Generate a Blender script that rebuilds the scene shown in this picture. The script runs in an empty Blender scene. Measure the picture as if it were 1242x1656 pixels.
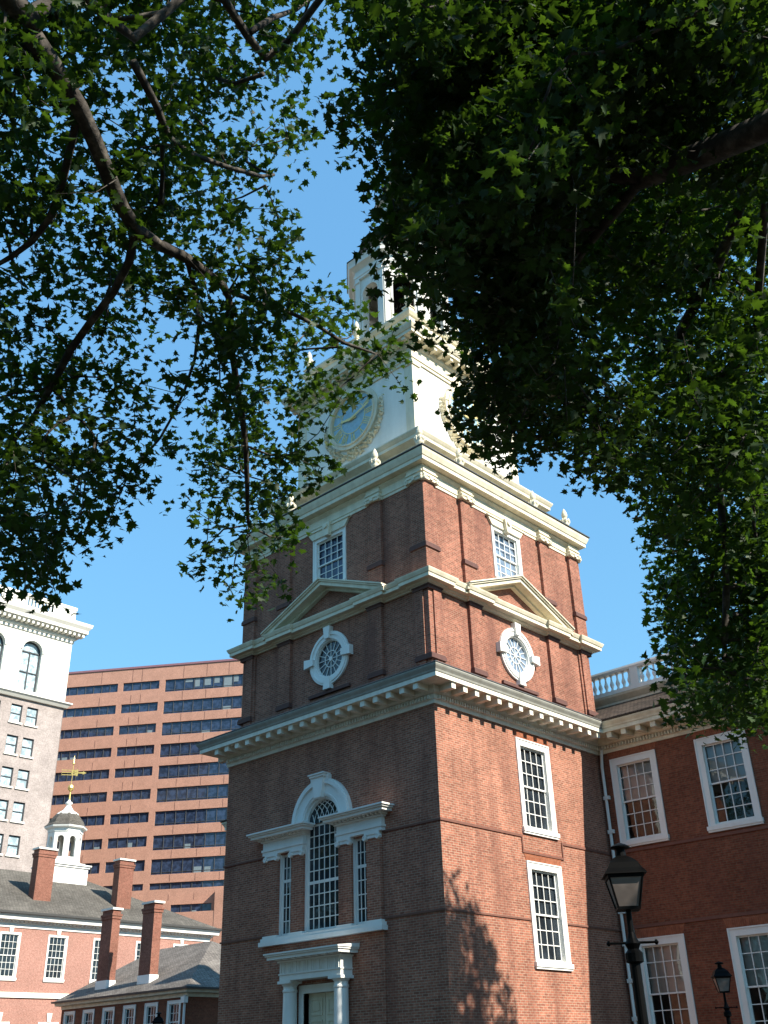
import bpy, bmesh, math, random
from mathutils import Vector, Matrix
import numpy as np
R = math.radians
S = bpy.context.scene
# ------------------------------------------------------------------ camera
cam = bpy.data.objects.new('camera', bpy.data.cameras.new('camera')); S.collection.objects.link(cam)
S.camera = cam
S.render.resolution_x, S.render.resolution_y = 768, 1024
YAW, PITCH, ROLL, F = R(42.66), R(28.713), R(-1.802), 1650.0
fwd = Vector((-math.sin(YAW)*math.cos(PITCH), math.cos(YAW)*math.cos(PITCH), math.sin(PITCH)))
rt = Vector((math.cos(YAW), math.sin(YAW), 0)); up = rt.cross(fwd)
r2 = rt*math.cos(ROLL)+up*math.sin(ROLL); u2 = -rt*math.sin(ROLL)+up*math.cos(ROLL)
cam.matrix_world = Matrix(((r2.x, u2.x, -fwd.x, 19.306), (r2.y, u2.y, -fwd.y, -22.927), (r2.z, u2.z, -fwd.z, 1.621), (0, 0, 0, 1)))
cam.data.sensor_fit = 'VERTICAL'; cam.data.sensor_height = 36; cam.data.lens = 36*F/1656
cam.data.clip_end = 4000; cam.data.clip_start = 0.1
# ------------------------------------------------------------------ light
EL, TH = R(38), R(7.0)            # sun elevation, angle north of east
W = bpy.data.worlds.new('World'); S.world = W; W.use_nodes = True
nt = W.node_tree; nt.nodes.clear()
sky = nt.nodes.new('ShaderNodeTexSky'); sky.sky_type = 'NISHITA'; sky.sun_disc = False
sky.sun_elevation = EL; sky.sun_rotation = R(90)-TH
sky.air_density = 2.0; sky.dust_density = 0.4; sky.ozone_density = 4.0
bg = nt.nodes.new('ShaderNodeBackground'); bg.inputs[1].default_value = 0.10
wo = nt.nodes.new('ShaderNodeOutputWorld'); tint = nt.nodes.new('ShaderNodeMix'); tint.data_type = 'RGBA'; tint.blend_type = 'MULTIPLY'; tint.inputs[0].default_value = 1; tint.inputs[7].default_value = (.70, 1.0, 1.18, 1)
nt.links.new(sky.outputs[0], tint.inputs[6]); gm = nt.nodes.new('ShaderNodeGamma'); gm.inputs[1].default_value = 0.5
nt.links.new(tint.outputs[2], gm.inputs[0]); t2 = nt.nodes.new('ShaderNodeMix'); t2.data_type = 'RGBA'; t2.blend_type = 'MULTIPLY'; t2.inputs[0].default_value = 1; t2.inputs[7].default_value = (1.0, 1.66, 2.2, 1)
nt.links.new(gm.outputs[0], t2.inputs[6]); nt.links.new(t2.outputs[2], bg.inputs[0]); nt.links.new(bg.outputs[0], wo.inputs[0])
sun = bpy.data.objects.new('sun', bpy.data.lights.new('sun', 'SUN')); S.collection.objects.link(sun)
sun.data.energy = 5.0; sun.data.angle = R(0.5); sun.data.color = (1, .93, .82)
sd = Vector((math.cos(EL)*math.cos(TH), math.cos(EL)*math.sin(TH), math.sin(EL)))
sun.rotation_euler = sd.to_track_quat('Z', 'Y').to_euler(); sun.location = (60, 10, 60)
S.view_settings.view_transform = 'Standard'; S.view_settings.look = 'None'
S.view_settings.exposure = 1.0; S.view_settings.gamma = 1
S.render.engine = 'CYCLES'
S.cycles.max_bounces = 6; S.cycles.transparent_max_bounces = 8
# ------------------------------------------------------------------ helpers
COL = S.collection
def frame(o, ud, nd):
    return lambda u, n, z: (o[0]+u*ud[0]+n*nd[0], o[1]+u*ud[1]+n*nd[1], z)
WF = lambda x, y, z: (x, y, z)
class MB:
    def __init__(s): s.v = []; s.f = []; s.m = []; s.mi = 0
    def add(s, vs, fs):
        b = len(s.v); s.v += [tuple(p) for p in vs]
        for f in fs: s.f.append([b+i for i in f]); s.m.append(s.mi)
    def box(s, fr, a0, a1, b0, b1, c0, c1):
        s.add([fr(a, b, c) for a in (a0, a1) for b in (b0, b1) for c in (c0, c1)],
              [(0, 1, 3, 2), (4, 6, 7, 5), (0, 4, 5, 1), (2, 3, 7, 6), (0, 2, 6, 4), (1, 5, 7, 3)])
    def prism(s, fr, pts, n0, n1):          # polygon in (u,z) pushed from n0 to n1
        k = len(pts)
        s.add([fr(u, n0, z) for u, z in pts]+[fr(u, n1, z) for u, z in pts],
              [tuple(range(k)), tuple(range(2*k-1, k-1, -1))]+[(i, (i+1) % k, k+(i+1) % k, k+i) for i in range(k)])
    def quad(s, *p): s.add(p, [tuple(range(len(p)))])
    def ring(s, fr, cu, cz, ri, ro, n0, n1, a0=0, a1=360, seg=32):
        full = abs(a1-a0) >= 360
        N = seg; L = []
        for i in range(N+(0 if full else 1)):
            t = R(a0+(a1-a0)*i/N)
            for r_, n in ((ri, n0), (ri, n1), (ro, n1), (ro, n0)):
                L.append(fr(cu+r_*math.cos(t), n, cz+r_*math.sin(t)))
        fs = []; M = len(L)//4
        for i in range(N):
            j = (i+1) % M
            for k in range(4): fs.append((4*i+k, 4*i+(k+1) % 4, 4*j+(k+1) % 4, 4*j+k))
        if not full: fs += [(0, 1, 2, 3), tuple(4*(M-1)+k for k in (3, 2, 1, 0))]
        s.add(L, fs)
    def lathe(s, c, prof, seg=16, a0=0.0, sq=1.0):
        L = []; n = len(prof)
        for r_, z in prof:
            for i in range(seg):
                t = a0+2*math.pi*i/seg; L.append((c[0]+r_*math.cos(t), c[1]+r_*math.sin(t), c[2]+z))
        fs = [(j*seg+i, j*seg+(i+1) % seg, (j+1)*seg+(i+1) % seg, (j+1)*seg+i) for j in range(n-1) for i in range(seg)]
        fs += [tuple(range(seg-1, -1, -1)), tuple((n-1)*seg+i for i in range(seg))]
        s.add(L, fs)
    def tube(s, pts, rad, seg=6):
        pts = [Vector(p) for p in pts]; L = []; n = len(pts)
        for i, p in enumerate(pts):
            d = (pts[min(i+1, n-1)]-pts[max(i-1, 0)]).normalized()
            a = d.orthogonal().normalized() if abs(d.z) > .9 else d.cross(Vector((0, 0, 1))).normalized()
            b = d.cross(a); r_ = rad[i] if hasattr(rad, '__len__') else rad
            for k in range(seg):
                t = 2*math.pi*k/seg; L.append(p+a*math.cos(t)*r_+b*math.sin(t)*r_)
        fs = [(j*seg+i, j*seg+(i+1) % seg, (j+1)*seg+(i+1) % seg, (j+1)*seg+i) for j in range(n-1) for i in range(seg)]
        fs += [tuple(range(seg-1, -1, -1)), tuple((n-1)*seg+i for i in range(seg))]
        s.add(L, fs)
    def sweep(s, path, prof, closed=False, m0=None, m1=None):   # walk counter-clockwise: offsets go outward
        P = [Vector(p) for p in path]; n = len(P); k = len(prof); L = []
        for i, p in enumerate(P):
            def nrm(a, b):
                d = (b-a).normalized(); return Vector((d.y, -d.x))
            if closed: n1 = nrm(P[i-1], p); n2 = nrm(p, P[(i+1) % n])
            else:
                n1 = nrm(P[i-1], p) if i else nrm(p, P[1]); n2 = nrm(p, P[i+1]) if i < n-1 else n1
            m = (n1+n2)/(1+n1.dot(n2))
            if i == 0 and m0: m = Vector(m0)
            if i == n-1 and m1: m = Vector(m1)
            for o, z in prof: L.append((p.x+m.x*o, p.y+m.y*o, z))
        N = n if closed else n-1
        fs = [(i*k+j, i*k+j+1, ((i+1) % n)*k+j+1, ((i+1) % n)*k+j) for i in range(N) for j in range(k-1)]
        if not closed: fs += [tuple(range(k-1, -1, -1)), tuple((n-1)*k+j for j in range(k))]
        s.add(L, fs)
    def blocks(s, p0, p1, sp, w, o0, o1, z0, z1, t0=0., t1=0.):  # row of blocks along a segment, outward = right side
        p0, p1 = Vector(p0), Vector(p1); d = (p1-p0); Ln = d.length; d.normalize()
        fr = frame(p0, d, (d.y, -d.x)); n = max(1, int(round((Ln-t0-t1)/sp)))
        st = (Ln-t0-t1)/n
        for i in range(n+1):
            u = t0+i*st
            s.box(fr, u-w/2, u+w/2, o0, o1, z0, z1)
    def wall(s, fr, u0, u1, z0, z1, n, holes=(), dep=.3):
        us = sorted({u0, u1, *[h[0] for h in holes], *[h[1] for h in holes]}); zs = sorted({z0, z1, *[h[2] for h in holes], *[h[3] for h in holes]})
        for a, b in zip(us, us[1:]):
            for c, d in zip(zs, zs[1:]):
                if any(h[0]-1e-6 <= a and b <= h[1]+1e-6 and h[2]-1e-6 <= c and d <= h[3]+1e-6 for h in holes): continue
                s.quad(fr(a, n, c), fr(b, n, c), fr(b, n, d), fr(a, n, d))
        for h in holes:
            a, b, c, d = h[:4]; q = [(a, c), (b, c), (b, d), (a, d)]
            for i in range(4):
                (x, y), (X, Y) = q[i], q[(i+1) % 4]
                s.quad(fr(x, n, y), fr(X, n, Y), fr(X, n-dep, Y), fr(x, n-dep, y))
    def archfill(s, fr, cu, hw, zs, ztop, n0, n1, seg=12):   # spandrel between semicircle and rectangle top
        for i in range(seg):
            a, b = math.pi*i/seg, math.pi*(i+1)/seg
            s.prism(fr, [(cu+hw*math.cos(a), zs+hw*math.sin(a)), (cu+hw*math.cos(b), zs+hw*math.sin(b)), (cu+hw*math.cos(b), ztop), (cu+hw*math.cos(a), ztop)], n0, n1)
    def circfill(s, fr, cu, cz, r_, h, n0, n1, seg=24):
        def sq(t):
            c, q = math.cos(t), math.sin(t); m = max(abs(c), abs(q)); return cu+h*c/m, cz+h*q/m
        for i in range(seg):
            a, b = 2*math.pi*i/seg, 2*math.pi*(i+1)/seg
            s.prism(fr, [(cu+r_*math.cos(a), cz+r_*math.sin(a)), (cu+r_*math.cos(b), cz+r_*math.sin(b)), sq(b), sq(a)], n0, n1)
    def build(s, name, mats, parent=None, smooth=False, normals=True, label=None):
        base = Vector(parent.get('_b', (0, 0, 0))) if parent is not None else Vector((0, 0, 0))
        me = bpy.data.meshes.new(name)
        me.from_pydata([Vector(p)-base for p in s.v], [], s.f)
        if not isinstance(mats, (list, tuple)): mats = [mats]
        for m in mats: me.materials.append(m)
        me.polygons.foreach_set('material_index', s.m)
        if normals:
            bm = bmesh.new(); bm.from_mesh(me); bmesh.ops.recalc_face_normals(bm, faces=bm.faces); bm.to_mesh(me); bm.free()
        if smooth: me.polygons.foreach_set('use_smooth', [True]*len(me.polygons))
        o = bpy.data.objects.new(name, me); COL.objects.link(o)
        if parent is not None: o.parent = parent; o['_b'] = tuple(base)
        if label: o['label'] = label
        return o
def thing(name, label, cat, loc=(0, 0, 0), group=None):
    o = bpy.data.objects.new(name, None); COL.objects.link(o); o.location = loc; o.empty_display_size = .5
    o['label'] = label; o['category'] = cat; o['_b'] = tuple(float(a) for a in loc)
    if group: o['group'] = group
    return o
def tag(o, **k):
    for a, b in k.items(): o[a] = b
    return o
def copy_tree(o, parent=None):
    c = o.copy(); COL.objects.link(c); c.parent = parent
    for ch in [x for x in KIDS.get(o.name, [])]: copy_tree(ch, c)
    return c
KIDS = {}
def index_kids():
    KIDS.clear()
    for x in list(S.objects):
        if x.parent: KIDS.setdefault(x.parent.name, []).append(x)
# ------------------------------------------------------------------ materials
def nodes(name):
    m = bpy.data.materials.new(name); m.use_nodes = True; t = m.node_tree
    return m, t, t.nodes['Principled BSDF']
def math_(t, op, a, b=None):
    n = t.nodes.new('ShaderNodeMath'); n.operation = op
    for i, x in enumerate((a, b)):
        if x is None: continue
        if isinstance(x, (int, float)): n.inputs[i].default_value = x
        else: t.links.new(x, n.inputs[i])
    return n.outputs[0]
def mixc(t, f, a, b, mode='MIX'):
    n = t.nodes.new('ShaderNodeMix'); n.data_type = 'RGBA'; n.blend_type = mode
    for i, x in ((0, f), (6, a), (7, b)):
        if isinstance(x, (int, float)): n.inputs[i].default_value = x
        elif isinstance(x, tuple): n.inputs[i].default_value = (*x, 1)
        else: t.links.new(x, n.inputs[i])
    return n.outputs[2]
def noise(t, vec, sc, det=4, rough=.6):
    n = t.nodes.new('ShaderNodeTexNoise'); n.inputs['Scale'].default_value = sc; n.inputs['Detail'].default_value = det; n.inputs['Roughness'].default_value = rough
    t.links.new(vec, n.inputs['Vector']); return n.outputs[0]
def ramp(t, f, pts):
    n = t.nodes.new('ShaderNodeValToRGB'); t.links.new(f, n.inputs[0]); e = n.color_ramp.elements
    while len(e) < len(pts): e.new(.5)
    for x, (p, c) in zip(e, pts): x.position = p; x.color = (*c, 1) if isinstance(c, tuple) else (c, c, c, 1)
    return n.outputs[0]
def pos(t):
    return t.nodes.new('ShaderNodeNewGeometry').outputs['Position']
def wallvec(t, zk=1.0):
    s = t.nodes.new('ShaderNodeSeparateXYZ'); t.links.new(pos(t), s.inputs[0])
    c = t.nodes.new('ShaderNodeCombineXYZ'); t.links.new(math_(t, 'ADD', s.outputs[0], s.outputs[1]), c.inputs[0])
    t.links.new(math_(t, 'MULTIPLY', s.outputs[2], zk), c.inputs[1]); return c.outputs[0]
def bump(t, b, h, dist, st=.6):
    n = t.nodes.new('ShaderNodeBump'); n.inputs['Strength'].default_value = st; n.inputs['Distance'].default_value = dist
    t.links.new(h, n.inputs['Height']); t.links.new(n.outputs[0], b.inputs['Normal'])
def brick(name, c1, c2, mort, bw=.215, bh=.070, ms=.010, var=.25, dark=None, zk=1.0):
    m, t, b = nodes(name); v = wallvec(t, zk)
    n = t.nodes.new('ShaderNodeTexBrick'); t.links.new(v, n.inputs['Vector'])
    n.inputs['Color1'].default_value = (*c1, 1); n.inputs['Color2'].default_value = (*c2, 1); n.inputs['Mortar'].default_value = (*mort, 1)
    n.inputs['Scale'].default_value = 1; n.inputs['Mortar Size'].default_value = ms; n.inputs['Mortar Smooth'].default_value = .3
    n.inputs['Brick Width'].default_value = bw; n.inputs['Row Height'].default_value = bh; n.inputs['Bias'].default_value = -.1
    p = pos(t)
    big = ramp(t, noise(t, p, .55, 5), [(.3, 1-var), (.7, 1+var*.45)])
    c = mixc(t, 1., n.outputs[0], big, 'MULTIPLY')
    fine = ramp(t, noise(t, p, 9, 3), [(.35, .78), (.65, 1.12)])
    c = mixc(t, 1., c, fine, 'MULTIPLY')
    if dark:   # soot streaks / weathering patches of their own shape
        s = t.nodes.new('ShaderNodeMapping'); s.inputs['Scale'].default_value = (1.3, 1.3, .22); t.links.new(p, s.inputs[0])
        c = mixc(t, ramp(t, noise(t, s.outputs[0], 1.0, 6, .7), [(.47, 0.), (.68, .6)]), c, dark)
    t.links.new(c, b.inputs['Base Color']); b.inputs['Roughness'].default_value = .9; b.inputs['Specular IOR Level'].default_value = .08
    bump(t, b, n.outputs[1], .01, -.5); return m
def paint(name, c, rough=.5, dirt=.15, sc=2.5, boards=0, streak=True, spec=.4):
    m, t, b = nodes(name); p = pos(t)
    s = t.nodes.new('ShaderNodeMapping'); s.inputs['Scale'].default_value = (1, 1, .3 if streak else 1); t.links.new(p, s.inputs[0])
    f = ramp(t, noise(t, s.outputs[0], sc, 7, .68), [(.4, 0.), (.75, 1.)])
    dc = tuple(a*k for a, k in zip(c, (.55, .5, .42)))
    t.links.new(mixc(t, math_(t, 'MULTIPLY', f, dirt*2), c, dc), b.inputs['Base Color'])
    b.inputs['Roughness'].default_value = rough; b.inputs['Specular IOR Level'].default_value = spec
    if boards:
        w = t.nodes.new('ShaderNodeSeparateXYZ'); t.links.new(p, w.inputs[0])
        fr_ = math_(t, 'FRACT', math_(t, 'MULTIPLY', w.outputs[2], 1/boards)); bump(t, b, fr_, .02, .5)
    else: bump(t, b, noise(t, p, 14, 4), .004, .35)
    return m
def plain(name, c, rough=.5, metal=0, spec=.5):
    m, t, b = nodes(name); p = pos(t)
    f = ramp(t, noise(t, p, 6, 4), [(.3, .8), (.7, 1.1)])
    t.links.new(mixc(t, 1., c, f, 'MULTIPLY'), b.inputs['Base Color'])
    b.inputs['Roughness'].default_value = rough; b.inputs['Metallic'].default_value = metal; b.inputs['Specular IOR Level'].default_value = spec
    return m
def glassy(name, c=(.012, .016, .02), rough=.04, spec=.6, wob=.012):
    m, t, b = nodes(name); p = pos(t)
    c2 = mixc(t, ramp(t, noise(t, p, 1.7, 3), [(.4, 0.), (.6, 1.)]), c, tuple(min(1, x*2.2) for x in c))
    t.links.new(c2, b.inputs['Base Color']); b.inputs['Roughness'].default_value = rough; b.inputs['Specular IOR Level'].default_value = spec
    bump(t, b, noise(t, p, 2.2, 2), wob, .35); return m
def clear_glass():
    m, t, b = nodes('window_glass_clear'); t.nodes.remove(b); out = t.nodes['Material Output']
    tr = t.nodes.new('ShaderNodeBsdfTransparent'); tr.inputs[0].default_value = (.86, .9, .9, 1)
    g = t.nodes.new('ShaderNodeBsdfGlossy'); g.inputs['Roughness'].default_value = .03
    n = t.nodes.new('ShaderNodeBump'); n.inputs['Distance'].default_value = .015; n.inputs['Strength'].default_value = .3
    t.links.new(noise(t, pos(t), 2.0, 2), n.inputs['Height']); t.links.new(n.outputs[0], g.inputs['Normal'])
    f = t.nodes.new('ShaderNodeFresnel'); f.inputs[0].default_value = 1.7
    mx = t.nodes.new('ShaderNodeMixShader'); t.links.new(f.outputs[0], mx.inputs[0]); t.links.new(tr.outputs[0], mx.inputs[1]); t.links.new(g.outputs[0], mx.inputs[2])
    t.links.new(mx.outputs[0], out.inputs[0]); return m
def shingle(name, c1, c2, bw=.16, bh=.13, zk=1.6):
    m = brick(name, c1, c2, tuple(x*.25 for x in c1), bw, bh, .012, .35, zk=zk); return m
M = {}
M['brick'] = brick('red_brick', (.39, .148, .094), (.23, .084, .056), (.38, .275, .20), var=.22, dark=(.14, .06, .045))
M['brick_up'] = brick('weathered_red_brick', (.35, .130, .086), (.20, .073, .05), (.32, .22, .16), var=.25, dark=(.13, .06, .048))
M['brick_hall'] = brick('hall_brick', (.24, .076, .042), (.165, .052, .031), (.18, .11, .07), var=.25, dark=(.16, .06, .04))
M['rubbed'] = brick('rubbed_orange_brick', (.31, .105, .056), (.26, .085, .046), (.28, .15, .09), .07, .32, .006, .15)
M['beltb'] = plain('belt_brick', (.17, .07, .047), .9)
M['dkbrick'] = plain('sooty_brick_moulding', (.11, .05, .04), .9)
M['white'] = paint('white_paint', (.78, .77, .72), .5, .10)
M['trim'] = paint('off_white_trim', (.78, .74, .62), .55, .26)
M['cream'] = paint('cream_paint', (.71, .65, .49), .55, .3)
M['clap'] = paint('white_boarding', (.80, .78, .71), .5, .2, 1.2, boards=.18)
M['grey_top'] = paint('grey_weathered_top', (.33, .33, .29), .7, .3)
M['lead'] = plain('dark_lead_roof', (.06, .058, .055), .6)
M['glass'] = glassy('dark_window_glass')
M['glassb'] = glassy('blue_window_glass', (.016, .026, .05), .05, .6)
M['glassp'] = glassy('pale_shaded_glass', (.10, .13, .17), .08, .8)
M['cglass'] = clear_glass()
M['blind'] = paint('window_blind', (.66, .60, .57), .9, .1)
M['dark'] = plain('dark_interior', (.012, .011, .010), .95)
M['dial'] = plain('blue_clock_dial', (.30, .46, .54), .45)
M['gold'] = plain('gilded_metal', (.75, .52, .16), .3, .65)
M['goldpaint'] = plain('gold_painted_numeral', (.78, .62, .25), .4, .2)
M['iron'] = plain('black_iron', (.003, .003, .003), .5, 0, .06)
M['bronze'] = plain('bronze_bell', (.07, .05, .03), .4, .8)
M['shingle'] = shingle('wood_shingles', (.10, .078, .06), (.05, .04, .033))
M['slate'] = shingle('grey_brown_shingles', (.15, .135, .115), (.11, .10, .085), .25, .16)
M['slate2'] = shingle('pale_shingles', (.22, .195, .17), (.16, .14, .125), .25, .16)
M['pinkbrick'] = brick('salmon_brick', (.38, .185, .145), (.33, .155, .12), (.38, .26, .21), var=.12)
M['chim'] = brick('chimney_brick', (.26, .10, .07), (.20, .075, .052), (.24, .15, .11), var=.25)
M['officebrick'] = brick('office_tower_brick', (.50, .27, .195), (.46, .25, .18), (.49, .265, .19), .8, .4, .006, .10)
M['beigebrick'] = brick('beige_brick', (.38, .325, .30), (.34, .29, .265), (.42, .36, .33), .5, .25, .01, .22)
M['limestone'] = paint('pale_limestone', (.76, .74, .66), .8, .12, .4)
M['lampglass'] = glassy('frosted_lamp_glass', (.11, .092, .082), .3, .4)
M['ground'] = brick('brick_paving', (.07, .035, .028), (.05, .026, .02), (.04, .035, .03), .2, .1, .008, .3)
# ------------------------------------------------------------------ window builder
def window(par, fr, uc, w, z0, z1, n, cols, rt_, rb, rec=.18, cas=.18, glass='glass', sill=True, mat='white', name='window', blind=False, lug=.08, label=None, cask=None):
    u0, u1 = uc-w/2, uc+w/2; wm = M[mat]
    f = MB(); ct = cask or cas
    f.box(fr, u0, u0+cas, n-rec-.04, n+.02, z0, z1); f.box(fr, u1-cas, u1, n-rec-.04, n+.02, z0, z1)
    f.box(fr, u0+cas, u1-cas, n-rec-.04, n+.02, z1-ct, z1); f.box(fr, u0+cas, u1-cas, n-rec-.04, n+.0, z0, z0+.06)
    f.box(fr, u0-.04, u0, n, n+.045, z0, z1+.04); f.box(fr, u1, u1+.04, n, n+.045, z0, z1+.04); f.box(fr, u0, u1, n+.021, n+.045, z1, z1+.04)
    o = f.build(name, wm, par, label=label)
    a, b, c, d = u0+cas, u1-cas, z0+.06, z1-ct
    rows = rt_+rb; zm = c+(d-c)*rb/rows
    q = MB(); g0 = n-rec; st = .05; mw = .026
    def sash(c_, d_, r_, k):
        q.box(fr, a, a+st, k, k+.04, c_, d_); q.box(fr, b-st, b, k, k+.04, c_, d_); q.box(fr, a+st, b-st, k, k+.04, c_, c_+st); q.box(fr, a+st, b-st, k, k+.04, d_-st, d_)
        for i in range(1, cols):
            x = a+st+(b-a-2*st)*i/cols; q.box(fr, x-mw/2, x+mw/2, k+.01, k+.034, c_+st, d_-st)
        for i in range(1, r_):
            z = c_+st+(d_-c_-2*st)*i/r_; q.box(fr, a+st, b-st, k+.012, k+.032, z-mw/2, z+mw/2)
    if rb and rt_: sash(c, zm+.025, rb, g0); sash(zm-.025, d, rt_, g0+.041)
    else: sash(c, d, rows, g0)
    q.build('sash', wm, o)
    g = MB()
    if blind:
        g.quad(fr(a, g0+.01, c), fr(b, g0+.01, c), fr(b, g0+.01, d), fr(a, g0+.01, d)); g.build('glass', M['cglass'], o, normals=False)
        k = MB(); k.box(fr, a, b, g0-.12, g0-.10, zm+blind, d); k.build('blind', M['blind'], o)
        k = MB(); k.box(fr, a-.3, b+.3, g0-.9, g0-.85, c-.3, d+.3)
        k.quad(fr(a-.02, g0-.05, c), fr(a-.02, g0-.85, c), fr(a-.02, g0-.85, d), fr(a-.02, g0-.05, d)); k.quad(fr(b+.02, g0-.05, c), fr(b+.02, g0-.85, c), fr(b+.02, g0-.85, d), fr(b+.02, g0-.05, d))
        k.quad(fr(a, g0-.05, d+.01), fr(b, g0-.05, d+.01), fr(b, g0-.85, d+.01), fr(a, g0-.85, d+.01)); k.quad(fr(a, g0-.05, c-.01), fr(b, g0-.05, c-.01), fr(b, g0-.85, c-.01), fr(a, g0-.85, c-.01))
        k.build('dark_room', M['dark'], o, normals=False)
    else:
        g.quad(fr(a, g0+.01, c), fr(b, g0+.01, c), fr(b, g0+.01, d), fr(a, g0+.01, d)); g.build('glass', M[glass], o, normals=False)
    if sill:
        k = MB(); k.box(fr, u0-lug, u1+lug, n-.02, n+.10, z0-.13, z0-.001); k.box(fr, u0-lug+.02, u1+lug-.02, n-.02, n+.07, z0-.19, z0-.131); k.build('sill', wm, o)
    return o
# ================================================================== CLOCK TOWER
A0, YC, DT = -4.9, 4.94, 8.97
tower = thing('clock_tower', 'tall red brick tower with white clock stage and open belfry', 'tower', (A0, YC, 0))
FA = frame((0, 0), (1, 0), (0, -1)); FB = frame((0, 0), (0, 1), (1, 0)); FWs = frame((-9.8, 0), (0, 1), (-1, 0))
CA = -4.9
# --- lower stage walls
m = MB(); Wt = 11.42
holes = [(CA-2.0, CA-1.36, 5.42, 7.9), (CA-.80, CA+.80, 5.42, 8.65), (CA+1.36, CA+2.0, 5.42, 7.9), (CA-.80, CA+.80, 8.65, 9.45), (CA-.95, CA+.95, 0, 3.95)]
m.wall(FA, -9.8, 0, -.5, Wt, 0, holes, .35)
m.archfill(FA, CA, .80, 8.65, 9.4501, -.3, -.002)
BW = [(4.9, 8.22, 11.05), (4.9, 4.33, 7.17)]
m.wall(FB, 0, DT+.3, -.5, Wt, 0, [(c-.88, c+.88, a, b) for c, a, b in BW], .25)
m.wall(FWs, 0, DT+.3, -.5, Wt, 0)
# projecting brick panel and piers under/at the great window
m.box(FA, CA-2.62, CA-.97, .001, .06, 0, 5.16); m.box(FA, CA+.97, CA+2.62, .001, .06, 0, 5.16); m.box(FA, CA-.969, CA+.969, .001, .058, 3.96, 5.16)
for s in (-1, 1):
    for a, b in ((.80, 1.36), (2.0, 2.58)):
        q = sorted((CA+s*a, CA+s*b)); m.box(FA, q[0], q[1], .001, .10, 5.42, 7.78)
m.build('lower_brick_wall', M['brick'], tower)
# water table + belt courses
def piece(name, mat, par, f):
    m = MB(); f(m); return m.build(name, M[mat], par)
for z in (5.47, 7.90):
    for a, b in ((-9.84, CA-2.62), (CA+2.62, .035)): piece('belt_course', 'beltb', tower, lambda m: m.box(FA, a, b, .001, .035, z, z+.055))
for a, b in ((-.03, 4.9-.94), (4.9+.94, DT)): piece('belt_course', 'beltb', tower, lambda m: m.box(FB, a, b, .001, .034, 5.467, 5.522))
def bc(m):
    m.box(FB, -.03, 3.90, .001, .034, 7.897, 7.972); m.box(FB, 6.0, DT, .001, .034, 7.90, 7.975)
    m.box(FB, 3.84, 3.90, .001, .034, 7.5, 7.896); m.box(FB, 3.84, 6.06, .001, .034, 7.43, 7.499); m.box(FB, 6.0, 6.06, .001, .034, 7.5, 7.899)
piece('belt_course', 'beltb', tower, bc)
for zt in (11.09, 7.21): piece('brick_lintel', 'rubbed', tower, lambda m: m.prism(FB, [(4.9-.9, zt), (4.9+.9, zt), (4.9+1.02, zt+.26 if zt < 10 else 11.36), (4.9-1.02, zt+.26 if zt < 10 else 11.36)], .001, .012))
for c, a, b in BW: window(tower, FB, c, 1.76, a, b, 0, 4, 3, 3, rec=.16, cas=.19)
# --- Palladian window
pw = MB()
for s in (-1, 1):
    for u in (1.36, 2.0):
        q = sorted((CA+s*u, CA+s*(u+(.07 if u == 1.36 else -.07)))); pw.box(FA, q[0], q[1], -.24, .01, 5.42, 7.9)
    q = sorted((CA+s*.80, CA+s*.72)); pw.box(FA, q[0], q[1], -.24, .01, 5.42, 8.65)
pw.ring(FA, CA, 8.65, .72, .80, -.24, .01, 0, 180, 20)
win = pw.build('great_window', M['white'], tower, label='three part window with round headed middle light above the door')
m = MB(); mw = .028
def grid(u0, u1, z0, z1, nc, rows, rail):
    for i in range(1, nc): x = u0+(u1-u0)*i/nc; m.box(FA, x-mw/2, x+mw/2, -.1, -.07, z0, z1)
    for i in range(rows+1):
        z = z0+(z1-z0)*i/rows; h = .045 if i in (0, rail, rows) else mw/2; m.box(FA, u0, u1, -.105, -.068, z-h, z+h)
    m.box(FA, u0, u0+.04, -.1, -.065, z0, z1); m.box(FA, u1-.04, u1, -.1, -.065, z0, z1)
grid(CA-.72, CA+.72, 5.46, 8.62, 6, 9, 4)
for s in (-1, 1): grid(CA+s*1.68-.25, CA+s*1.68+.25, 5.46, 7.88, 3 if s > 0 else 3, 6, 4)
# interlaced tracery in the arch head
w6 = 1.44/6
for i in range(1, 7):
    for s in (-1, 1):
        for rr in (1.44*.5, ):
            x0 = CA-.72+w6*i if s > 0 else CA+.72-w6*i
            cx = x0-s*rr*1.0
            pts = []
            for k in range(14):
                t = R(90*k/13); x = cx+s*rr*math.cos(t); z = 8.63+rr*math.sin(t)
                if (x-CA)**2+(z-8.65)**2 < .71**2: pts.append((x, z))
            if len(pts) > 1: m.tube([FA(x, -.085, z) for x, z in pts], .014, 4)
m.build('muntins', M['white'], win)
m = MB()
m.quad(*[FA(CA-.73, -.09, 5.42), FA(CA+.73, -.09, 5.42), FA(CA+.73, -.09, 8.65)]+[FA(CA+.73*math.cos(R(a)), -.09, 8.65+.73*math.sin(R(a))) for a in range(10, 180, 10)]+[FA(CA-.73, -.09, 8.65)])
for s in (-1, 1): m.quad(*[FA(CA+s*1.68+a, -.09, b) for a, b in ((-.26, 5.42), (.26, 5.42), (.26, 7.9), (-.26, 7.9))])
m.build('glass', M['glass'], win, normals=False)
m = MB()
m.ring(FA, CA, 8.65, .80, 1.18, 0, .10, 0, 180, 28); m.ring(FA, CA, 8.65, 1.18, 1.30, 0, .17, 0, 180, 28); m.ring(FA, CA, 8.65, 1.30, 1.36, 0, .13, 0, 180, 28); m.ring(FA, CA, 8.65, .86, .90, .08, .125, 0, 180, 28)
m.build('arch_surround', M['white'], win)
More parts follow.
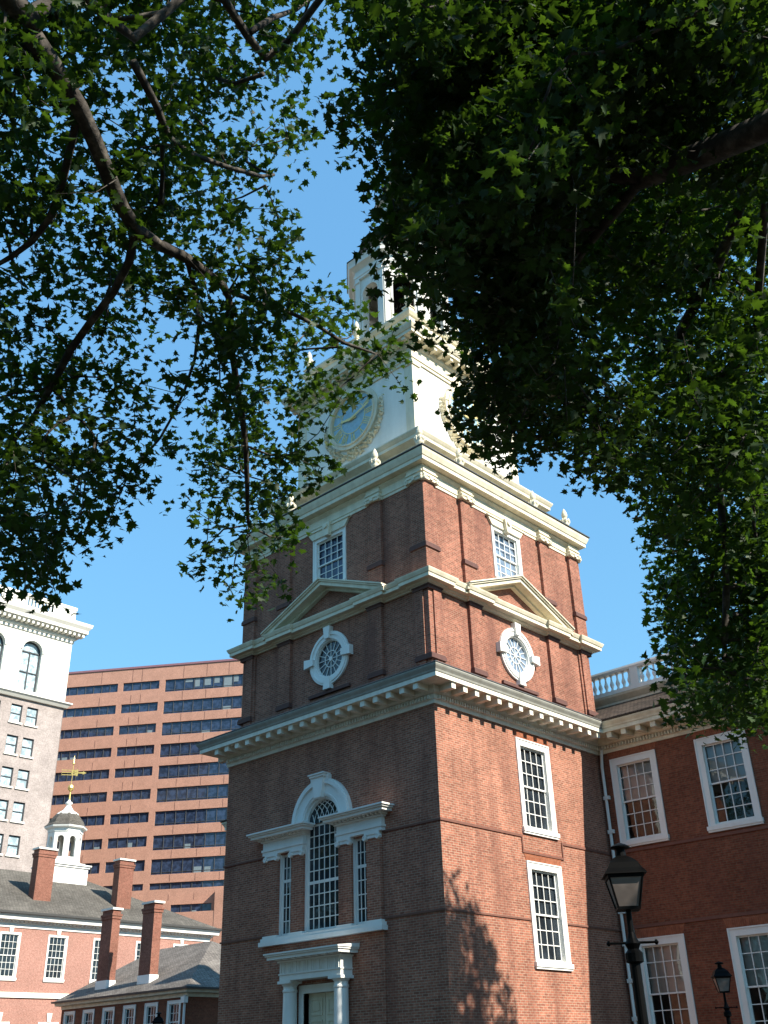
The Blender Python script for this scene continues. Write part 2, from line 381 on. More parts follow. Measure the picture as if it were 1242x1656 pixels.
m = MB(); m.prism(FA, [(CA-.15, 9.38), (CA+.15, 9.38), (CA+.28, 10.03), (CA-.28, 10.03)], .0, .25)
m.prism(FA, [(CA-.40, 9.9), (CA-.22, 9.9), (CA-.2, 10.08), (CA-.42, 10.08)], .0, .16); m.prism(FA, [(CA+.22, 9.9), (CA+.40, 9.9), (CA+.42, 10.08), (CA+.2, 10.08)], .0, .16)
m.box(FA, CA-.33, CA+.33, 0, .30, 10.031, 10.10); m.box(FA, CA-.37, CA+.37, 0, .34, 10.101, 10.14)
m.build('keystone', M['white'], win)
for s in (-1, 1):
    m = MB(); q = sorted((CA+s*.76, CA+s*2.72)); u0, u1 = q
    def hood(dz0, dz1, d, n1):
        m.box(FA, u0-d, u1+d, 0, n1, dz0, dz1)
    hood(7.95, 8.06, 0, .16); hood(8.061, 8.13, .03, .19); hood(8.131, 8.36, -.01, .15); hood(8.361, 8.41, .05, .21)
    m.blocks((u0-.06, -.0), (u1+.06, -.0), .17, .09, .0, .29, 8.411, 8.475)
    hood(8.476, 8.56, .30, .44); hood(8.561, 8.61, .36, .50); hood(8.611, 8.66, .41, .55)
    m.build('window_cornice', M['cream' if 0 else 'white'], win)
    for a, b in ((.80, 1.36), (2.0, 2.58)):   # ionic capitals
        q = sorted((CA+s*a, CA+s*b)); m = MB(); m.box(FA, q[0]-.02, q[1]+.02, 0, .17, 7.88, 7.949); m.box(FA, q[0], q[1], 0, .14, 7.78, 7.879)
        for x in (q[0]+.02, q[1]-.02):
            m.ring(FA, x, 7.80, .0, .085, .10, .20, 0, 360, 14); m.ring(FA, x, 7.80, .05, .075, .19, .215, 0, 360, 14)
        m.build('capital', M['white'], win)
m = MB(); m.box(FA, CA-2.72, CA+2.72, 0, .24, 5.17, 5.30); m.box(FA, CA-2.68, CA+2.68, 0, .19, 5.301, 5.40)
for s in (-1, 1):
    for a, b in ((.76, 1.4), (1.96, 2.62)):
        q = sorted((CA+s*a, CA+s*b)); m.box(FA, q[0], q[1], 0, .16, 5.401, 5.47)
m.build('sill', M['white'], win)
# --- door
m = MB(); m.box(FA, CA-.95, CA-.72, -.2, .08, 0, 3.95); m.box(FA, CA+.72, CA+.95, -.2, .08, 0, 3.95); m.box(FA, CA-.72, CA+.72, -.2, .08, 3.72, 3.95)
m.box(FA, CA-.78, CA-.72, -.2, .12, 0, 3.72); m.box(FA, CA+.72, CA+.78, -.2, .12, 0, 3.72)
door = m.build('door', M['white'], tower, label='white panelled double door under a doric entablature')
m = MB()
for s in (-1, 1):
    q = sorted((CA+s*.01, CA+s*.72)); m.box(FA, q[0], q[1], -.16, -.12, .1, 3.719)
    for z0, z1 in ((.3, 1.1), (1.25, 2.3), (2.45, 3.0), (3.12, 3.58)):
        a, b = q[0]+.1, q[1]-.1
        m.box(FA, a, b, -.119, -.095, z0, z0+.05); m.box(FA, a, b, -.119, -.095, z1-.05, z1); m.box(FA, a, a+.05, -.119, -.095, z0+.05, z1-.05); m.box(FA, b-.05, b, -.119, -.095, z0+.05, z1-.05); m.box(FA, a+.12, b-.12, -.119, -.10, z0+.12, z1-.12)
m.build('door_leaf', M['cream'], door)
for s in (-1, 1):
    m = MB(); m.lathe((CA+s*1.10, -.30, 0), [(.30, 0), (.30, .12), (.27, .16), (.25, .24), (.235, .3), (.235, 1.6), (.205, 3.75), (.225, 3.78), (.225, 3.83), (.205, 3.85), (.205, 3.92), (.27, 4.0)], 24)
    m.box(FA, CA+s*1.10-.27, CA+s*1.10+.27, .02, .58, 4.0, 4.08); m.build('column', M['white'], door)
m = MB(); e = 1.32
m.box(FA, CA-e, CA+e, 0, .54, 4.081, 4.24); m.box(FA, CA-e-.03, CA+e+.03, 0, .57, 4.241, 4.28); m.box(FA, CA-e, CA+e, 0, .54, 4.281, 4.58)
for i in range(8):
    x = CA-e+.15+i*(2*e-.3)/7
    for k in (-.07, 0, .07): m.box(FA, x+k-.022, x+k+.022, .541, .565, 4.281, 4.58)
m.box(FA, CA-e-.05, CA+e+.05, 0, .60, 4.581, 4.63)
for i in range(8):
    x = CA-e+.15+i*(2*e-.3)/7; m.box(FA, x-.1, x+.1, .0, .78, 4.631, 4.66)
m.box(FA, CA-e-.24, CA+e+.24, 0, .86, 4.661, 4.75); m.box(FA, CA-e-.28, CA+e+.28, 0, .91, 4.751, 4.80); m.prism(frame((0, 0), (0, -1), (1, 0)), [(0, 4.801), (.95, 4.801), (.95, 4.84), (0, 4.93)], CA-e-.31, CA+e+.31)
m.build('entablature', M['white'], door)
# --- main cornice of the lower stage
def cornice_profile(z):  # z = brick top
    return [(0, z-.01), (.05, z-.01), (.06, z+.10), (.09, z+.12), (.09, z+.25), (.16, z+.28), (.20, z+.33), (.20, z+.50), (.75, z+.505), (.76, z+.505), (.76, z+.635), (.70, z+.64), (0, z+.64)]
def cyma_profile(z): return [(.3, z+.641), (.77, z+.641), (.785, z+.66), (.80, z+.71), (.86, z+.79), (.88, z+.83), (.88, z+.866), (.3, z+.868)]
path = [(-9.8, DT), (-9.8, 0), (0, 0), (0, DT)]
m = MB(); m.sweep(path, cornice_profile(11.37), m0=(-1, -1), m1=(1, -1))
for a, b, t1 in (((-9.8, DT), (-9.8, 0), 0), ((-9.8, 0), (0, 0), 0), ((0, 0), (0, DT), 0)):
    m.blocks(a, b, .12, .062, .085, .165, 11.49, 11.61, .1, .1)
ex = .2
m.blocks((-9.8, 0), (0, 0), .574, .19, .199, .70, 11.685, 11.8745, .12, .12)
m.blocks((0, 0), (0, DT-.95), .574, .19, .199, .70, 11.685, 11.8745, .12, 0)
m.blocks((-9.8, DT-.95), (-9.8, 0), .574, .19, .199, .70, 11.685, 11.8745, 0, .12)
m.build('modillion_cornice', M['trim'], tower)
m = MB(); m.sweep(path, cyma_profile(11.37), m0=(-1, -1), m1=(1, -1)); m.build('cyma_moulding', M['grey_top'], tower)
m = MB(); m.sweep(path, [(.86, 12.238), (.90, 12.245), (.89, 12.28), (-.15, 12.62), (-.15, 12.5)], m0=(-1, -1), m1=(1, -1)); m.build('skirt_roof', M['lead'], tower)
# --- upper stages, four like faces
SIDES = [((1, 0), (0, -1)), ((0, 1), (1, 0)), ((-1, 0), (0, 1)), ((0, -1), (-1, 0))]
FR = [frame((A0, YC), u, n) for u, n in SIDES]
h = 4.60; hf = 4.72
def face_wall(m, fr, hh, z0, z1, holes, dep=.22): m.wall(fr, -hh, hh, z0, z1, hh, holes, dep)
m = MB()
for fr in FR:
    face_wall(m, fr, h, 12.2, 15.4, [(-.85, .85, 13.4, 15.1)], .25); m.circfill(fr, 0, 14.25, .66, .851, h-.2, h-.002, 24)
    m.box(fr, -h, h, h+.001, h+.05, 12.2, 12.9)
    m.prism(fr, [(-2.95, 15.86), (2.95, 15.86), (0, 17.02)], h-.05, h+.02)
m.build('middle_brick_wall', M['brick_up'], tower)
m = MB()
for fr in FR: face_wall(m, fr, h, 15.4, 19.5, [(-.82, .82, 17.0, 19.1)], .25)
m.build('upper_brick_wall', M['brick_up'], tower)
# pilasters
P2 = [(-4.72, -4.08), (-2.60, -1.97), (1.97, 2.60), (4.08, 4.72)]; P3 = [(-4.72, -4.05), (-2.70, -2.05), (2.05, 2.70), (4.05, 4.72)]
def pilaster(fr, u0, u1, z0, zb, z1, cap, e):
    m = MB(); corner = abs(u0+u1)/2 > 4; s = 1 if u0 > 0 else -1; H = hf+e
    if corner and not cap:
        q = sorted((s*4.08, s*4.46)); m.box(fr, q[0], q[1], h+.0015, H, z0, z1)
        q = sorted((s*3.98, s*4.535)); m.box(fr, q[0], q[1], h+.001, h+.06+e, z0, z1)
        if s > 0: m.box(fr, 4.52, 4.665, 4.52, 4.665, z0, z1)
    elif corner:
        q = sorted((s*4.05, s*4.59)); m.box(fr, q[0], q[1], h+.0015, hf, z0, z1)
        if s > 0: m.box(fr, 4.59, 4.72, 4.59, 4.72, z0, z1)
    else: m.box(fr, u0, u1, h+.0015, hf, z0, z1)
    if corner and s > 0: u1 += e
    if corner and s < 0: u0 -= e
    o = m.build('pilaster', M['brick_up'], tower)
    m = MB(); m.box(fr, u0-.04, u1+.04, h+.002, H+.05, zb-.06+e, zb+.07+e); m.box(fr, u0-.02, u1+.02, h+.002, H+.03, zb+.071+e, zb+.12+e)
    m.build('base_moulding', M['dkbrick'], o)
    if cap:
        z1 += e; m = MB(); m.box(fr, u0-.03, u1+.03, h, H+.10, z1-.001, z1+.12)
        m.box(fr, u0-.04, u1+.04, h, H+.13, z1+.121, z1+.18); m.box(fr, u0-.01, u1+.01, h, H+.06, z1+.191, z1+.50); m.box(fr, u0-.04, u1+.04, h, H+.10, z1+.30, z1+.34)
        for x in (u0+.02, u1-.02):
            m.ring(fr, x, z1+.03, 0, .085, H+.0, H+.13, 0, 360, 14); m.ring(fr, x, z1+.03, .045, .07, H+.125, H+.15, 0, 360, 14)
        m.box(fr, (u0+u1)/2-.07, (u0+u1)/2+.07, H+.06, H+.14, z1+.02, z1+.17)
        m.build('capital', M['cream'], o)
    else:
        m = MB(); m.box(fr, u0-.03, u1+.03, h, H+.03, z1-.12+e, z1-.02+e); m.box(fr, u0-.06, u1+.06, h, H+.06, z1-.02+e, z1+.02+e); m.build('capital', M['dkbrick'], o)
for i, fr in enumerate(FR):
    for a, b in P2: pilaster(fr, a, b, 12.2, 13.0, 15.468, False, .004*(i % 2))
    for a, b in P3: pilaster(fr, a, b, 15.86, 16.92, 19.44, True, .004*(i % 2))
# oval windows
for fr in FR:
    m = MB(); z = 14.25
    m.ring(fr, 0, z, .69, .97, h-.02, h+.08, 0, 360, 40); m.ring(fr, 0, z, .65, .72, h-.19, h+.04, 0, 360, 40); m.ring(fr, 0, z, .84, .90, h+.07, h+.11, 0, 360, 40)
    o = m.build('round_window', M['white'], tower)
    for k in range(4):
        a = R(90*k); c, s = math.cos(a), math.sin(a)
        pts = [(.70, -.11), (1.14, -.17), (1.14, .17), (.70, .11)]
        piece('keystone', 'white', o, lambda m: m.prism(fr, [(c*x-s*y, z+s*x+c*y) for x, y in pts], h, h+.19))
    m = MB(); m.ring(fr, 0, z, .28, .31, h-.07, h-.04, 0, 360, 28); m.ring(fr, 0, z, .0, .08, h-.075, h-.02, 0, 360, 14); m.ring(fr, 0, z, .63, .66, h-.08, h-.03, 0, 360, 36)
    for k in range(8):
        a = R(45*k); c, s = math.cos(a), math.sin(a); w = .022
        m.prism(fr, [(c*x-s*y, z+s*x+c*y) for x, y in ((.08, -w/2), (.64, -w/2), (.64, w/2), (.08, w/2))], h-.065, h-.04)
    for k in range(8):
        a = R(45*k+22.5); c, s = math.cos(a), math.sin(a); w = .02
        m.prism(fr, [(c*x-s*y, z+s*x+c*y) for x, y in ((.30, -w/2), (.64, -w/2), (.64, w/2), (.30, w/2))], h-.064, h-.042)
    m.build('muntins', M['white'], o)
    m = MB(); m.quad(*[fr(.655*math.cos(R(a)), h-.07, z+.655*math.sin(R(a))) for a in range(0, 360, 10)]); m.build('glass', M['glass' if fr is FR[0] else 'glassp'], o, normals=False)
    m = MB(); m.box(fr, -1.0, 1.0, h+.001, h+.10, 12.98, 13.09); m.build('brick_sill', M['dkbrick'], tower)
# mid cornice with breaks over the pilasters
def jog_path(hh, P, j):
    pts = []
    for u, n in SIDES:
        for a, b in P:
            a2, b2 = a-.05, b+.05
            if a < -4:   pts += [(b2, j), (b2, 0)]
            elif b > 4:  pts += [(a2, 0), (a2, j)]
            else: pts += [(a2, 0), (a2, j), (b2, j), (b2, 0)]
        k = len(pts)
        pts[-12:] = [(A0+x*u[0]+(hh+y)*n[0], YC+x*u[1]+(hh+y)*n[1]) for x, y in pts[-12:]]
        c = hh+j; pts.append((A0+c*u[0]+c*n[0], YC+c*u[1]+c*n[1]))
    return pts
m = MB(); m.sweep(jog_path(4.64, P2, .09), [(-.1, 15.47), (.04, 15.47), (.05, 15.50), (.13, 15.53), (.15, 15.57), (.30, 15.58), (.32, 15.585), (.32, 15.70), (.35, 15.72), (.40, 15.82), (.41, 15.86), (.35, 15.872), (-.1, 15.90)], closed=True)
m.build('string_cornice', M['cream'], tower)
for fr in FR:   # pediments
    for_mb = MB(); m = for_mb; L, ze, za = 3.08, 15.88, 17.10; sl = (za-ze)/L; T = .30
    for s in (-1, 1):
        def slab(t0, t1, n1, n0=4.59):
            m.prism(fr, [(s*L, ze+t0), (0, za+t0), (0, za+t1), (s*L, ze+t1)] if t0 >= 0 else [(s*L, ze+t0), (0, za+t0), (0, za+t1), (s*L, ze+t1)], n0, n1)
        slab(.0, .05, 5.20); slab(-.06, -.001, 5.15); slab(-.20, -.061, 5.09); slab(-.30, -.201, 4.78)
    m.build('pediment', M['cream'], tower)
# stage three windows
for i, fr in enumerate(FR):
    window(tower, fr, 0, 1.64, 17.0, 19.1, h, 4, 3, 3, rec=.14, cas=.13, glass='glassb' if i % 2 == 0 else 'glassp', lug=.05)
    m = MB(); m.prism(fr, [(-.86, 19.11), (.86, 19.11), (1.12, 19.46), (-1.12, 19.46)], h, h+.09); 
    m.box(fr, -1.14, 1.14, h, h+.13, 19.40, 19.459)
    m.prism(fr, [(-.12, 19.0), (.12, 19.0), (.20, 19.52), (-.20, 19.52)], h, h+.22); m.ring(fr, 0, 19.38, 0, .10, h+.2, h+.28, 0, 360, 10)
    m.build('lintel', M['cream'], tower)
# main upper cornice
sq = lambda hh: [(A0-hh, YC+hh), (A0-hh, YC-hh), (A0+hh, YC-hh), (A0+hh, YC+hh)]
m = MB(); m.sweep(sq(h), [(-.1, 19.46), (.03, 19.46), (.03, 19.56), (.06, 19.58), (.06, 19.86), (.10, 19.90), (.17, 19.96), (.17, 20.02), (.40, 20.04), (.40, 20.18), (.43, 20.20), (.50, 20.36), (.52, 20.46), (-.1, 20.47)], closed=True)
m.build('upper_cornice', M['cream'], tower)
m = MB(); m.sweep(sq(h), [(.50, 20.471), (.56, 20.48), (.56, 20.52), (-.75, 20.66), (-.75, 20.6)], closed=True)
m.box(frame((A0, YC), (1, 0), (0, -1)), -3.9, 3.9, -3.9, 3.9, 20.5, 20.64); m.build('upper_roof', M['lead'], tower)
m = MB(); m.sweep(sq(3.85), [(-.2, 20.60), (.10, 20.60), (.10, 20.85), (.0, 20.87), (0, 21.62), (.03, 21.66), (.14, 21.72), (.26, 21.78), (.26, 21.90), (.30, 21.95), (.36, 22.05), (.36, 22.10), (-.7, 22.42), (-.7, 22.2)], closed=True)
m.build('clock_stage_plinth', M['cream'], tower)
# clock stage
h4 = 3.22
m = MB()
for fr in FR: face_wall(m, fr, h4, 22.2, 27.0, [])
m.build('clock_stage_wall', M['clap'], tower)
m = MB()
for i, fr in enumerate(FR):
    e = .004*(i % 2)
    for s in (-1, 1):
        q = sorted((s*(3.27+e), s*2.85)); m.box(fr, q[0], q[1], h4+.001, h4+.05+e, 22.3, 26.0)
        q = sorted((s*(3.31+e), s*2.80)); m.box(fr, q[0], q[1], h4+.001, h4+.10+e, 25.9-e, 26.075+e)
m.sweep(sq(h4), [(-.1, 26.08), (.06, 26.08), (.06, 26.2), (.10, 26.22), (.10, 26.3), (.05, 26.31), (.05, 26.72), (.12, 26.78), (.14, 26.86), (.14, 27.0), (.50, 27.02), (.52, 27.02), (.52, 27.16), (.56, 27.18), (.64, 27.34), (.65, 27.42), (-.3, 27.48)], closed=True)
for a, b in zip(sq(h4), sq(h4)[1:]+sq(h4)[:1]): m.blocks(a, b, .50, .17, .139, .46, 26.87, 27.012)
m.build('clock_stage_cornice', M['cream'], tower)
ROM = ['XII', 'I', 'II', 'III', 'IIII', 'V', 'VI', 'VII', 'VIII', 'IX', 'X', 'XI']
for fr in FR[:]:
    z = 24.88; n0 = h4
    m = MB(); m.ring(fr, 0, z, 1.22, 1.42, n0, n0+.14, 0, 360, 48); m.ring(fr, 0, z, 1.20, 1.26, n0, n0+.19, 0, 360, 48); o = m.build('clock', M['cream'], tower)
    m = MB(); m.quad(*[fr(1.23*math.cos(R(a)), n0+.06, z+1.23*math.sin(R(a))) for a in range(0, 360, 8)]); m.build('dial', M['dial'], o, normals=False)
    m = MB(); m.ring(fr, 0, z, 1.15, 1.175, n0+.06, n0+.075, 0, 360, 48); m.ring(fr, 0, z, .66, .69, n0+.06, n0+.075, 0, 360, 40)
    W0, H0 = .1, .42
    for k, s in enumerate(ROM):
        a = R(90-30*k); c, sn = math.cos(a), math.sin(a); wid = {'I': .085, 'V': .17, 'X': .17}
        tot = sum(wid[q] for q in s); x = -tot/2
        def stroke(x0, r0, x1, r1, w=.034):   # x tangential (clockwise), r radial
            P = []
            for X, Rr in ((x0-w/2, r0), (x0+w/2, r0), (x1+w/2, r1), (x1-w/2, r1)):
                P.append((Rr*c+X*sn, z+Rr*sn-X*c))
            m.prism(fr, P, n0+.061, n0+.078)
        for q in s:
            w = wid[q]; r0, r1 = .72, 1.12
            if q == 'I': stroke(x+w/2, r0, x+w/2, r1)
            elif q == 'V': stroke(x+w/2, r0, x+.02, r1); stroke(x+w/2, r0, x+w-.02, r1, .026)
            else: stroke(x+.02, r0, x+w-.02, r1); stroke(x+w-.02, r0, x+.02, r1, .026)
            x += w
    m.build('numerals', M['goldpaint'], o)
    for nm, ang, ln, w in (('hour_hand', 90-276, .68, .075), ('minute_hand', 90-72, 1.08, .055)):
        a = R(ang); c, sn = math.cos(a), math.sin(a); m = MB(); k = .10 if nm[0] == 'h' else .13
        m.prism(fr, [(c*x-sn*y, z+sn*x+c*y) for x, y in ((-.22, -w*.5), (0, -w), (ln*.75, -w*.5), (ln*.8, -w), (ln, 0), (ln*.8, w), (ln*.75, w*.5), (0, w), (-.22, w*.5))], n0+k, n0+k+.02); m.build(nm, M['goldpaint'], o)
    # carved garland round the lower half, with bow at the bottom
    rg = random.Random(5); m = MB()
    def lump(x, zz, r_, a):
        c, s = math.cos(a)*r_*1.9, math.sin(a)*r_*1.9; px, pz = -math.sin(a)*r_*.7, math.cos(a)*r_*.7
        n1 = n0+.10+rg.random()*.10
        m.add([fr(x-c, n0+.01, zz-s), fr(x+px, n0+.02, zz+pz), fr(x+c, n0+.03, zz+s), fr(x-px, n0+.02, zz-pz), fr(x, n1, zz)], [(0, 1, 4), (1, 2, 4), (2, 3, 4), (3, 0, 4)])
    for s in (-1, 1):
        for k in range(90):
            t = rg.random(); a = R(-90+s*(8+92*t)); rr = 1.46+.30*(1-t)*rg.random()+.12*rg.random()+.04
            lump(rr*math.cos(a), z+rr*math.sin(a), .055+.04*rg.random(), a+math.pi/2+s*rg.uniform(-.9, .9))
    for k in range(34):
        a = rg.random()*6.28; rr = rg.random()*.28; lump(rr*1.5*math.cos(a), z-1.66+rr*math.sin(a), .07, rg.random()*6.28)
    m.build('garland', M['cream'], o)
# urns on the roof edge
def urn(c, k=1.0):
    m = MB(); s = frame((c[0], c[1]), (1, 0), (0, 1)); z = c[2]
    m.box(s, -.17*k, .17*k, -.17*k, .17*k, z, z+.22*k); m.box(s, -.21*k, .21*k, -.21*k, .21*k, z+.221*k, z+.26*k)
    m.lathe((c[0], c[1], z), [(r_*k, q*k) for r_, q in ((.11, .26), (.06, .31), (.05, .40), (.10, .46), (.155, .58), (.17, .70), (.20, .76), (.20, .80), (.12, .83), (.085, .92), (.12, 1.0), (.125, 1.10), (.09, 1.22), (.045, 1.32), (.01, 1.38))], 14)
    for i in range(8):
        a = i*math.pi/4; m.lathe((c[0]+.18*k*math.cos(a), c[1]+.18*k*math.sin(a), z+.66*k), [(.01, 0), (.035*k, .05*k), (.04*k, .14*k), (.01, .20*k)], 6)
    return m.build('urn', M['cream'], tower, smooth=False)
for i, (u, n) in enumerate(SIDES):
    for t in (-4.5, -2.3, 2.3):
        x, y = A0+t*u[0]+4.5*n[0], YC+t*u[1]+4.5*n[1]; urn((x, y, 20.50), .98)
# belfry deck
m = MB(); m.sweep(sq(3.05), [(-.3, 27.4), (.12, 27.4), (.12, 27.75), (.05, 27.78), (-.3, 27.78)], closed=True)
m.sweep(sq(3.05), [(-.3, 28.28), (.05, 28.28), (.05, 28.5), (.12, 28.54), (.2, 28.66), (.2, 28.74), (-.5, 28.80)], closed=True)
for j_, fr in enumerate(FR):
    for i in range(27):
        x = -3.05+i*6.1/26
        if abs(x) > 3: continue
        if abs(x) > 2.8 or i % 5 == 0: m.box(fr, x-.11, x+.11, 2.8, 3.08, 27.77, 28.29)
        else: m.ring(fr, x, 28.03, .06, .12, 2.92, 3.02, 0, 360, 8)
for sx in (-1, 1):
    for sy in (-1, 1): m.box(FR[0], sx*3.0-.10, sx*3.0+.10, sy*3.0-.10, sy*3.0+.10, 27.76, 28.3)
m.build('pierced_parapet', M['cream'], tower)
m = MB(); m.box(FR[0], -2.9, 2.9, -2.9, 2.9, 27.3, 27.7); m.box(FR[0], -2.8, 2.8, -2.8, 2.8, 27.7, 28.27); m.box(FR[0], -2.7, 2.7, -2.7, 2.7, 28.72, 28.79); m.build('deck', M['lead'], tower)
for s, t in ((-1, -1), (1, -1), (1, 1), (-1, 1), (0, -1), (1, 0), (0, 1), (-1, 0)): urn((A0+2.98*s, YC+2.98*t, 28.76), .95)
# octagonal belfry
def oct_path(r_, n=8, ph=22.5): return [(A0+r_*math.cos(R(ph-i*0+45*i)), YC+r_*math.sin(R(ph+45*i))) for i in range(8)]
ap = 2.02; cr = ap/math.cos(R(22.5)); side = 2*ap*math.tan(R(22.5))
m = MB(); pil = MB()
for i in range(8):
    a = R(45*i); nd = (math.cos(a), math.sin(a)); ud = (-nd[1], nd[0]); fr = frame((A0, YC), ud, nd); s2 = side/2
    m.wall(fr, -s2, s2, 28.7, 33.6, ap, [(-.46, .46, 29.5, 33.2)], .35)
    m.archfill(fr, 0, .46, 32.3, 33.2, ap-.3, ap-.003, 10)
    m.box(fr, -.46, .46, ap-.3, ap+.01, 29.3, 29.62)
    m.ring(fr, 0, 32.3, .46, .56, ap, ap+.06, 0, 180, 16); m.box(fr, -.12, .12, ap, ap+.1, 32.7, 33.05)
    for s in (-1, 1):
        q = sorted((s*.46, s*.56)); m.box(fr, q[0], q[1], ap, ap+.05, 29.62, 32.3)
        e = .005*(i % 2); q = sorted((s*s2, s*.60)); m.box(fr, q[0], q[1], ap, ap+.09, 29.0, 33.15); m.box(fr, q[0]-.0, q[1]+.0, ap, ap+.14, 33.151+e, 33.33+e); m.box(fr, q[0], q[1], ap, ap+.13, 28.8, 29.1+e)
P8 = oct_path(cr)
m.sweep(P8, [(-.2, 33.34), (.12, 33.34), (.12, 33.46), (.15, 33.47), (.15, 33.62), (.10, 33.64), (.10, 33.86), (.16, 33.92), (.24, 33.98), (.36, 34.02), (.37, 34.16), (.42, 34.30), (.44, 34.34), (-.3, 34.36)], closed=True)
m.build('octagonal_belfry', M['clap'], tower, label='open white arcade holding the bell')
m = MB(); m.sweep(P8, [(.40, 34.342), (.47, 34.345), (.47, 34.39), (.30, 34.50), (.05, 34.85), (-.10, 35.3), (-.30, 35.9), (-.62, 36.5), (-.95, 36.95), (-1.15, 37.3), (-1.2, 37.6), (-1.35, 37.6)], closed=True)
m.build('bell_roof', M['shingle'], tower)
m = MB(); m.lathe((A0, YC, 31.2), [(.62, 0), (.60, .05), (.52, .2), (.42, .5), (.36, .9), (.30, 1.05), (.12, 1.15), (.05, 1.2)], 20); m.box(FR[0], -1.8, 1.8, -.08, .08, 32.4, 32.55)
for i in range(8):
    a = R(45*i+22.5); m.tube([(A0+1.9*math.cos(a), YC+1.9*math.sin(a), 30.2), (A0, YC, 33.2)], .05, 5)
m.build('bell', M['bronze'], tower)
m = MB(); Q8 = oct_path(.80); m.sweep(Q8, [(-.2, 37.4), (.10, 37.4), (.10, 37.62), (0, 37.66), (0, 38.5), (.05, 38.55), (.08, 38.7), (.26, 38.76), (.28, 38.95), (-.3, 39.0)], closed=True)
m.build('lantern', M['clap'], tower)
m = MB(); m.sweep(Q8, [(.26, 38.951), (.31, 38.96), (.31, 39.0), (.05, 39.2), (-.2, 39.7), (-.36, 40.3), (-.5, 40.7), (-.7, 40.75)], closed=True); m.build('lantern_roof', M['lead'], tower)
m = MB(); m.lathe((A0, YC, 0), [(.36, 40.5), (.42, 40.75), (.42, 40.9), (.30, 41.0), (.26, 41.6), (.34, 41.7), (.34, 41.85), (.2, 42.0), (.16, 43.0), (.22, 43.1), (.22, 43.3), (.12, 43.5), (.09, 46), (.04, 48.5)], 12); m.build('spire', M['white'], tower)
m = MB(); m.lathe((A0, YC, 48.3), [(.02, 0), (.2, .1), (.28, .3), (.2, .5), (.02, .6)], 12); m.tube([(A0, YC, 48.8), (A0, YC, 51.2)], .03)
m.prism(frame((A0, YC), (.8, .6), (-.6, .8)), [(-.9, 50.1), (-.5, 50.2), (.5, 50.2), (.5, 50.0), (.9, 50.3), (.5, 50.6), (.5, 50.4), (-.5, 50.4), (-.9, 50.5)], -.02, .02); m.build('weathervane', M['gold'], tower)
# ================================================================== HALL (main range behind and beside the tower)
hall = thing('brick_hall', 'long two storey red brick hall with white roof balustrade at the right of the tower', 'hall', (5.7, 15.5, 0))
HX0, HX1, HY1 = -19.6, 11.5, 22.7
FH = frame((0, DT), (1, 0), (0, -1)); FHW = frame((-9.8, DT), (-1, 0), (0, -1))
HW = [1.37, 4.68, 8.0]
hz = [(8.25, 11.07, 3, 3), (2.05, 5.15, 3, 3)]
m = MB()
m.wall(FH, 0, HX1, -.5, 11.42, 0, [(c-.87, c+.87, a, b) for c in HW for a, b, _, _ in hz], .25)
m.wall(frame((HX1, DT), (0, 1), (1, 0)), 0, HY1-DT, -.5, 11.42, 0); m.wall(frame((0, HY1), (1, 0), (0, 1)), HX0, HX1, -.5, 11.42, 0)
m.wall(frame((HX0, DT), (0, 1), (-1, 0)), 0, HY1-DT, -.5, 11.42, 0); m.wall(frame((0, DT+.001), (1, 0), (0, -1)), HX0, 0, -.5, 11.42, 0)
m.build('brick_wall', M['brick_hall'], hall)
for z in (5.50, 7.90): piece('belt_course', 'beltb', hall, lambda m: m.box(FH, .0, HX1, .001, .04, z, z+.09))
for c in HW:
    for a, b, _, _ in hz: piece('brick_lintel', 'rubbed', hall, lambda m: m.prism(FH, [(c-.9, b+.04), (c+.9, b+.04), (c+1.0, b+.34 if b < 10 else 11.36), (c-1.0, b+.34 if b < 10 else 11.36)], .001, .012))
for c in HW:
    for a, b, t, q in hz: window(hall, FH, c, 1.74, a, b, 0, 4, t, q, rec=.16, cas=.20, blind=.05 if a > 6 else .04, name='window')
hp = [(0, DT), (HX1, DT), (HX1, HY1), (HX0, HY1), (HX0, DT), (-9.8, DT)]
m = MB(); m.sweep(hp, cornice_profile(11.37), m0=(1, -1), m1=(-1, -1))
m.blocks((.98, DT), (HX1, DT), .574, .19, .199, .70, 11.685, 11.8745, 0, .12); m.blocks((.2, DT), (HX1, DT), .12, .062, .085, .165, 11.49, 11.61)
m.blocks((HX1, DT), (HX1, HY1), .574, .19, .199, .70, 11.685, 11.8745, .12, .12); m.blocks((HX0, HY1), (HX0, DT), .574, .19, .199, .70, 11.685, 11.8745, .12, .12); m.blocks((HX0, DT), (-10.8, DT), .574, .19, .199, .70, 11.685, 11.8745, .12, 0)
m.build('modillion_cornice', M['cream'], hall)
m = MB(); m.sweep(hp, cyma_profile(11.37), m0=(1, -1), m1=(-1, -1)); m.build('cyma_moulding', M['cream'], hall)
rs = 2.0
m = MB(); hq = [(HX0, DT), (HX1, DT), (HX1, HY1), (HX0, HY1)]
m.sweep(hq, [(.86, 12.24), (.92, 12.25), (.91, 12.31), (-rs, 13.75), (-rs, 13.6)], closed=True); m.build('shingle_roof', M['shingle'], hall)
m = MB(); m.sweep(hq, [(-rs+.0, 13.55), (-rs+.06, 13.55), (-rs+.06, 13.80), (-rs+.10, 13.84), (-rs+.22, 13.98), (-rs+.24, 14.06), (-rs-.3, 14.10)], closed=True)
m.build('roof_curb', M['cream'], hall)
m = MB(); m.box(WF, HX0+rs, HX1-rs, DT+rs, HY1-rs, 13.6, 14.05); m.build('flat_roof', M['lead'], hall)
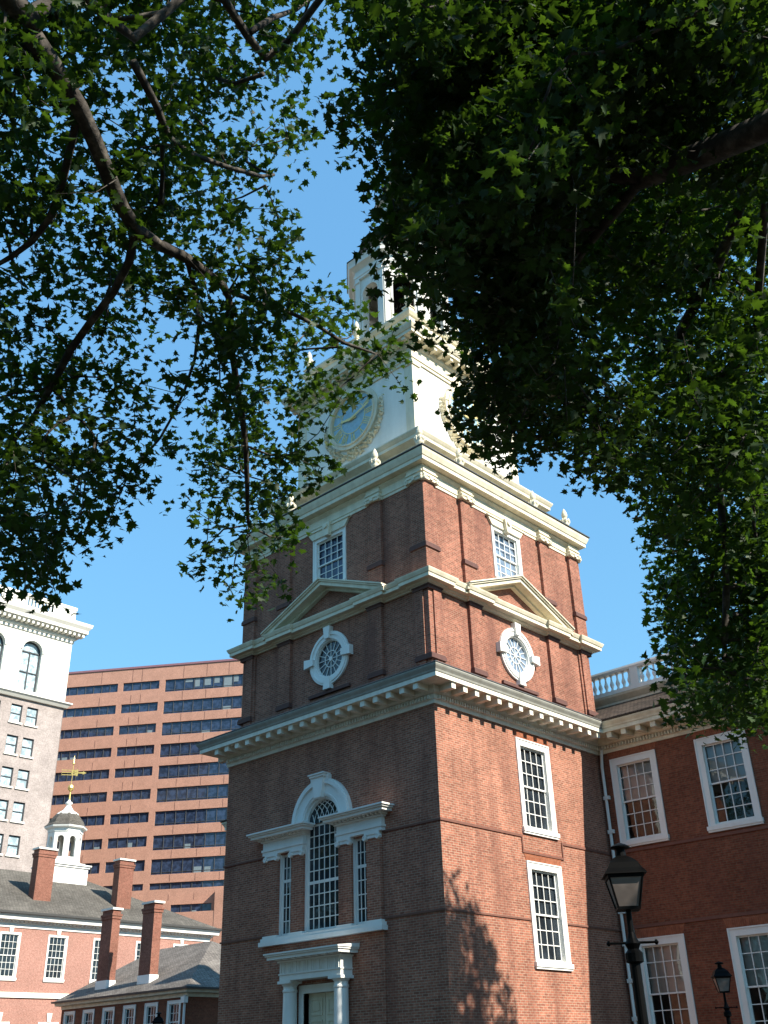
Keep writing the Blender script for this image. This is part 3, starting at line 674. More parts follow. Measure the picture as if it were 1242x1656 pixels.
m = MB(); m.sweep(hq, [(-rs-.1, 14.10), (-rs+.16, 14.10), (-rs+.16, 14.24), (-rs-.1, 14.26)], closed=True); m.sweep(hq, [(-rs-.13, 14.92), (-rs+.15, 14.92), (-rs+.18, 15.0), (-rs+.16, 15.08), (-rs-.13, 15.10)], closed=True)
bal = m.build('balustrade', M['white'], hall)
yb = DT+rs-.02
m = MB()
for x in (-2.0, .9, 3.8, 6.7, HX1-rs): piece('pedestal', 'white', bal, lambda m: m.box(WF, x-.17, x+.17, yb-.13, yb+.13, 14.24, 14.93))
pr = [(.075, 0), (.075, .05), (.045, .08), (.05, .14), (.085, .24), (.08, .30), (.04, .42), (.03, .55), (.05, .58), (.035, .60), (.07, .63), (.07, .68)]
bm0 = None
xs = [a+.17+.26*k+.13-.02 for a in (-2.0, .9, 3.8, 6.7) for k in range(10)]
for x in xs:
    if bm0 is None:
        m = MB(); m.lathe((x, yb, 14.25), pr, 10); bm0 = m.build('baluster', M['white'], bal, smooth=True); x00 = x
    else:
        c = bm0.copy(); COL.objects.link(c); c.parent = bal; c.location = (x-x00, 0, 0)
# paired end chimneys joined by a parapet wall
for x in (HX0+.1, HX1-1.1):
    m = MB(); m.box(WF, x, x+1.0, 11.0, 13.4, 12.3, 19.7); m.box(WF, x, x+1.0, 18.1, 20.7, 12.3, 19.9); m.box(WF, x+.05, x+.95, 13.4, 18.1, 12.3, 16.4); m.box(WF, x-.08, x+1.08, 10.92, 13.48, 19.2, 19.45); m.box(WF, x-.08, x+1.08, 18.02, 20.78, 19.4, 19.65)
    m.build('end_chimney', M['brick_hall'], hall)
# downspouts in the corner
m = MB(); m.tube([(.24, DT-.10, 11.5), (.20, DT-.10, 11.2), (.16, DT-.08, 10.9), (.16, DT-.08, 2.6), (.16, DT-.08, .2)], .055, 8)
for z in (9.75, 8.6, 7.2, 6.0, 5.0, 3.9, 2.8): m.box(WF, .08, .30, DT-.14, DT-.02, z, z+.12)
m.build('downspout', M['white'], hall)
m = MB(); m.tube([(.52, DT-.08, 5.5), (.52, DT-.08, .2)], .04, 8); m.build('conduit', M['white'], hall)
# ================================================================== GROUND
m = MB(); m.quad((-1500, -1500, 0), (1500, -1500, 0), (1500, 1500, 0), (-1500, 1500, 0)); g = m.build('ground', M['ground']); g['kind'] = 'structure'
# ================================================================== STREET LAMPS
def make_lamp(loc, label, rot=0.0):
    t = thing('street_lamp', label, 'street lamp', loc, 'street lamps around the hall')
    fr = frame((loc[0], loc[1]), (math.cos(rot), math.sin(rot)), (-math.sin(rot), math.cos(rot))); x, y = loc[:2]
    m = MB(); m.lathe((x, y, 0), [(.17, 0), (.17, .12), (.13, .16), (.12, .5), (.075, .62), (.058, .9), (.05, 2.50), (.09, 2.52), (.09, 2.60), (.055, 2.64), (.08, 2.69), (.05, 2.74), (.032, 2.80), (.028, 3.02), (.07, 3.04)], 14)
    m.build('post', M['iron'], t)
    m = MB(); m.tube([fr(-.24, 0, 2.70), fr(.24, 0, 2.70)], .014, 6)
    for s in (-1, 1): m.lathe(fr(.24*s, 0, 2.675), [(.01, 0), (.026, .025), (.01, .05)], 8)
    m.build('ladder_bar', M['iron'], t)
    a0 = math.pi/4+rot; zb, zt = 3.03, 3.33; hb, ht = .108, .172
    m = MB(); m.box(fr, -hb-.01, hb+.01, -hb-.01, hb+.01, zb-.02, zb+.01)
    for sx in (-1, 1):
        for sy in (-1, 1): m.tube([fr(sx*hb, sy*hb, zb), fr(sx*ht, sy*ht, zt)], .012, 5)
    m.box(fr, -ht-.012, ht+.012, -ht-.012, ht+.012, zt-.012, zt+.02)
    m.build('lantern_frame', M['iron'], t)
    m = MB(); b, c = hb-.004, ht-.004
    for i in range(4):
        q = [(1, 1), (-1, 1), (-1, -1), (1, -1)]; (x0, y0), (x1, y1) = q[i], q[(i+1) % 4]
        m.quad(fr(x0*b, y0*b, zb+.01), fr(x1*b, y1*b, zb+.01), fr(x1*c, y1*c, zt-.01), fr(x0*c, y0*c, zt-.01))
    m.build('lamp_glass', M['lampglass'], t, normals=False)
    m = MB(); s2 = math.sqrt(2)
    m.lathe((x, y, zt+.02), [((ht+.045)*s2, 0), ((ht+.04)*s2, .012), (.175*s2, .06), (.145*s2, .12), (.10*s2, .165), (.045*s2, .20)], 4, a0)
    m.lathe((x, y, zt+.2), [(.055, 0), (.05, .06), (.045, .09), (.10, .10), (.105, .115), (.06, .14), (.03, .15), (.01, .16)], 12)
    m.build('lantern_cap', M['iron'], t)
    return t
def polar(px_x, dist):     # a spot on the ground in the direction of a picture column
    return px_x
lamp = make_lamp((13.42, -13.0, 0), 'nearest and largest black street lamp, before the corner of tower and hall', R(38))
index_kids()
for loc, rz, lb in (((6.95, 1.7, 0), R(0), 'distant black street lamp in front of the ground floor windows at the lower right'),
                    ((-14.3, .9, 0), R(12), 'far black street lamp whose cap shows before the low building at lower left')):
    c = copy_tree(lamp); c.location = loc; c.rotation_euler.z = rz; c['label'] = lb
# ================================================================== WEST WING (low hipped building)
ww = thing('low_brick_building', 'low red brick building with hipped shingle roof and two tall chimneys at lower left', 'building', (-39, 22, 0))
X1, X0, Y0, Y1 = -32.4, -45.6, 15.6, 29.0
FS = frame((0, Y0), (1, 0), (0, -1)); FE = frame((X1, 0), (0, 1), (1, 0))
wx = [-44.6, -42.4, -40.2, -38.0, -35.8, -33.6]
m = MB(); m.wall(FS, X0, X1, -.2, 5.75, 0, [(c-.6, c+.6, 3.4, 5.45) for c in wx], .25); m.wall(FE, Y0, Y1, -.2, 5.75, 0); m.wall(frame((X0, 0), (0, 1), (-1, 0)), Y0, Y1, -.2, 5.75, 0); m.wall(frame((0, Y1), (1, 0), (0, 1)), X0, X1, -.2, 5.75, 0)
m.build('brick_wall', M['brick_hall'], ww)
for c in wx: window(ww, FS, c, 1.2, 3.4, 5.45, 0, 3, 2, 2, rec=.14, cas=.14)
wq = [(X0, Y0), (X1, Y0), (X1, Y1), (X0, Y1)]
m = MB(); m.sweep(wq, [(-.1, 5.62), (.04, 5.62), (.05, 5.8), (.34, 5.84), (.36, 5.95), (.40, 6.04), (-.1, 6.06)], closed=True); m.build('eaves_cornice', M['cream'], ww)
def hip_roof(par, x0, x1, y0, y1, z0, z1, rx0, rx1, ry0, ry1, mat, name='hip_roof'):
    m = MB(); a, b, c, d = (x0, y0, z0), (x1, y0, z0), (x1, y1, z0), (x0, y1, z0)
    if abs(rx0-rx1) > .01 and abs(ry0-ry1) < .01:
        e, f = (rx0, ry0, z1), (rx1, ry0, z1); m.add([a, b, c, d, e, f], [(0, 1, 5, 4), (1, 2, 5), (2, 3, 4, 5), (3, 0, 4), (3, 2, 1, 0)])
    else:
        e, f = (rx0, ry0, z1), (rx0, ry1, z1); m.add([a, b, c, d, e, f], [(0, 1, 4), (1, 2, 5, 4), (2, 3, 5), (3, 0, 4, 5), (3, 2, 1, 0)])
    return m.build(name, mat, par)
o = hip_roof(ww, X0-.45, X1+.45, Y0-.45, Y1+.45, 6.07, 9.5, -45.5, -39.1, 22.3, 22.3, M['slate2'])
m = MB(); m.sweep(wq, [(.38, 6.0), (.52, 6.0), (.54, 6.10), (.40, 6.11)], closed=True); m.build('gutter', M['lead'], ww)
def chimney(par, x0, x1, y0, y1, z0, z1, mat='chim'):
    m = MB(); m.box(WF, x0, x1, y0, y1, z0, z1); m.box(WF, x0-.05, x1+.05, y0-.05, y1+.05, z1-.55, z1-.38); m.box(WF, x0-.09, x1+.09, y0-.09, y1+.09, z1-.379, z1-.25); o = m.build('chimney', M[mat], par)
    m = MB(); m.box(WF, x0-.1, x1+.1, y0-.1, y1+.1, z1-.01, z1+.12); m.build('chimney_cap', M['limestone'], o)
    m = MB(); m.sweep([(x0, y0), (x1, y0), (x1, y1), (x0, y1)], [(-.02, z0+.0), (.03, z0), (.03, z0+.75), (-.02, z0+.75)], closed=True); m.build('flashing', M['white'], o)
chimney(ww, -43.2, -42.0, 16.4, 17.0, 6.4, 11.35); chimney(ww, -38.6, -37.4, 16.4, 17.0, 6.4, 11.25)
m = MB(); m.tube([(X1-.1, Y0-.12, 5.7), (X1-.1, Y0-.12, .1)], .07, 8); m.box(WF, X1-.27, X1+.07, Y0-.28, Y0-.02, 5.3, 5.62); m.build('downspout', M['white'], ww)
# ================================================================== CONGRESS HALL
ch = thing('brick_court_house', 'sunlit salmon brick building with white cupola and long shingle roof at lower left', 'building', (-59.5, 17, 0))
CX1, CX0, CY0, CY1 = -52.0, -67.0, -10.0, 32.0
FE = frame((CX1, 0), (0, 1), (1, 0)); cy = [14.9-3.5*k for k in range(1, 7)]+[14.75, 18.45, 22.15, 25.85, 29.3]
m = MB(); m.wall(FE, CY0, CY1, -.2, 11.5, 0, [(c-.75, c+.75, 7.95, 10.8) for c in cy]+[(c-.75, c+.75, 2.0, 5.2) for c in cy], .25)
m.wall(frame((0, CY1), (1, 0), (0, 1)), CX0, CX1, -.2, 11.5, 0); m.wall(frame((0, CY0), (1, 0), (0, -1)), CX0, CX1, -.2, 11.5, 0); m.wall(frame((CX0, 0), (0, 1), (-1, 0)), CY0, CY1, -.2, 11.5, 0)
m.build('brick_wall', M['pinkbrick'], ch)
for c in cy:
    if c > 10: window(ch, FE, c, 1.5, 7.95, 10.8, 0, 4, 3, 3, rec=.14, cas=.10)
    if c > 10:
        window(ch, FE, c, 1.5, 2.0, 5.2, 0, 4, 3, 3, rec=.14, cas=.13)
for c in cy:
    if c < 12: continue
    piece('keystone', 'limestone', ch, lambda m: m.prism(FE, [(c-.12, 10.85), (c+.12, 10.85), (c+.2, 11.35), (c-.2, 11.35)], 0, .08)); piece('keystone', 'limestone', ch, lambda m: m.prism(FE, [(c-.12, 5.25), (c+.12, 5.25), (c+.2, 5.8), (c-.2, 5.8)], 0, .08))
m = MB(); m.box(FE, CY0, CY1, .001, .10, 6.72, 7.05); m.build('belt_course', M['limestone'], ch)
cq = [(CX0, CY0), (CX1, CY0), (CX1, CY1), (CX0, CY1)]
m = MB(); m.sweep(cq, [(-.1, 11.15), (.06, 11.15), (.08, 11.4), (.16, 11.45), (.18, 11.58), (.55, 11.62), (.57, 11.78), (.66, 11.95), (.67, 12.0), (-.1, 12.02)], closed=True)
m.blocks((CX1, CY0), (CX1, CY1), .32, .13, .17, .36, 11.5, 11.619); m.build('modillion_cornice', M['white'], ch)
hip_roof(ch, CX0-.75, CX1+.75, CY0-.75, CY1+.75, 12.03, 16.3, (CX0+CX1)/2, (CX0+CX1)/2, CY0+7, 24.0, M['slate'])
m = MB(); m.sweep(cq, [(.66, 11.98), (.82, 11.98), (.84, 12.12), (.6, 12.13)], closed=True); m.build('gutter', M['lead'], ch)
chimney(ch, -54.6, -53.8, 17.1, 18.5, 12.5, 17.0); chimney(ch, -54.6, -53.8, 24.2, 25.5, 12.5, 16.95)
# cupola
ux, uy = -59.5, 22.35; cup = MB(); fr = frame((ux, uy), (1, 0), (0, 1))
cup.box(fr, -1.55, 1.55, -1.55, 1.55, 15.3, 16.9); cup.box(fr, -1.75, 1.75, -1.75, 1.75, 16.9, 17.0); cup.box(fr, -1.65, 1.65, -1.65, 1.65, 16.75, 16.9); cup.box(fr, -1.35, 1.35, -1.35, 1.35, 17.0, 17.15)
ap2 = 1.28; sd2 = 2*ap2*math.tan(R(22.5))
for i in range(8):
    a = R(45*i); nd = (math.cos(a), math.sin(a)); f8 = frame((ux, uy), (-nd[1], nd[0]), nd)
    cup.wall(f8, -sd2/2, sd2/2, 17.0, 19.9, ap2, [(-.28, .28, 17.6, 19.45)], .2); cup.archfill(f8, 0, .28, 19.0, 19.451, ap2-.18, ap2-.002, 8)
    cup.box(f8, -.30, .30, ap2-.15, ap2+.03, 17.45, 17.6); cup.box(f8, -sd2/2, sd2/2, ap2+.001, ap2+.05, 18.95, 19.05) if 0 else None
q8 = [(ux+ap2/math.cos(R(22.5))*math.cos(R(22.5+45*i)), uy+ap2/math.cos(R(22.5))*math.sin(R(22.5+45*i))) for i in range(8)]
cup.sweep(q8, [(-.1, 19.6), (.05, 19.6), (.06, 19.85), (.30, 19.95), (.34, 20.08), (-.2, 20.1)], closed=True)
cup.sweep(q8, [(-.1, 17.0), (.12, 17.0), (.12, 17.3), (.0, 17.35)], closed=True)
co = cup.build('cupola', M['white'], ch)
m = MB(); m.sweep(q8, [(.32, 20.09), (.36, 20.1), (.1, 20.35), (-.02, 20.65), (-.25, 20.95), (-.45, 21.2), (-.6, 21.2)], closed=True); m.build('dome', M['slate'], co)
m = MB(); m.lathe((ux, uy, 0), [(.95, 21.1), (.85, 21.25), (.45, 21.5), (.25, 21.8), (.18, 21.95), (.30, 22.05), (.30, 22.15), (.15, 22.25), (.08, 22.4)], 16); m.build('cap', M['white'], co)
m = MB(); m.lathe((ux, uy, 0), [(.09, 22.3), (.05, 23.05), (.09, 23.12), (.22, 23.22), (.26, 23.4), (.22, 23.58), (.07, 23.7), (.025, 23.75), (.025, 25.4), (.11, 25.43), (.10, 25.55), (.03, 26.0), (.01, 26.15)], 12)
fv = frame((ux, uy), (.55, .83), (.83, -.55))
for zz in (24.5, 24.7, 24.9): m.prism(fv, [(-.95, zz-.08), (-.8, zz-.03), (.3, zz-.03), (.3, zz+.03), (-.8, zz+.03), (-.95, zz+.08), (-.85, zz)], -.02, .02)
m.prism(fv, [(.3, 24.42), (.42, 24.42), (.46, 24.66), (.85, 24.63), (.85, 24.56), (1.15, 24.7), (.85, 24.84), (.85, 24.77), (.46, 24.74), (.42, 24.98), (.3, 24.98)], -.02, .02)
m.ring(fv, .1, 24.7, .1, .22, -.02, .02, 0, 360, 14); m.build('weathervane', M['gold'], co)
# ================================================================== RED BRICK OFFICE TOWER (far)
nrm = Vector((.57, -.82)).normalized(); tdv = Vector((.82, .57)).normalized(); kk = -110.0387/math.hypot(.57, .82)
ob = thing('office_building', 'big modern reddish brick office block with long ribbon windows behind the cupola', 'office building', (-95, 68, 0))
sc_t = 1/math.hypot(.82, .57)
FO = frame((nrm.x*kk, nrm.y*kk), tdv, nrm); T = lambda t: t*sc_t
rows = [(52.75, 54.05), (49.35, 50.7), (46.1, 47.45), (42.9, 44.25), (39.75, 41.1), (36.45, 37.85), (33.2, 34.6), (29.9, 31.3), (26.65, 28.1), (24.1, 24.95)]
strips = []
for i, (a, b) in enumerate(rows):
    strips += [(T(-72), T(-57.8), a, b), (T(-57.0), T(-51.3), a, b)]
    strips.append((T(-50.4), T(-28), a-(.6 if i < 9 else 0), b))
strips += [(T(-47.2), T(-41.5), 20.8, 22.05), (T(-60), T(-50.5), 20.8, 22.05)]
m = MB(); m.wall(FO, T(-74), T(-24), 0, 56.2, 0, strips, .3)
m.wall(frame(FO(T(-74), 0, 0)[:2], (-nrm.x, -nrm.y), (-tdv.x, -tdv.y)), 0, 30, 0, 56.2, 0); m.wall(frame(FO(T(-24), 0, 0)[:2], (-nrm.x, -nrm.y), (tdv.x, tdv.y)), 0, 30, 0, 56.2, 0); m.wall(FO, T(-74), T(-24), 0, 56.2, -30)
m.quad(FO(T(-74), 0, 56.2), FO(T(-24), 0, 56.2), FO(T(-24), -30, 56.2), FO(T(-74), -30, 56.2))
for a, b in ((-50.5+.0, -40.6),): m.box(FO, T(-46.7), T(-40.7), .01, 1.2, 0, 20.9)
m.box(FO, T(-40.7), T(-30), .01, 1.25, 0, 23.8)
m.build('brick_wall', M['officebrick'], ob)
m = MB(); m.box(FO, T(-74), T(-24), -.25, .12, 56.2, 56.5)
for z in (20.6, ): pass
m.build('parapet_coping', plain('mauve_coping', (.25, .12, .14), .7), ob)
for t_ in (-66.5, -60.5, -55.6, -54.1, -47.6, -44.0, -40.6, -37.0, -33.5):      # vertical movement joints
    m = MB()
    zz = [22.6]+[v for r_ in sorted(rows) for v in (r_[0]-.7, r_[1]+.1)]+[56.1]
    for a_, b_ in zip(zz[0::2], zz[1::2]): m.box(FO, T(t_)-.03, T(t_)+.03, .001, .012, a_, b_)
    m.build('panel_joint', M['dkbrick'], ob)
mf = plain('window_mullion', (.10, .10, .10), .4, .3)
for i, (a, b, c, d) in enumerate(strips):
    g = MB(); g.quad(FO(a, -.22, c), FO(b, -.22, c), FO(b, -.22, d), FO(a, -.22, d)); go = g.build('ribbon_window', M['glassb' if i % 3 or i > 6 else 'glassb'], ob, normals=False)
    g = MB(); n = max(2, int(round((b-a)/(1.35 if i % 3 < 2 else 1.5))))
    for k in range(n+1): x = a+(b-a)*k/n; g.box(FO, x-.035, x+.035, -.21, -.12, c, d)
    g.box(FO, a, b, -.2, -.15, c+.28 if d-c > 1.5 else c, c+.33 if d-c > 1.5 else c+.05); g.build('mullions', mf, go)
    g = MB(); rr = random.Random(i)
    for k in range(n):
        if rr.random() < (.8 if i == 2 else .10):
            x = a+(b-a)*k/n; hgt = (d-c)*rr.uniform(.25, .95); g.box(FO, x+.1, x+(b-a)/n*rr.uniform(.4, .9), -.215, -.19, d-hgt if i == 2 else c, d if i == 2 else c+hgt*.5)
    if g.v: g.build('blinds', plain('office_blind', (.18, .23, .25), .8), go)
# ================================================================== BEIGE BUILDING (far left)
bb = thing('beige_building', 'tall beige brick building with white arcaded top floor at the left edge', 'building', (-100, 18, 0))
BX, BY1, BY0, BX0 = -90.0, 37.7, -12.0, -125.0
FE = frame((BX, 0), (0, 1), (1, 0)); q = [(BX0, BY0), (BX, BY0), (BX, BY1), (BX0, BY1)]
ac = [32.6-4.85*k for k in range(9)]
m = MB(); m.wall(FE, BY0, BY1, 41.5, 50, 0, [(c-1.3, c+1.3, 42.1, 48.3) for c in ac], .7)
for c in ac: m.archfill(FE, c, 1.3, 47.0, 48.301, -.6, -.002, 12)
for o_, u_, n_, a, b in (((0, BY1), (1, 0), (0, 1), BX0, BX), ((0, BY0), (1, 0), (0, -1), BX0, BX), ((BX0, 0), (0, 1), (-1, 0), BY0, BY1)): m.wall(frame(o_, u_, n_), a, b, 41.5, 50, 0)
for c in ac:
    m.ring(FE, c, 47.0, 1.3, 1.55, -.1, .12, 0, 180, 16)
    for s in (-1, 1): m.box(FE, c+s*2.42-.0, c+s*2.42+.01, 0, .05, 42.2, 49)
m.build('stone_wall', M['limestone'], bb)
m = MB(); m.sweep(q, [(-.1, 41.0), (.25, 41.0), (.5, 41.3), (.7, 41.45), (.7, 41.6), (-.1, 41.75)], closed=True)
m.sweep(q, [(-.1, 49.3), (.15, 49.3), (.15, 49.6), (.3, 49.7), (.3, 50.3), (1.3, 50.5), (1.3, 50.9), (1.6, 51.3), (1.7, 51.7), (-.1, 51.8)], closed=True)
m.blocks((BX, BY0-.5), (BX, BY1+.8), .62, .3, .29, 1.1, 50.05, 50.49)
m.sweep(q, [(-.6, 51.7), (0, 51.7), (0, 52.6), (-.6, 52.6)], closed=True); m.sweep(q, [(-.6, 53.7), (.1, 53.7), (.1, 54.1), (-.6, 54.15)], closed=True)
for x in (BY1-1.6, BY1-8.2, BY1-14.8, BY1-21.4, BY1-28): m.box(FE, x-1.5, x+1.6, -.55, -.001, 52.6, 53.7)
for k in range(100):
    y = BY1-3-k*.46; m.box(FE, y-.1, y+.1, -.4, -.1, 52.6, 53.7)
m.build('cornice', M['limestone'], bb)
m = MB(); m.quad((BX0, BY0, 51.9), (BX, BY0, 51.9), (BX, BY1, 51.9), (BX0, BY1, 51.9)); m.build('roof', M['lead'], bb)
wz = [(38.15-3.65*k, 40.25-3.65*k) for k in range(10)]
wys = []
for k in range(6):
    for b_ in (31.75, 33.75): wys.append(b_-4.75*k)
vis = [(y, a, b) for y in wys for a, b in wz if y > 22 and a > 12]
m = MB(); m.wall(FE, BY0, BY1, 0, 41.5, -.05, [(y-.7, y+.7, a, b) for y in wys for a, b in wz], .35)
for o_, u_, n_, a, b in (((0, BY1), (1, 0), (0, 1), BX0, BX), ((0, BY0), (1, 0), (0, -1), BX0, BX), ((BX0, 0), (0, 1), (-1, 0), BY0, BY1)): m.wall(frame(o_, u_, n_), a, b, 0, 41.5, -.05)
m.build('brick_wall', M['beigebrick'], bb)
fm = plain('dark_window_frame', (.03, .035, .04), .5)
gp = glassy('pale_window_glass', (.24, .30, .32), .08, .8)
for y, a, b in vis:
    m = MB(); zm = (a+b)/2
    m.box(FE, y-.7, y-.6, -.3, -.2, a, b); m.box(FE, y+.6, y+.7, -.3, -.2, a, b); m.box(FE, y-.6, y+.6, -.3, -.2, b-.12, b); m.box(FE, y-.6, y+.6, -.3, -.2, zm-.05, zm+.05); o = m.build('window', fm, bb)
    m = MB(); m.quad(FE(y-.6, -.28, a), FE(y+.6, -.28, a), FE(y+.6, -.28, b), FE(y-.6, -.28, b)); m.build('glass', gp, o, normals=False)
    m = MB(); m.box(FE, y-.85, y+.85, -.06, .1, a-.2, a-.001); m.build('sill', M['limestone'], o)
for c in ac[:3]:
    m = MB(); m.box(FE, c-.07, c+.07, -.6, -.45, 42.1, 47); m.box(FE, c-1.25, c+1.25, -.6, -.45, 46.9, 47.05); m.box(FE, c-1.25, c+1.25, -.6, -.46, 44.4, 44.52); m.ring(FE, c, 47.0, 1.14, 1.3, -.6, -.45, 0, 180, 14)
    for s in (-1, 1): qq = sorted((c+s*1.3, c+s*1.16)); m.box(FE, qq[0], qq[1], -.6, -.45, 42.1, 47)
    o = m.build('arched_window', fm, bb)
    m = MB(); m.quad(*[FE(c-1.3, -.58, 42.1), FE(c+1.3, -.58, 42.1)]+[FE(c+1.3*math.cos(R(a)), -.58, 47+1.3*math.sin(R(a))) for a in range(0, 181, 15)]); m.build('glass', gp, o, normals=False)
# ================================================================== TREES
def leaf_mat(name, c1, c2, tr=.35):
    m, t, b = nodes(name); p = pos(t)
    gi = t.nodes.new('ShaderNodeNewGeometry'); col = mixc(t, gi.outputs['Random Per Island'], c1, c2)
    t.links.new(col, b.inputs['Base Color']); b.inputs['Roughness'].default_value = .55; b.inputs['Specular IOR Level'].default_value = .25
    tl = t.nodes.new('ShaderNodeBsdfTranslucent'); t.links.new(mixc(t, 1., col, (4.6, 4.2, 1.1), 'MULTIPLY'), tl.inputs[0])
    mx = t.nodes.new('ShaderNodeMixShader'); mx.inputs[0].default_value = tr
    t.links.new(b.outputs[0], mx.inputs[1]); t.links.new(tl.outputs[0], mx.inputs[2]); t.links.new(mx.outputs[0], t.nodes['Material Output'].inputs[0]); return m
M['leaf'] = leaf_mat('plane_tree_leaf', (.013, .031, .009), (.025, .053, .012), .25)
M['leaf2'] = leaf_mat('lighter_plane_tree_leaf', (.016, .037, .010), (.031, .066, .014), .27)
def bark_mat():
    m, t, b = nodes('mottled_bark'); p = pos(t)
    c = ramp(t, noise(t, p, 7, 4, .6), [(.35, (.028, .022, .017)), (.52, (.055, .046, .036)), (.70, (.15, .13, .105))])
    t.links.new(c, b.inputs['Base Color']); b.inputs['Roughness'].default_value = .9; bump(t, b, noise(t, p, 18, 5), .02, .6); return m
M['bark'] = bark_mat()
def dec(s): return np.array(s, float).reshape(-1, 3)/100     # centimetres
LEAF = []      # five-lobed leaf outline, half by half (x across, y along)
half = [(0, 0), (.10, .06), (.30, -.02), (.24, .16), (.52, .30), (.30, .38), (.34, .62), (.15, .58), (0, 1.0)]
def tree(name, label, cat, base, trunk, limbs, tips, nleaf, size, mat, r_trunk, seed, spread=.27, r_limb=.105, coef=.0042):
    rg = np.random.default_rng(seed)
    t = thing(name, label, cat, base)
    # skeleton: trunk + limbs, then each spray joined to its nearest neighbour already on the tree
    P = []; par = []; fixed = []
    def addchain(ch, start):
        last = start
        for a, b in zip(ch, ch[1:]):
            a, b = np.array(a), np.array(b); k = max(1, int(np.linalg.norm(b-a)/.35))
            for i in range(1, k+1): P.append(a+(b-a)*i/k); par.append(last); last = len(P)-1
        return last
    P.append(np.array(trunk[0], float)); par.append(-1); addchain(trunk, 0); ntr = len(P)
    caps = {}
    for li, L in enumerate(limbs):
        n_before = len(P)
        a = np.array(L[0], float); d = np.linalg.norm(np.array(P)-a, axis=1)
        if d.min() < .8: j = int(d.argmin()); addchain([tuple(P[j])]+list(L), j)
        else:
            j = int(np.argmin(d)) if len(P) < 3 else int(np.argmin(d+np.array([0 if q < len(P) else 0 for q in range(len(P))])))
            s = P[j]; mid = (s+a)/2+np.array([0, 0, (.12 if li == 0 else 0.)*np.linalg.norm(a-s)]); P_len = len(P)
            e = addchain([tuple(s), tuple(mid), tuple(a)], j); addchain(L, e)
        if li:
            for q_ in range(n_before, len(P)): caps[q_] = .05
    ns = len(P); tips = np.array(tips); n = len(tips)
    X = np.array(P); best = np.full(n, 1e9); bj = np.zeros(n, int)
    for j in range(ns):
        d = np.linalg.norm(tips-X[j], axis=1)*1.0; q = d < best; best[q] = d[q]; bj[q] = j
    done = np.zeros(n, bool); pl = list(P); depth = {}
    cost = best.copy(); extra = np.zeros(n)
    for _ in range(n):
        c = np.where(done, 1e9, cost); i = int(c.argmin()); done[i] = True
        pj = bj[i]; ex = (extra[pj-ns] if pj >= ns else 0); dd = np.linalg.norm(tips[i]-pl[pj]); extra_i = ex+.25*dd
        pl.append(tips[i]); idx = len(pl)-1; par.append(int(pj))
        if idx-ns != i: pass
        extra = np.append(extra, 0) if idx-ns >= len(extra) else extra; extra[idx-ns] = extra_i
        d = np.linalg.norm(tips-tips[i], axis=1)+extra_i; q = (~done) & (d < cost); cost[q] = d[q]; bj[q] = idx
    Pn = np.array(pl); N = len(Pn); cnt = np.zeros(N)
    cnt[ns:] = 1
    for i in range(N-1, 0, -1): cnt[par[i]] += cnt[i]
    rad = np.minimum(np.maximum(.005, coef*np.power(np.maximum(cnt, 1), .5)), r_limb)
    for q_, v_ in caps.items(): rad[q_] = min(rad[q_], v_)
    rad[:ntr] = np.linspace(r_trunk, r_limb*1.25, ntr)
    kids = {}
    for i in range(1, N): kids.setdefault(par[i], []).append(i)
    tb = MB(); bb_ = MB(); chains = []
    # decompose into chains following the heaviest child
    todo = [(0, None)]
    while todo:
        i, pr = todo.pop(); ch = ([pr] if pr is not None else [])+[i]
        while i in kids:
            ks = sorted(kids[i], key=lambda k: -cnt[k]); nx = ks[0]
            for k in ks[1:]: todo.append((k, i))
            ch.append(nx); i = nx
        chains.append(ch)
    for ci, ch in enumerate(chains):
        if len(ch) < 2: continue
        pts = [Pn[k] for k in ch]; rr = [rad[k] for k in ch]
        if ci: rr[0] = min(rr[0], rad[ch[1]]*1.15)
        # smooth and kink a little
        pts = [pts[0]]+[pts[k]*.5+(pts[k-1]+pts[k+1])*.25 if len(pts) > 2 else pts[k] for k in range(1, len(pts)-1)]+[pts[-1]]
        (tb if ci == 0 else bb_).tube(pts, rr, 10 if ci == 0 else (6 if rr[0] > .03 else 4))
    tr_o = tb.build('trunk', M['bark'], t, smooth=True, normals=False)
    bb_.build('branches', M['bark'], t, smooth=True, normals=False)
    # leaves
    K = n*nleaf
    ctr = np.repeat(tips, nleaf, 0); off = rg.normal(size=(K, 3)); off /= np.linalg.norm(off, axis=1)[:, None]; off *= (rg.random(K)**.5*spread)[:, None]; off[:, 2] *= .75
    ctr = ctr+off-np.array([0, 0, .03])
    az = rg.random(K)*2*np.pi; tilt = rg.normal(0, .5, K)-.35
    yv = np.stack([np.cos(az)*np.cos(tilt), np.sin(az)*np.cos(tilt), np.sin(tilt)], 1)
    rl = rg.normal(0, .6, K); hz_ = np.stack([-np.sin(az), np.cos(az), np.zeros(K)], 1); vz = np.cross(hz_, yv)
    xv = hz_*np.cos(rl)[:, None]+vz*np.sin(rl)[:, None]; nv = np.cross(xv, yv)
    sz = size*rg.uniform(.5, 1.3, K)
    H = np.array(half); nh = len(H)
    tmpl = [(x, y, .22*abs(x)) for x, y in H]+[(-x, y, .22*abs(x)) for x, y in H[1:-1]]
    T_ = np.array(tmpl); fold = rg.uniform(-.6, 2.6, K)[:, None, None]; curl = rg.uniform(-.5, .1, K)[:, None, None]; V = ctr[:, None, :]+sz[:, None, None]*(T_[None, :, 0, None]*xv[:, None, :]+(T_[None, :, 1, None]-.4)*yv[:, None, :]+(T_[None, :, 2, None]*fold+curl*(T_[None, :, 1, None]**2))*nv[:, None, :])
    nt_ = len(tmpl); V = V.reshape(-1, 3)-np.array(base)
    f1 = list(range(nh)); f2 = [0]+[nh+k for k in range(nh-2)]+[nh-1]; f2 = f2[::-1]
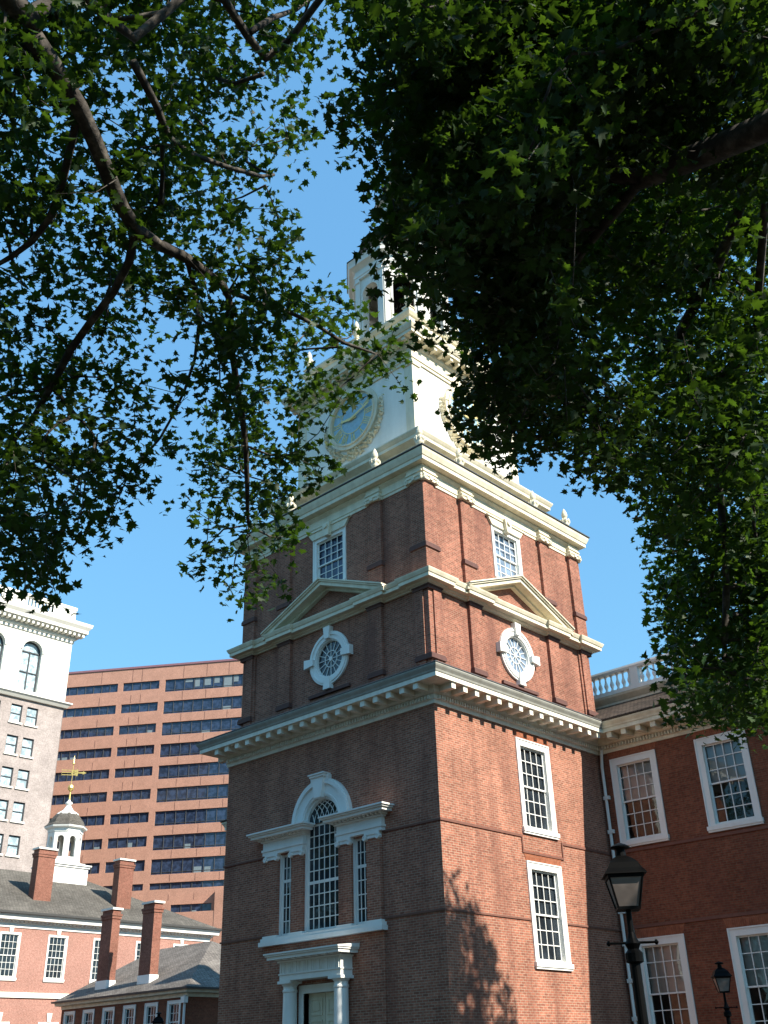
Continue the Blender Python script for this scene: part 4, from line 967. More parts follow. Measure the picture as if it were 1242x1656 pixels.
    loops = np.concatenate([np.array(f1), np.array(f2)]); nl = len(loops)
    me = bpy.data.meshes.new('crown'); me.vertices.add(len(V)); me.vertices.foreach_set('co', V.ravel())
    allv = (np.arange(K)[:, None]*nt_+loops[None, :]).ravel(); me.loops.add(len(allv)); me.loops.foreach_set('vertex_index', allv.astype(np.int32))
    me.polygons.add(2*K); me.polygons.foreach_set('loop_start', (np.arange(2*K)*nh).astype(np.int32)); me.update(calc_edges=True); me.validate()
    me.materials.append(mat); o = bpy.data.objects.new('crown', me); COL.objects.link(o); o.parent = t
    return t
L_TIPS=[  # later sprays, out of frame, added to round the crown and shade it
1151,-1782,1192,987,-1778,845,1143,-2053,1054,911,-1826,944,1011,-1537,963,981,-1811,1040,1027,-1733,781,1203,-1639,1288,
1100,-1448,1030,1080,-1989,944,987,-1544,982,898,-1885,821,1163,-1866,981,1152,-1615,1411,1011,-1842,814,1256,-1969,1194,
1180,-2066,1214,1193,-1851,1194,969,-1738,917,1073,-1970,1001,979,-1902,753,1059,-1732,1019,1236,-1716,1359,1189,-1878,1094,
1067,-1878,631,1010,-1853,651,1254,-2013,1125,929,-1442,891,1111,-1859,1147,1059,-1525,891,1324,-1780,1210,1015,-1794,719,
1274,-2025,1080,1429,-1764,1272,1128,-1790,1018,1384,-1674,1275,1165,-1918,1230,1025,-1965,1067,922,-1715,739,977,-1545,883,
956,-1856,845,1031,-1485,1032,1140,-1622,1022,958,-1516,712,1103,-1632,1064,1121,-1696,956,970,-1857,694,1004,-1875,722,
1075,-1567,870,1133,-1751,1158,1176,-1907,1229,1158,-1700,1249,963,-1812,1049,1221,-1979,1074,1262,-2081,936,1011,-1957,912,
1213,-1975,922,1176,-1709,896,1244,-1787,1371,1199,-1863,1241,862,-1494,1011,1241,-1825,1336,1248,-1975,1194,1067,-1702,889,
1261,-1824,1372,1068,-1638,921,1006,-1782,827,1093,-1946,1115,1179,-1736,1299,1244,-2044,997,1214,-1955,1146,1091,-1839,1384,
1023,-1968,1047,933,-1542,820,970,-1772,746,1283,-2045,1050,916,-1430,840,1146,-1621,1063,1180,-1858,1136,1037,-1610,870,
913,-1556,950,1018,-1562,933,1161,-1708,1139,1111,-1837,1075,1154,-1968,967,1150,-2056,1127,1098,-1660,1211,1292,-2070,976,
1232,-1968,1257,946,-1943,978,1425,-1718,1231,1167,-1970,1159,1077,-1490,874,958,-1920,872,909,-1552,926,1189,-1670,1115,
1009,-1757,954,1254,-2014,1214,988,-1751,891,966,-1708,826,1279,-2097,929,1058,-1536,1058,1104,-1448,1147,886,-1501,906,
960,-1874,944,1133,-1863,998,1108,-1661,891,971,-1795,699,1031,-1887,675,1045,-1617,917,1169,-2060,1025,1181,-1716,1014,
1032,-1851,623,1048,-1738,1086,1274,-2039,937,1366,-1966,1161,1317,-2003,1162,1220,-2070,1087,907,-1790,975,989,-1796,1084,
1027,-1388,1137,1112,-1754,1265,1070,-1591,964,1264,-1956,1201,825,-1791,1005,1198,-1743,893,976,-1469,904,1204,-1566,898,
1045,-1772,1096,958,-1822,830,1046,-1885,1050,1070,-1669,1315,863,-1403,824,1179,-1946,995,1061,-1676,1136,974,-1870,981,
968,-1591,865,1122,-1706,1437,1242,-2025,1097,913,-1764,959,1259,-1959,1148,907,-1876,729,1084,-1394,1084,858,-1836,1026,
1141,-1609,1063,1127,-1746,943,1147,-1883,1045,1025,-1976,1082,873,-1433,1026,1323,-2002,1165,1085,-1965,1123,963,-1746,1126,
1206,-1971,1106,1246,-1864,1287,1115,-1819,1026,1142,-1587,1065,1188,-1845,1302,1146,-2034,1067,983,-1773,936,1097,-1736,1022,
1144,-1813,1159,1409,-1793,1254,1126,-1721,889,1031,-1799,1045,1095,-2026,1073,1204,-2050,922,1255,-1926,1260,1136,-1821,1419,
1131,-1486,1064,1252,-1692,1323,1214,-1992,1031,1047,-1750,1126,1191,-1596,1026,1068,-1512,950,1114,-1983,842,1020,-1991,1039,
1315,-1988,1137,979,-1985,1112,1000,-1807,848,1147,-1731,1057,1018,-1827,686,1128,-1678,1001,856,-1362,895,1186,-1698,1019,
1123,-1812,1086,1027,-1447,1040,1007,-1861,644,994,-1964,1122,1141,-1811,1111,1223,-1990,1072,1122,-1914,1103,1216,-1704,955,
1125,-1835,1306,1171,-1851,1228,1027,-1985,1073,1207,-2004,1203,1284,-1816,1278,1243,-2046,1041,1175,-1736,885,1227,-1887,1139,
947,-1888,641,1010,-1864,674,1279,-1686,1377,1083,-1728,1018,1188,-1679,1057,993,-1858,956,951,-1810,951,1172,-2030,1138,
1298,-1963,1206,1232,-1722,1331,1115,-1664,1309,1287,-1784,1301,1129,-1886,1205,1194,-1869,1305,1017,-1950,886,1132,-1802,1133,
1102,-1551,916,1008,-1914,1089,828,-1841,830,1001,-1841,650,878,-1899,933,829,-1410,811,990,-1820,654,1124,-1542,860,
897,-1775,745,1190,-1845,1364,951,-1576,904,1134,-2038,1318,1097,-1997,1047,1293,-2091,901,1218,-2009,1250,1075,-1425,1182,
1213,-1676,1182,1084,-1466,1004,1131,-1783,1199,1046,-1494,1014,984,-1880,634,1050,-1777,821,1265,-1905,1248,1023,-1751,1067,
1049,-1731,1134,1217,-2082,1054,1137,-2058,1051,1068,-1962,1125,1064,-1746,813,1065,-1802,1017,1015,-1774,837,1103,-1942,1081,
1273,-2056,1102,1092,-1533,1044,1106,-1794,1249,1223,-2060,1023,1185,-2068,977,1069,-1452,1044,1044,-1916,642,1125,-1683,1123,
1250,-1802,1337,1192,-1777,1364,1228,-1866,1146,1147,-1941,1012,1225,-2042,1087,984,-1872,960,1148,-1700,1227,1138,-2052,1313,
1102,-1688,1186,1413,-1735,1284,1241,-2044,1183,872,-1824,999,1230,-1843,1061,1074,-1541,1138,908,-1766,1006,928,-1572,975,
1310,-1754,1349,936,-1435,774,1136,-1805,764,1092,-1998,1043,1061,-1963,1004,967,-1587,730,994,-1829,1051,1225,-1896,1297,
1008,-1945,853,974,-1818,700,989,-1952,907,1146,-2020,1006,1255,-1750,1343,1292,-1864,1344,892,-1830,885,1047,-1437,1180,
1231,-1845,1195,1132,-1513,1052,1425,-1818,1248,941,-1766,1024,1294,-1861,1330,1167,-2090,1170,1025,-1512,849,959,-1926,811,
1014,-1850,781,902,-1467,1030,1051,-1962,942,1072,-1493,861,879,-1380,888,1183,-1885,1099,1199,-2036,1020,1240,-1730,1334,
1141,-1629,1102,945,-1743,831,814,-1834,959,1166,-2071,1090,1219,-1955,1088,1163,-2043,1282,972,-1769,1027,990,-1954,898,
934,-1582,906,1164,-1641,1305,959,-1826,1079,960,-1869,1042,1113,-1872,1014,1095,-1880,630,1007,-1879,1094,934,-1888,861,
965,-1541,913,1085,-1877,658,1133,-1393,1091,884,-1888,809,1219,-1866,1333,1068,-1497,1106,1051,-1519,821,1117,-1869,1028,
975,-1799,858,1220,-1808,1263,794,-1731,1064,1066,-1929,1029,913,-1798,819,1223,-1934,930,942,-1882,746,1108,-1917,1027,
1040,-1501,1054,1177,-1715,917,1066,-1939,1047,1152,-1574,1040,1201,-1838,1224,1191,-1888,1320,1218,-1968,1149,1191,-1921,1270,
1015,-1941,1100,1170,-1951,1226,983,-1863,807,1197,-1772,955,1109,-1920,1112,1108,-1641,953,1134,-1749,1019,953,-1825,968,
1234,-1894,1216,953,-1527,940,970,-1891,996,1101,-1842,1106,1128,-1674,975,1207,-2053,1109,952,-1881,1118,926,-1455,904,
1058,-1495,1127,899,-1888,835,1124,-1894,1147,1121,-1692,946,1176,-2042,1032,1172,-2003,1061,1107,-1828,1139,982,-1774,1019,
1094,-1939,1021,1020,-1794,728,1113,-1456,1081,1123,-1822,1063,1210,-1680,1399,1304,-2022,1075,939,-1868,795,1038,-1841,744,
1215,-1866,1323,1177,-1930,1125,934,-1908,986,962,-1877,892,1005,-1849,755,1130,-1792,1194,1222,-2031,1000,1097,-2038,1343,
919,-1775,941,1206,-1729,996,1048,-1721,1168,1130,-1842,1382,1111,-1705,1191,1164,-1638,1152,1157,-1879,1081,1142,-1876,1087,
1133,-1681,1296,949,-1778,960,866,-1465,772,879,-1481,920,1185,-1952,1164,1278,-1778,1296,1162,-1894,1262,1263,-2012,1207,
1015,-1686,906,1230,-1919,1198,1114,-1722,993,1194,-1771,924,1344,-1716,1390,1198,-1803,1306,1012,-1874,1002,908,-1886,796,
1284,-2093,954,956,-1578,779,962,-1759,968,879,-1855,940,1193,-1973,1242,1125,-1685,867,1066,-1966,1079,838,-1838,929,
989,-1570,997,1161,-1891,1296,969,-1919,1005,975,-1707,952,1133,-2033,1314,1041,-1973,993,957,-1793,933,1043,-1759,1032,
1176,-2067,1152,799,-1844,887,980,-1910,912,1028,-1934,1031,1207,-1974,1046,1073,-1779,1110,1123,-1786,1416,1145,-1727,1032,
1077,-1570,794,1090,-1784,975,963,-1783,1031,1110,-1658,994,1218,-1900,1267,1167,-1800,1361,1115,-1964,998,1094,-1503,968,
1315,-1803,1272,1148,-1945,988,1210,-1776,1336,1026,-1802,770,1251,-1863,1221,929,-1569,767,1280,-2026,1107,1187,-1848,1214,
1274,-1814,1389,1002,-1818,780,936,-1808,917,1205,-1822,1360,994,-1708,840,1107,-1713,1242,1231,-1785,1223,1195,-2060,1152,
1021,-1776,914,1139,-1997,1056,884,-1475,813,1252,-1947,1301,1148,-1724,1102,1123,-1760,867,1167,-1899,1013,1268,-1866,1365,
1074,-1571,1057,1144,-2081,1256,1076,-1397,1087,988,-1682,864,1011,-1810,615,1022,-1689,1211,1184,-1783,1364,1299,-1898,1231,
1209,-1830,1171,1255,-1777,1346,1315,-1749,1265,1070,-1943,1073,1020,-1923,920,1007,-1530,827,1145,-1941,1160,1095,-1499,981,
1134,-1813,1078,1220,-2056,1144,1091,-1629,1387,1235,-2087,1059,1251,-2006,1068,1106,-1688,884,904,-1701,786,722,-1745,939,
1248,-1980,1272,1126,-1787,1106,934,-1701,1176,1218,-2044,1097,1117,-1710,1007,1325,-1929,1238,1199,-2064,915,1281,-1865,1337,
1213,-1753,1305,1205,-1746,1304,1359,-2057,990,1211,-1795,1268,1170,-1726,1310,1333,-1746,1350,949,-1852,813,1189,-2071,1195,
1038,-1890,1031,886,-1521,941,893,-1807,935,1238,-2022,1066,911,-1837,819,1097,-1827,1093,1079,-1770,1024,1035,-1878,710,
1069,-2010,1019,1115,-1662,955,1265,-1780,1344,1329,-1757,1294,1062,-1973,1016,1193,-2063,1017,921,-1428,850,928,-1847,777,
910,-1499,971,1201,-2039,964,901,-1553,886,969,-1863,973,901,-1925,1071,1019,-1767,1071,1200,-2039,984,890,-1833,840,
1234,-2013,1220,1320,-1895,1282,1159,-1793,1256,1013,-1936,1092,1242,-2055,1087,1226,-1791,1409,1149,-1764,1189,1151,-2044,1310,
996,-1712,1297,1125,-1808,1086,889,-1844,944,1006,-1847,1050,1259,-1999,1062,1009,-1965,938,1195,-1904,1204,1245,-1988,1151,
934,-1792,1068,1155,-1408,1010,1018,-1787,787,974,-1865,754,947,-1709,1039,1182,-1758,1264,952,-1917,840,1302,-2061,975,
1175,-2041,1245,1222,-2063,1087,1209,-1987,1275,1153,-1780,1146,1186,-1944,1210,1037,-1809,687,1232,-1906,996,1035,-1753,1086,
1015,-1526,866,945,-1657,905,893,-1903,913,1243,-1985,1161,996,-1821,681,1048,-1545,880,1157,-1824,1174,1160,-1647,951,
914,-1878,705,1175,-1834,1130,1165,-1643,977,1190,-2077,1088,1242,-1730,972,1360,-1693,1378,948,-1723,803,945,-1862,697,
1327,-2065,922,922,-1892,848,937,-1493,847,1015,-1761,1059,1331,-1917,1248,1165,-1806,1244,989,-1764,810,1153,-1417,1104,
1286,-1803,1424,1095,-1546,875,1204,-1784,1284,1113,-2034,1047,1198,-1977,1168,890,-1502,872,879,-1762,725,1453,-1754,1275,
1121,-1799,1129,1122,-1702,975,1155,-1989,1091,1052,-1899,732,1025,-1869,998,1043,-1571,932,1286,-1942,1231,978,-1869,712,
1359,-1810,1172,1217,-1718,917,1094,-1810,1102,1249,-2016,1166,1005,-1534,737,1174,-1950,1088,1131,-1842,1056,1154,-1540,1094,
1098,-1421,1077,1277,-1926,1280,949,-1789,811,1073,-1820,722,1053,-1532,988,933,-1861,889,1160,-1735,919,1082,-2025,1100,
1136,-1410,1074,793,-1349,819,1063,-1495,1142,1141,-1851,1119,1065,-1570,800,1222,-1999,1220,1031,-1855,693,1232,-1717,1346,
1262,-2049,1035,935,-1501,998,1192,-2062,1040,1110,-1873,1129,1109,-1738,1056,1130,-1724,1114,1237,-2031,1076,1114,-1981,1118,
955,-1812,899,991,-1910,629,1067,-1537,1042,1144,-1864,1172,942,-1825,894,1192,-1660,1269,1135,-1778,1469,1301,-1838,1331,
1212,-1791,1158,1393,-1663,1426,1114,-2009,1065,1010,-1795,1072,958,-1870,700,1233,-1707,932,1388,-1754,1373,932,-1886,711,
1253,-1931,1225,1064,-1545,865,1161,-1782,1078,969,-1719,800,1079,-1557,973,835,-1408,968,855,-1816,951,919,-1806,696,
1172,-1871,1064,984,-1548,918,1144,-1666,1047,1252,-1952,1251,1021,-1849,605,995,-1872,656,1000,-1867,696,1208,-1685,1292,
1371,-1773,1329,958,-1830,783,1225,-1978,1125,1368,-1678,1375,1019,-1852,784,1011,-1507,814,1082,-1744,1013,1296,-2030,929,
1013,-1495,1076,999,-1791,762,911,-1767,733,960,-1721,761,1157,-1635,1327,925,-1410,856,1297,-1721,1314,1256,-2016,1025,
995,-1860,772,1155,-1686,1216,1155,-1837,1375,1126,-1702,907,1285,-2023,1163,1209,-1803,1246,1237,-1765,863,1032,-1746,888,
1267,-1991,1182,1018,-1815,681,1027,-1693,932,1195,-2060,1098,1287,-1968,1240,1059,-1612,928,1263,-1828,1335,937,-1724,857,
846,-1458,834,1047,-1925,1125,1278,-2033,1068,1148,-1777,1241,1070,-1993,1025,1203,-2073,1192,1057,-1893,977,1121,-1871,976,
870,-1779,1032,1246,-2031,1173,1157,-1737,933,1016,-1889,1013,975,-1749,919,1263,-2040,1059,1256,-1942,1214,865,-1848,818,
1220,-1865,1082,979,-1779,800,1228,-1865,1129,1149,-1811,1122,1220,-2060,1146,1082,-1901,1079,1089,-1838,681,1046,-1902,582,
998,-1607,930,1319,-1977,1184,1264,-1865,1287,1022,-1978,1059,1278,-2081,1030,1198,-1886,1361,893,-1817,933,944,-1702,821,
913,-1585,846,1210,-2103,1116,914,-1533,903,908,-1774,1021,1035,-1932,928,951,-1871,728,1022,-1802,1003,1210,-1676,1027,
1248,-2048,1017,958,-1514,869,1250,-2060,1051,992,-1605,744,1129,-1670,946,1162,-1923,1012,874,-1783,1002,1072,-1559,1031,
1050,-1617,938,820,-1849,800,1390,-1715,1392,1194,-1902,1329,1174,-1868,1291,1103,-1732,1047,976,-1790,809,1077,-1861,1035,
1091,-1679,1295,1077,-1740,1174,951,-1865,744,920,-1872,819,1006,-1929,896,936,-1784,689,1004,-1900,996,1195,-1667,1071,
1169,-1799,1117,1247,-1823,1390,1100,-2060,1234,1242,-2099,1062,990,-1593,964,962,-1759,1038,820,-1834,876,1165,-1896,1264,
1181,-2072,1018,950,-1745,1121,1160,-1667,974,1210,-1832,1278,1215,-1915,1207,1114,-1941,1010,983,-1598,798,1135,-1728,1234,
906,-1698,812,1131,-1618,1215,939,-1792,665,869,-1733,876,1084,-1651,1002,1051,-1673,1269,1091,-1954,1111,1169,-1808,1389,
1024,-1572,991,952,-1504,814,1105,-1904,638,1058,-1719,1191,991,-1928,828,948,-1972,1125,979,-1480,934,1164,-1670,1020,
1205,-1665,1057,1172,-2052,1057,949,-1806,763,1239,-2040,1041,1115,-1737,1257,1181,-1788,1253,893,-1836,846,912,-1867,967,
959,-1804,644,965,-1900,944,1389,-1704,1345,1024,-1538,918,1233,-1926,1239,1061,-1483,872,1161,-1716,941,980,-1852,719,
802,-1812,926,1051,-1451,1119,1346,-1767,1395,1061,-1843,1032,1129,-1917,1107,999,-1851,750,1159,-1741,1103,1155,-1796,1294,
973,-1737,1034,940,-1784,693,898,-1711,814,1211,-2040,1214,1070,-2297,1359,445,-2683,938,1034,-2341,1001,381,-2523,1080,
933,-1982,1104,649,-2437,1051,428,-2733,921,1023,-2772,1004,1093,-2350,1275,1149,-2381,1045,1252,-2903,1107,662,-2624,1426,
1367,-2380,1222,748,-2621,1151,754,-2273,965,1087,-2300,1339,678,-2057,911,424,-2280,1115,784,-2942,895,595,-2295,1379,
1381,-2396,1162,1088,-2576,1219,1104,-2677,1427,572,-2449,1015,1123,-2965,1191,1103,-2521,1316,761,-2672,910,961,-2415,1220,
913,-2757,957,1211,-2390,881,638,-2974,1254,1415,-2530,1078,803,-2566,1028,917,-2537,1180,1139,-2134,1038,1112,-2878,1013,
619,-2365,924,558,-2939,1001,827,-2365,1408,910,-2747,829,912,-2379,1166,498,-2415,1260,1161,-2591,1050,1045,-2079,920,
1091,-2853,1179,389,-2566,1091,1146,-2360,1191,725,-2195,1297,850,-2396,1088,949,-2106,811,1048,-2644,1385,640,-2685,1432,
1019,-2415,773,1116,-2392,1017,881,-2536,1073,834,-2183,1344,862,-2880,988,934,-2261,1069,1128,-2168,1113,564,-2593,1278,
817,-2776,1061,951,-2551,1061,1428,-2479,1087,931,-2178,1315,547,-2424,1199,739,-2695,1145,1021,-2892,1087,424,-2279,1038,
567,-2514,875,426,-2682,950,999,-2127,846,575,-2342,1394,609,-2534,1213,764,-2528,853,751,-2109,931,953,-2628,973,
735,-2295,1310,915,-2903,879,734,-3004,937,929,-2514,751,1224,-2869,1148,1011,-2608,1094,679,-2286,1118,708,-2857,1075,
1107,-2572,1149,476,-2534,1034,806,-2542,1302,795,-2286,1458,1064,-2732,1408,995,-2166,1131,1040,-3050,1083,480,-2778,1160,
899,-2087,986,670,-2191,1079,1025,-2582,1316,625,-2945,1125,959,-2505,974,1102,-2783,1080,1068,-2700,1221,744,-1985,967,
957,-2606,927,802,-2217,1361,620,-2619,1204,653,-2907,980,1032,-2246,1100,1076,-2465,1190,1039,-2306,829,1035,-2263,1333,
571,-2325,1305,895,-2801,1335,1216,-2804,1154,959,-2867,973,1158,-2343,1404,503,-2179,1183,886,-2638,1278,909,-2238,873,
870,-2394,864,374,-2470,1194,1101,-2866,1360,927,-2268,1377,908,-2455,1294,1173,-2403,1055,813,-2494,798,1265,-2611,1369,
999,-2154,1326,1024,-2254,808,876,-2739,1069,955,-2588,1028,945,-3049,1233,1239,-2417,1163,921,-2780,1140,679,-2446,909,
916,-2176,1220,952,-2109,1287,775,-2574,1028,1388,-2420,1268,1004,-2302,854,760,-2623,1051,1191,-2648,902,898,-2570,1459,
464,-2142,985,1155,-2730,999,1196,-3003,1162,1344,-2517,924,499,-2123,1019,1244,-2396,1102,1324,-2312,1113,1147,-2389,1081,
1216,-2729,841,1153,-2764,1106,1003,-2363,1255,529,-2853,1030,759,-2858,946,817,-2427,1041,662,-2248,1349,885,-2628,986,
888,-2206,965,1208,-2692,1288,480,-2883,1172,986,-2764,1201,649,-2653,1379,608,-3022,1104,671,-2170,806,922,-2619,1266,
1058,-2812,1221,1269,-2422,1351,1088,-2655,983,1004,-2361,827,911,-2014,890,991,-2571,718,608,-2524,954,1028,-2790,973,
545,-2504,1046,891,-2503,1500,1038,-2602,1408,380,-2290,1053,657,-2166,1140,754,-2679,1018,584,-2380,982,580,-2467,898,
879,-2435,1404,620,-2571,981,938,-2463,1098,1081,-2383,845,578,-2977,1126,530,-2240,1099,1300,-2606,824,852,-2881,974,
1038,-2121,1235,921,-2318,820,722,-2149,1226,465,-2355,934,1320,-2085,1110,932,-2463,891,1085,-2598,1335,1158,-2251,1266,
856,-2649,955,768,-2615,1118,857,-2089,1159,896,-2967,1139,1419,-2344,1133,921,-2533,991,1106,-2215,1156,752,-2590,865,
682,-2407,1301,629,-2673,1097,646,-2711,880,966,-2179,1430,761,-2799,1198,1061,-2145,919,929,-2931,1269,642,-2257,1349,
826,-2987,1024,940,-2512,1361,1274,-2157,1097,570,-2564,1250,1221,-2840,1173,1145,-2419,856,811,-2902,1345,749,-3006,1125,
1171,-2583,1275,529,-2179,1003,1130,-2615,986,758,-2696,1276,1278,-2828,1093,614,-2051,1094,982,-2703,1114,1063,-2532,1105,
670,-2231,1389,703,-2435,1093,773,-2827,1153,973,-2871,808,1333,-2532,1054,1364,-2421,1093,1390,-2689,1260,762,-2212,1429,
1111,-2892,1231,1215,-2273,848,563,-2153,1290,695,-2455,1129,1332,-2276,1251,822,-1951,1126,661,-2752,1004,589,-2541,917,
937,-2416,823,416,-2724,1196,1478,-2403,1136,520,-2274,981,596,-2349,1094,864,-2118,918,743,-2531,1305,879,-2459,1061,
1128,-2944,1218,1125,-2637,1157,766,-1986,1141,914,-2867,807,963,-2509,1348,792,-2541,1422,1153,-2863,936,1076,-2368,1270,
1708,-2149,1613,1557,-2312,1416,2185,-2200,1861,1622,-2034,1522,1172,-2199,1442,1269,-2502,1783,2309,-2150,1690,2073,-2478,1709,
1469,-2496,1363,1848,-2633,1840,1306,-1744,1712,1228,-1995,1408,1575,-1815,1433,1512,-2142,1860,1565,-2308,1494,2405,-2367,1563,
1892,-2778,1669,2227,-2693,1643,2137,-2468,1677,1232,-2037,1679,1609,-2362,1805,1818,-2159,1654,1877,-2830,1691,1213,-2653,1466,
1455,-2323,1314,2109,-2290,1415,2159,-2253,1644,1645,-2029,1914,1739,-1629,1768,2342,-2111,1548,1268,-2177,1643,1260,-2305,1595,
1588,-2402,1463,2236,-2313,1694,1934,-2320,1730,1958,-2114,1681,2224,-2042,1558,1806,-2538,1537,2163,-1764,1661,1681,-1934,1658,
2258,-1797,1716,1458,-2126,1930,2066,-2097,1861,1909,-2576,1619,1963,-2373,1551,1731,-1615,1656,1912,-2211,1433,1125,-2115,1684,
2032,-2013,1729,1329,-2502,1711,1816,-1650,1663,2207,-2251,1484,1620,-2154,1679,1960,-1605,1716,1140,-2496,1655,1720,-1635,1657,
1844,-2295,1781,1736,-2078,1642,1412,-1820,1754,1935,-2472,1366,1867,-1924,1607,1845,-1927,1754,1784,-1862,1336,1547,-2196,1647,
1742,-2122,1303,1395,-2665,1552,2012,-2374,1316,1241,-2752,1588,1312,-2535,1546,1651,-1540,1569,1693,-2497,1465,1432,-2468,1580,
1429,-2121,1694,1723,-1751,1697,1181,-2497,1806,1736,-1897,1777,1580,-2387,1677,1309,-2512,1765,1585,-1851,1825,2348,-2302,1598,
1538,-1914,1505,2101,-2753,1512,1905,-2251,1382,1746,-2399,1711,1418,-2180,1379,1097,-2269,1637,1282,-2563,1770,2382,-2241,1573,
1613,-1955,1705,1158,-2237,1555,2124,-2490,1549,1232,-2306,1439,1306,-1703,1749,1334,-1862,1496,1748,-2209,1261,1766,-2450,1579,
2006,-2293,1322,1889,-2640,1775,2490,-2227,1639,1992,-2102,1480,1518,-1630,1699,1641,-1663,1616,1509,-2015,1602,1951,-1746,1800,
1628,-2744,1603,939,-2201,1604,1754,-2595,1600,1611,-2640,1480,1980,-2486,1544,1637,-2832,1689,1890,-2221,1335,1752,-1839,1613,
1344,-2213,1506,1187,-2582,1599,2228,-1909,1473,1617,-2680,1666,1172,-2626,1576,1457,-2233,1742,1151,-2146,1722,1949,-2599,1683,
2025,-2463,1619,1958,-2020,1619,1663,-2706,1550,1411,-2458,1767,2198,-1751,1745,1603,-2385,1422,2015,-1571,1550,1572,-1812,1316,
1891,-2698,1567,1890,-1594,1666,1844,-1911,1540,1400,-2051,1531,1793,-2088,1807,1771,-2435,1455,1571,-1708,1622,1879,-2058,1677,
1490,-2076,1279,1240,-2645,1455,1364,-2426,1454,1453,-2678,1465,1883,-1754,1776,1276,-2450,1554,2240,-2222,1489,1950,-1925,1504,
1586,-1974,1330,2227,-2236,1842,1948,-1786,1508,1410,-2721,1466,1828,-2118,1615,1097,-2213,1498,1914,-2297,1465,1814,-1672,1515,
1990,-2304,1736,1159,-2542,1414,2034,-1976,1319,1039,-2196,1591,1990,-2787,1566,1579,-2367,1927,1576,-2194,1773,2038,-1984,1487,
2011,-2502,1491,1206,-2223,1339,1750,-2027,1560,1316,-1703,1615,969,-2180,1557,1583,-2530,1511,1707,-2832,1740,2287,-2051,1719,
1057,-2073,1503,1870,-2223,1557,2195,-2316,1426,1238,-1832,1605,2125,-1944,1740,1665,-2736,1571,1953,-1621,1603,1650,-1782,1823,
2047,-2398,1586,1341,-2744,1508,1280,-1886,1666,1871,-1927,1718,1229,-1928,1667,1732,-2314,1343,1828,-1610,1565,1832,-2433,1619,
1871,-1698,1471,1796,-2042,1561,1327,-2663,1701,2060,-1877,1581,1756,-2257,1273,1591,-2781,1752,2029,-2268,1789,1186,-2403,1638,
1608,-2050,1360,1287,-2211,1696,1119,-2478,1462,2085,-2004,1826,1355,-2600,1691,1189,-1945,1490,1163,-2165,1654,1444,-2396,1533,
1114,-2310,1545,1340,-2424,1434,1258,-2364,1597,2153,-1661,1585,1521,-2213,1448,1685,-1902,1400,2074,-2330,1638,1708,-2359,1811,
1774,-2470,1824,2367,-2364,1535,1292,-2203,1717,1616,-1782,1558,1746,-2403,1379,1238,-1893,1616,1886,-2195,1821,1621,-2000,1866,
2068,-2189,1310,1589,-2165,1629,1075,-2313,1516,1258,-2413,1399,1290,-2141,1434,1918,-2107,1874,1959,-2475,1601,2100,-2079,1560,
1552,-2100,1480,1713,-1842,1489,1447,-1997,1582,1980,-1922,1595,1749,-1960,1530,1688,-2463,1440,2034,-1633,1726,1741,-1578,1531,
2263,-1985,1588,1498,-2465,1313,1803,-2286,1529,1910,-1767,1593,1355,-2341,1772,2014,-2693,1660,2234,-2549,1785,1751,-2052,1491,
2115,-1635,1585,1823,-2561,1519,2027,-2238,1309,2058,-2073,1863,2013,-2232,1490,1913,-1909,1706,2187,-2362,1510,1466,-1839,1468,
1750,-2306,1398,1966,-2204,1400,1517,-2639,1811,2157,-2240,1846,1210,-2676,1631,1474,-1988,1695,1974,-2805,1630,2007,-2094,1678,
2081,-2275,1350,1851,-2146,1866,1107,-2133,1470,2385,-2218,1456]
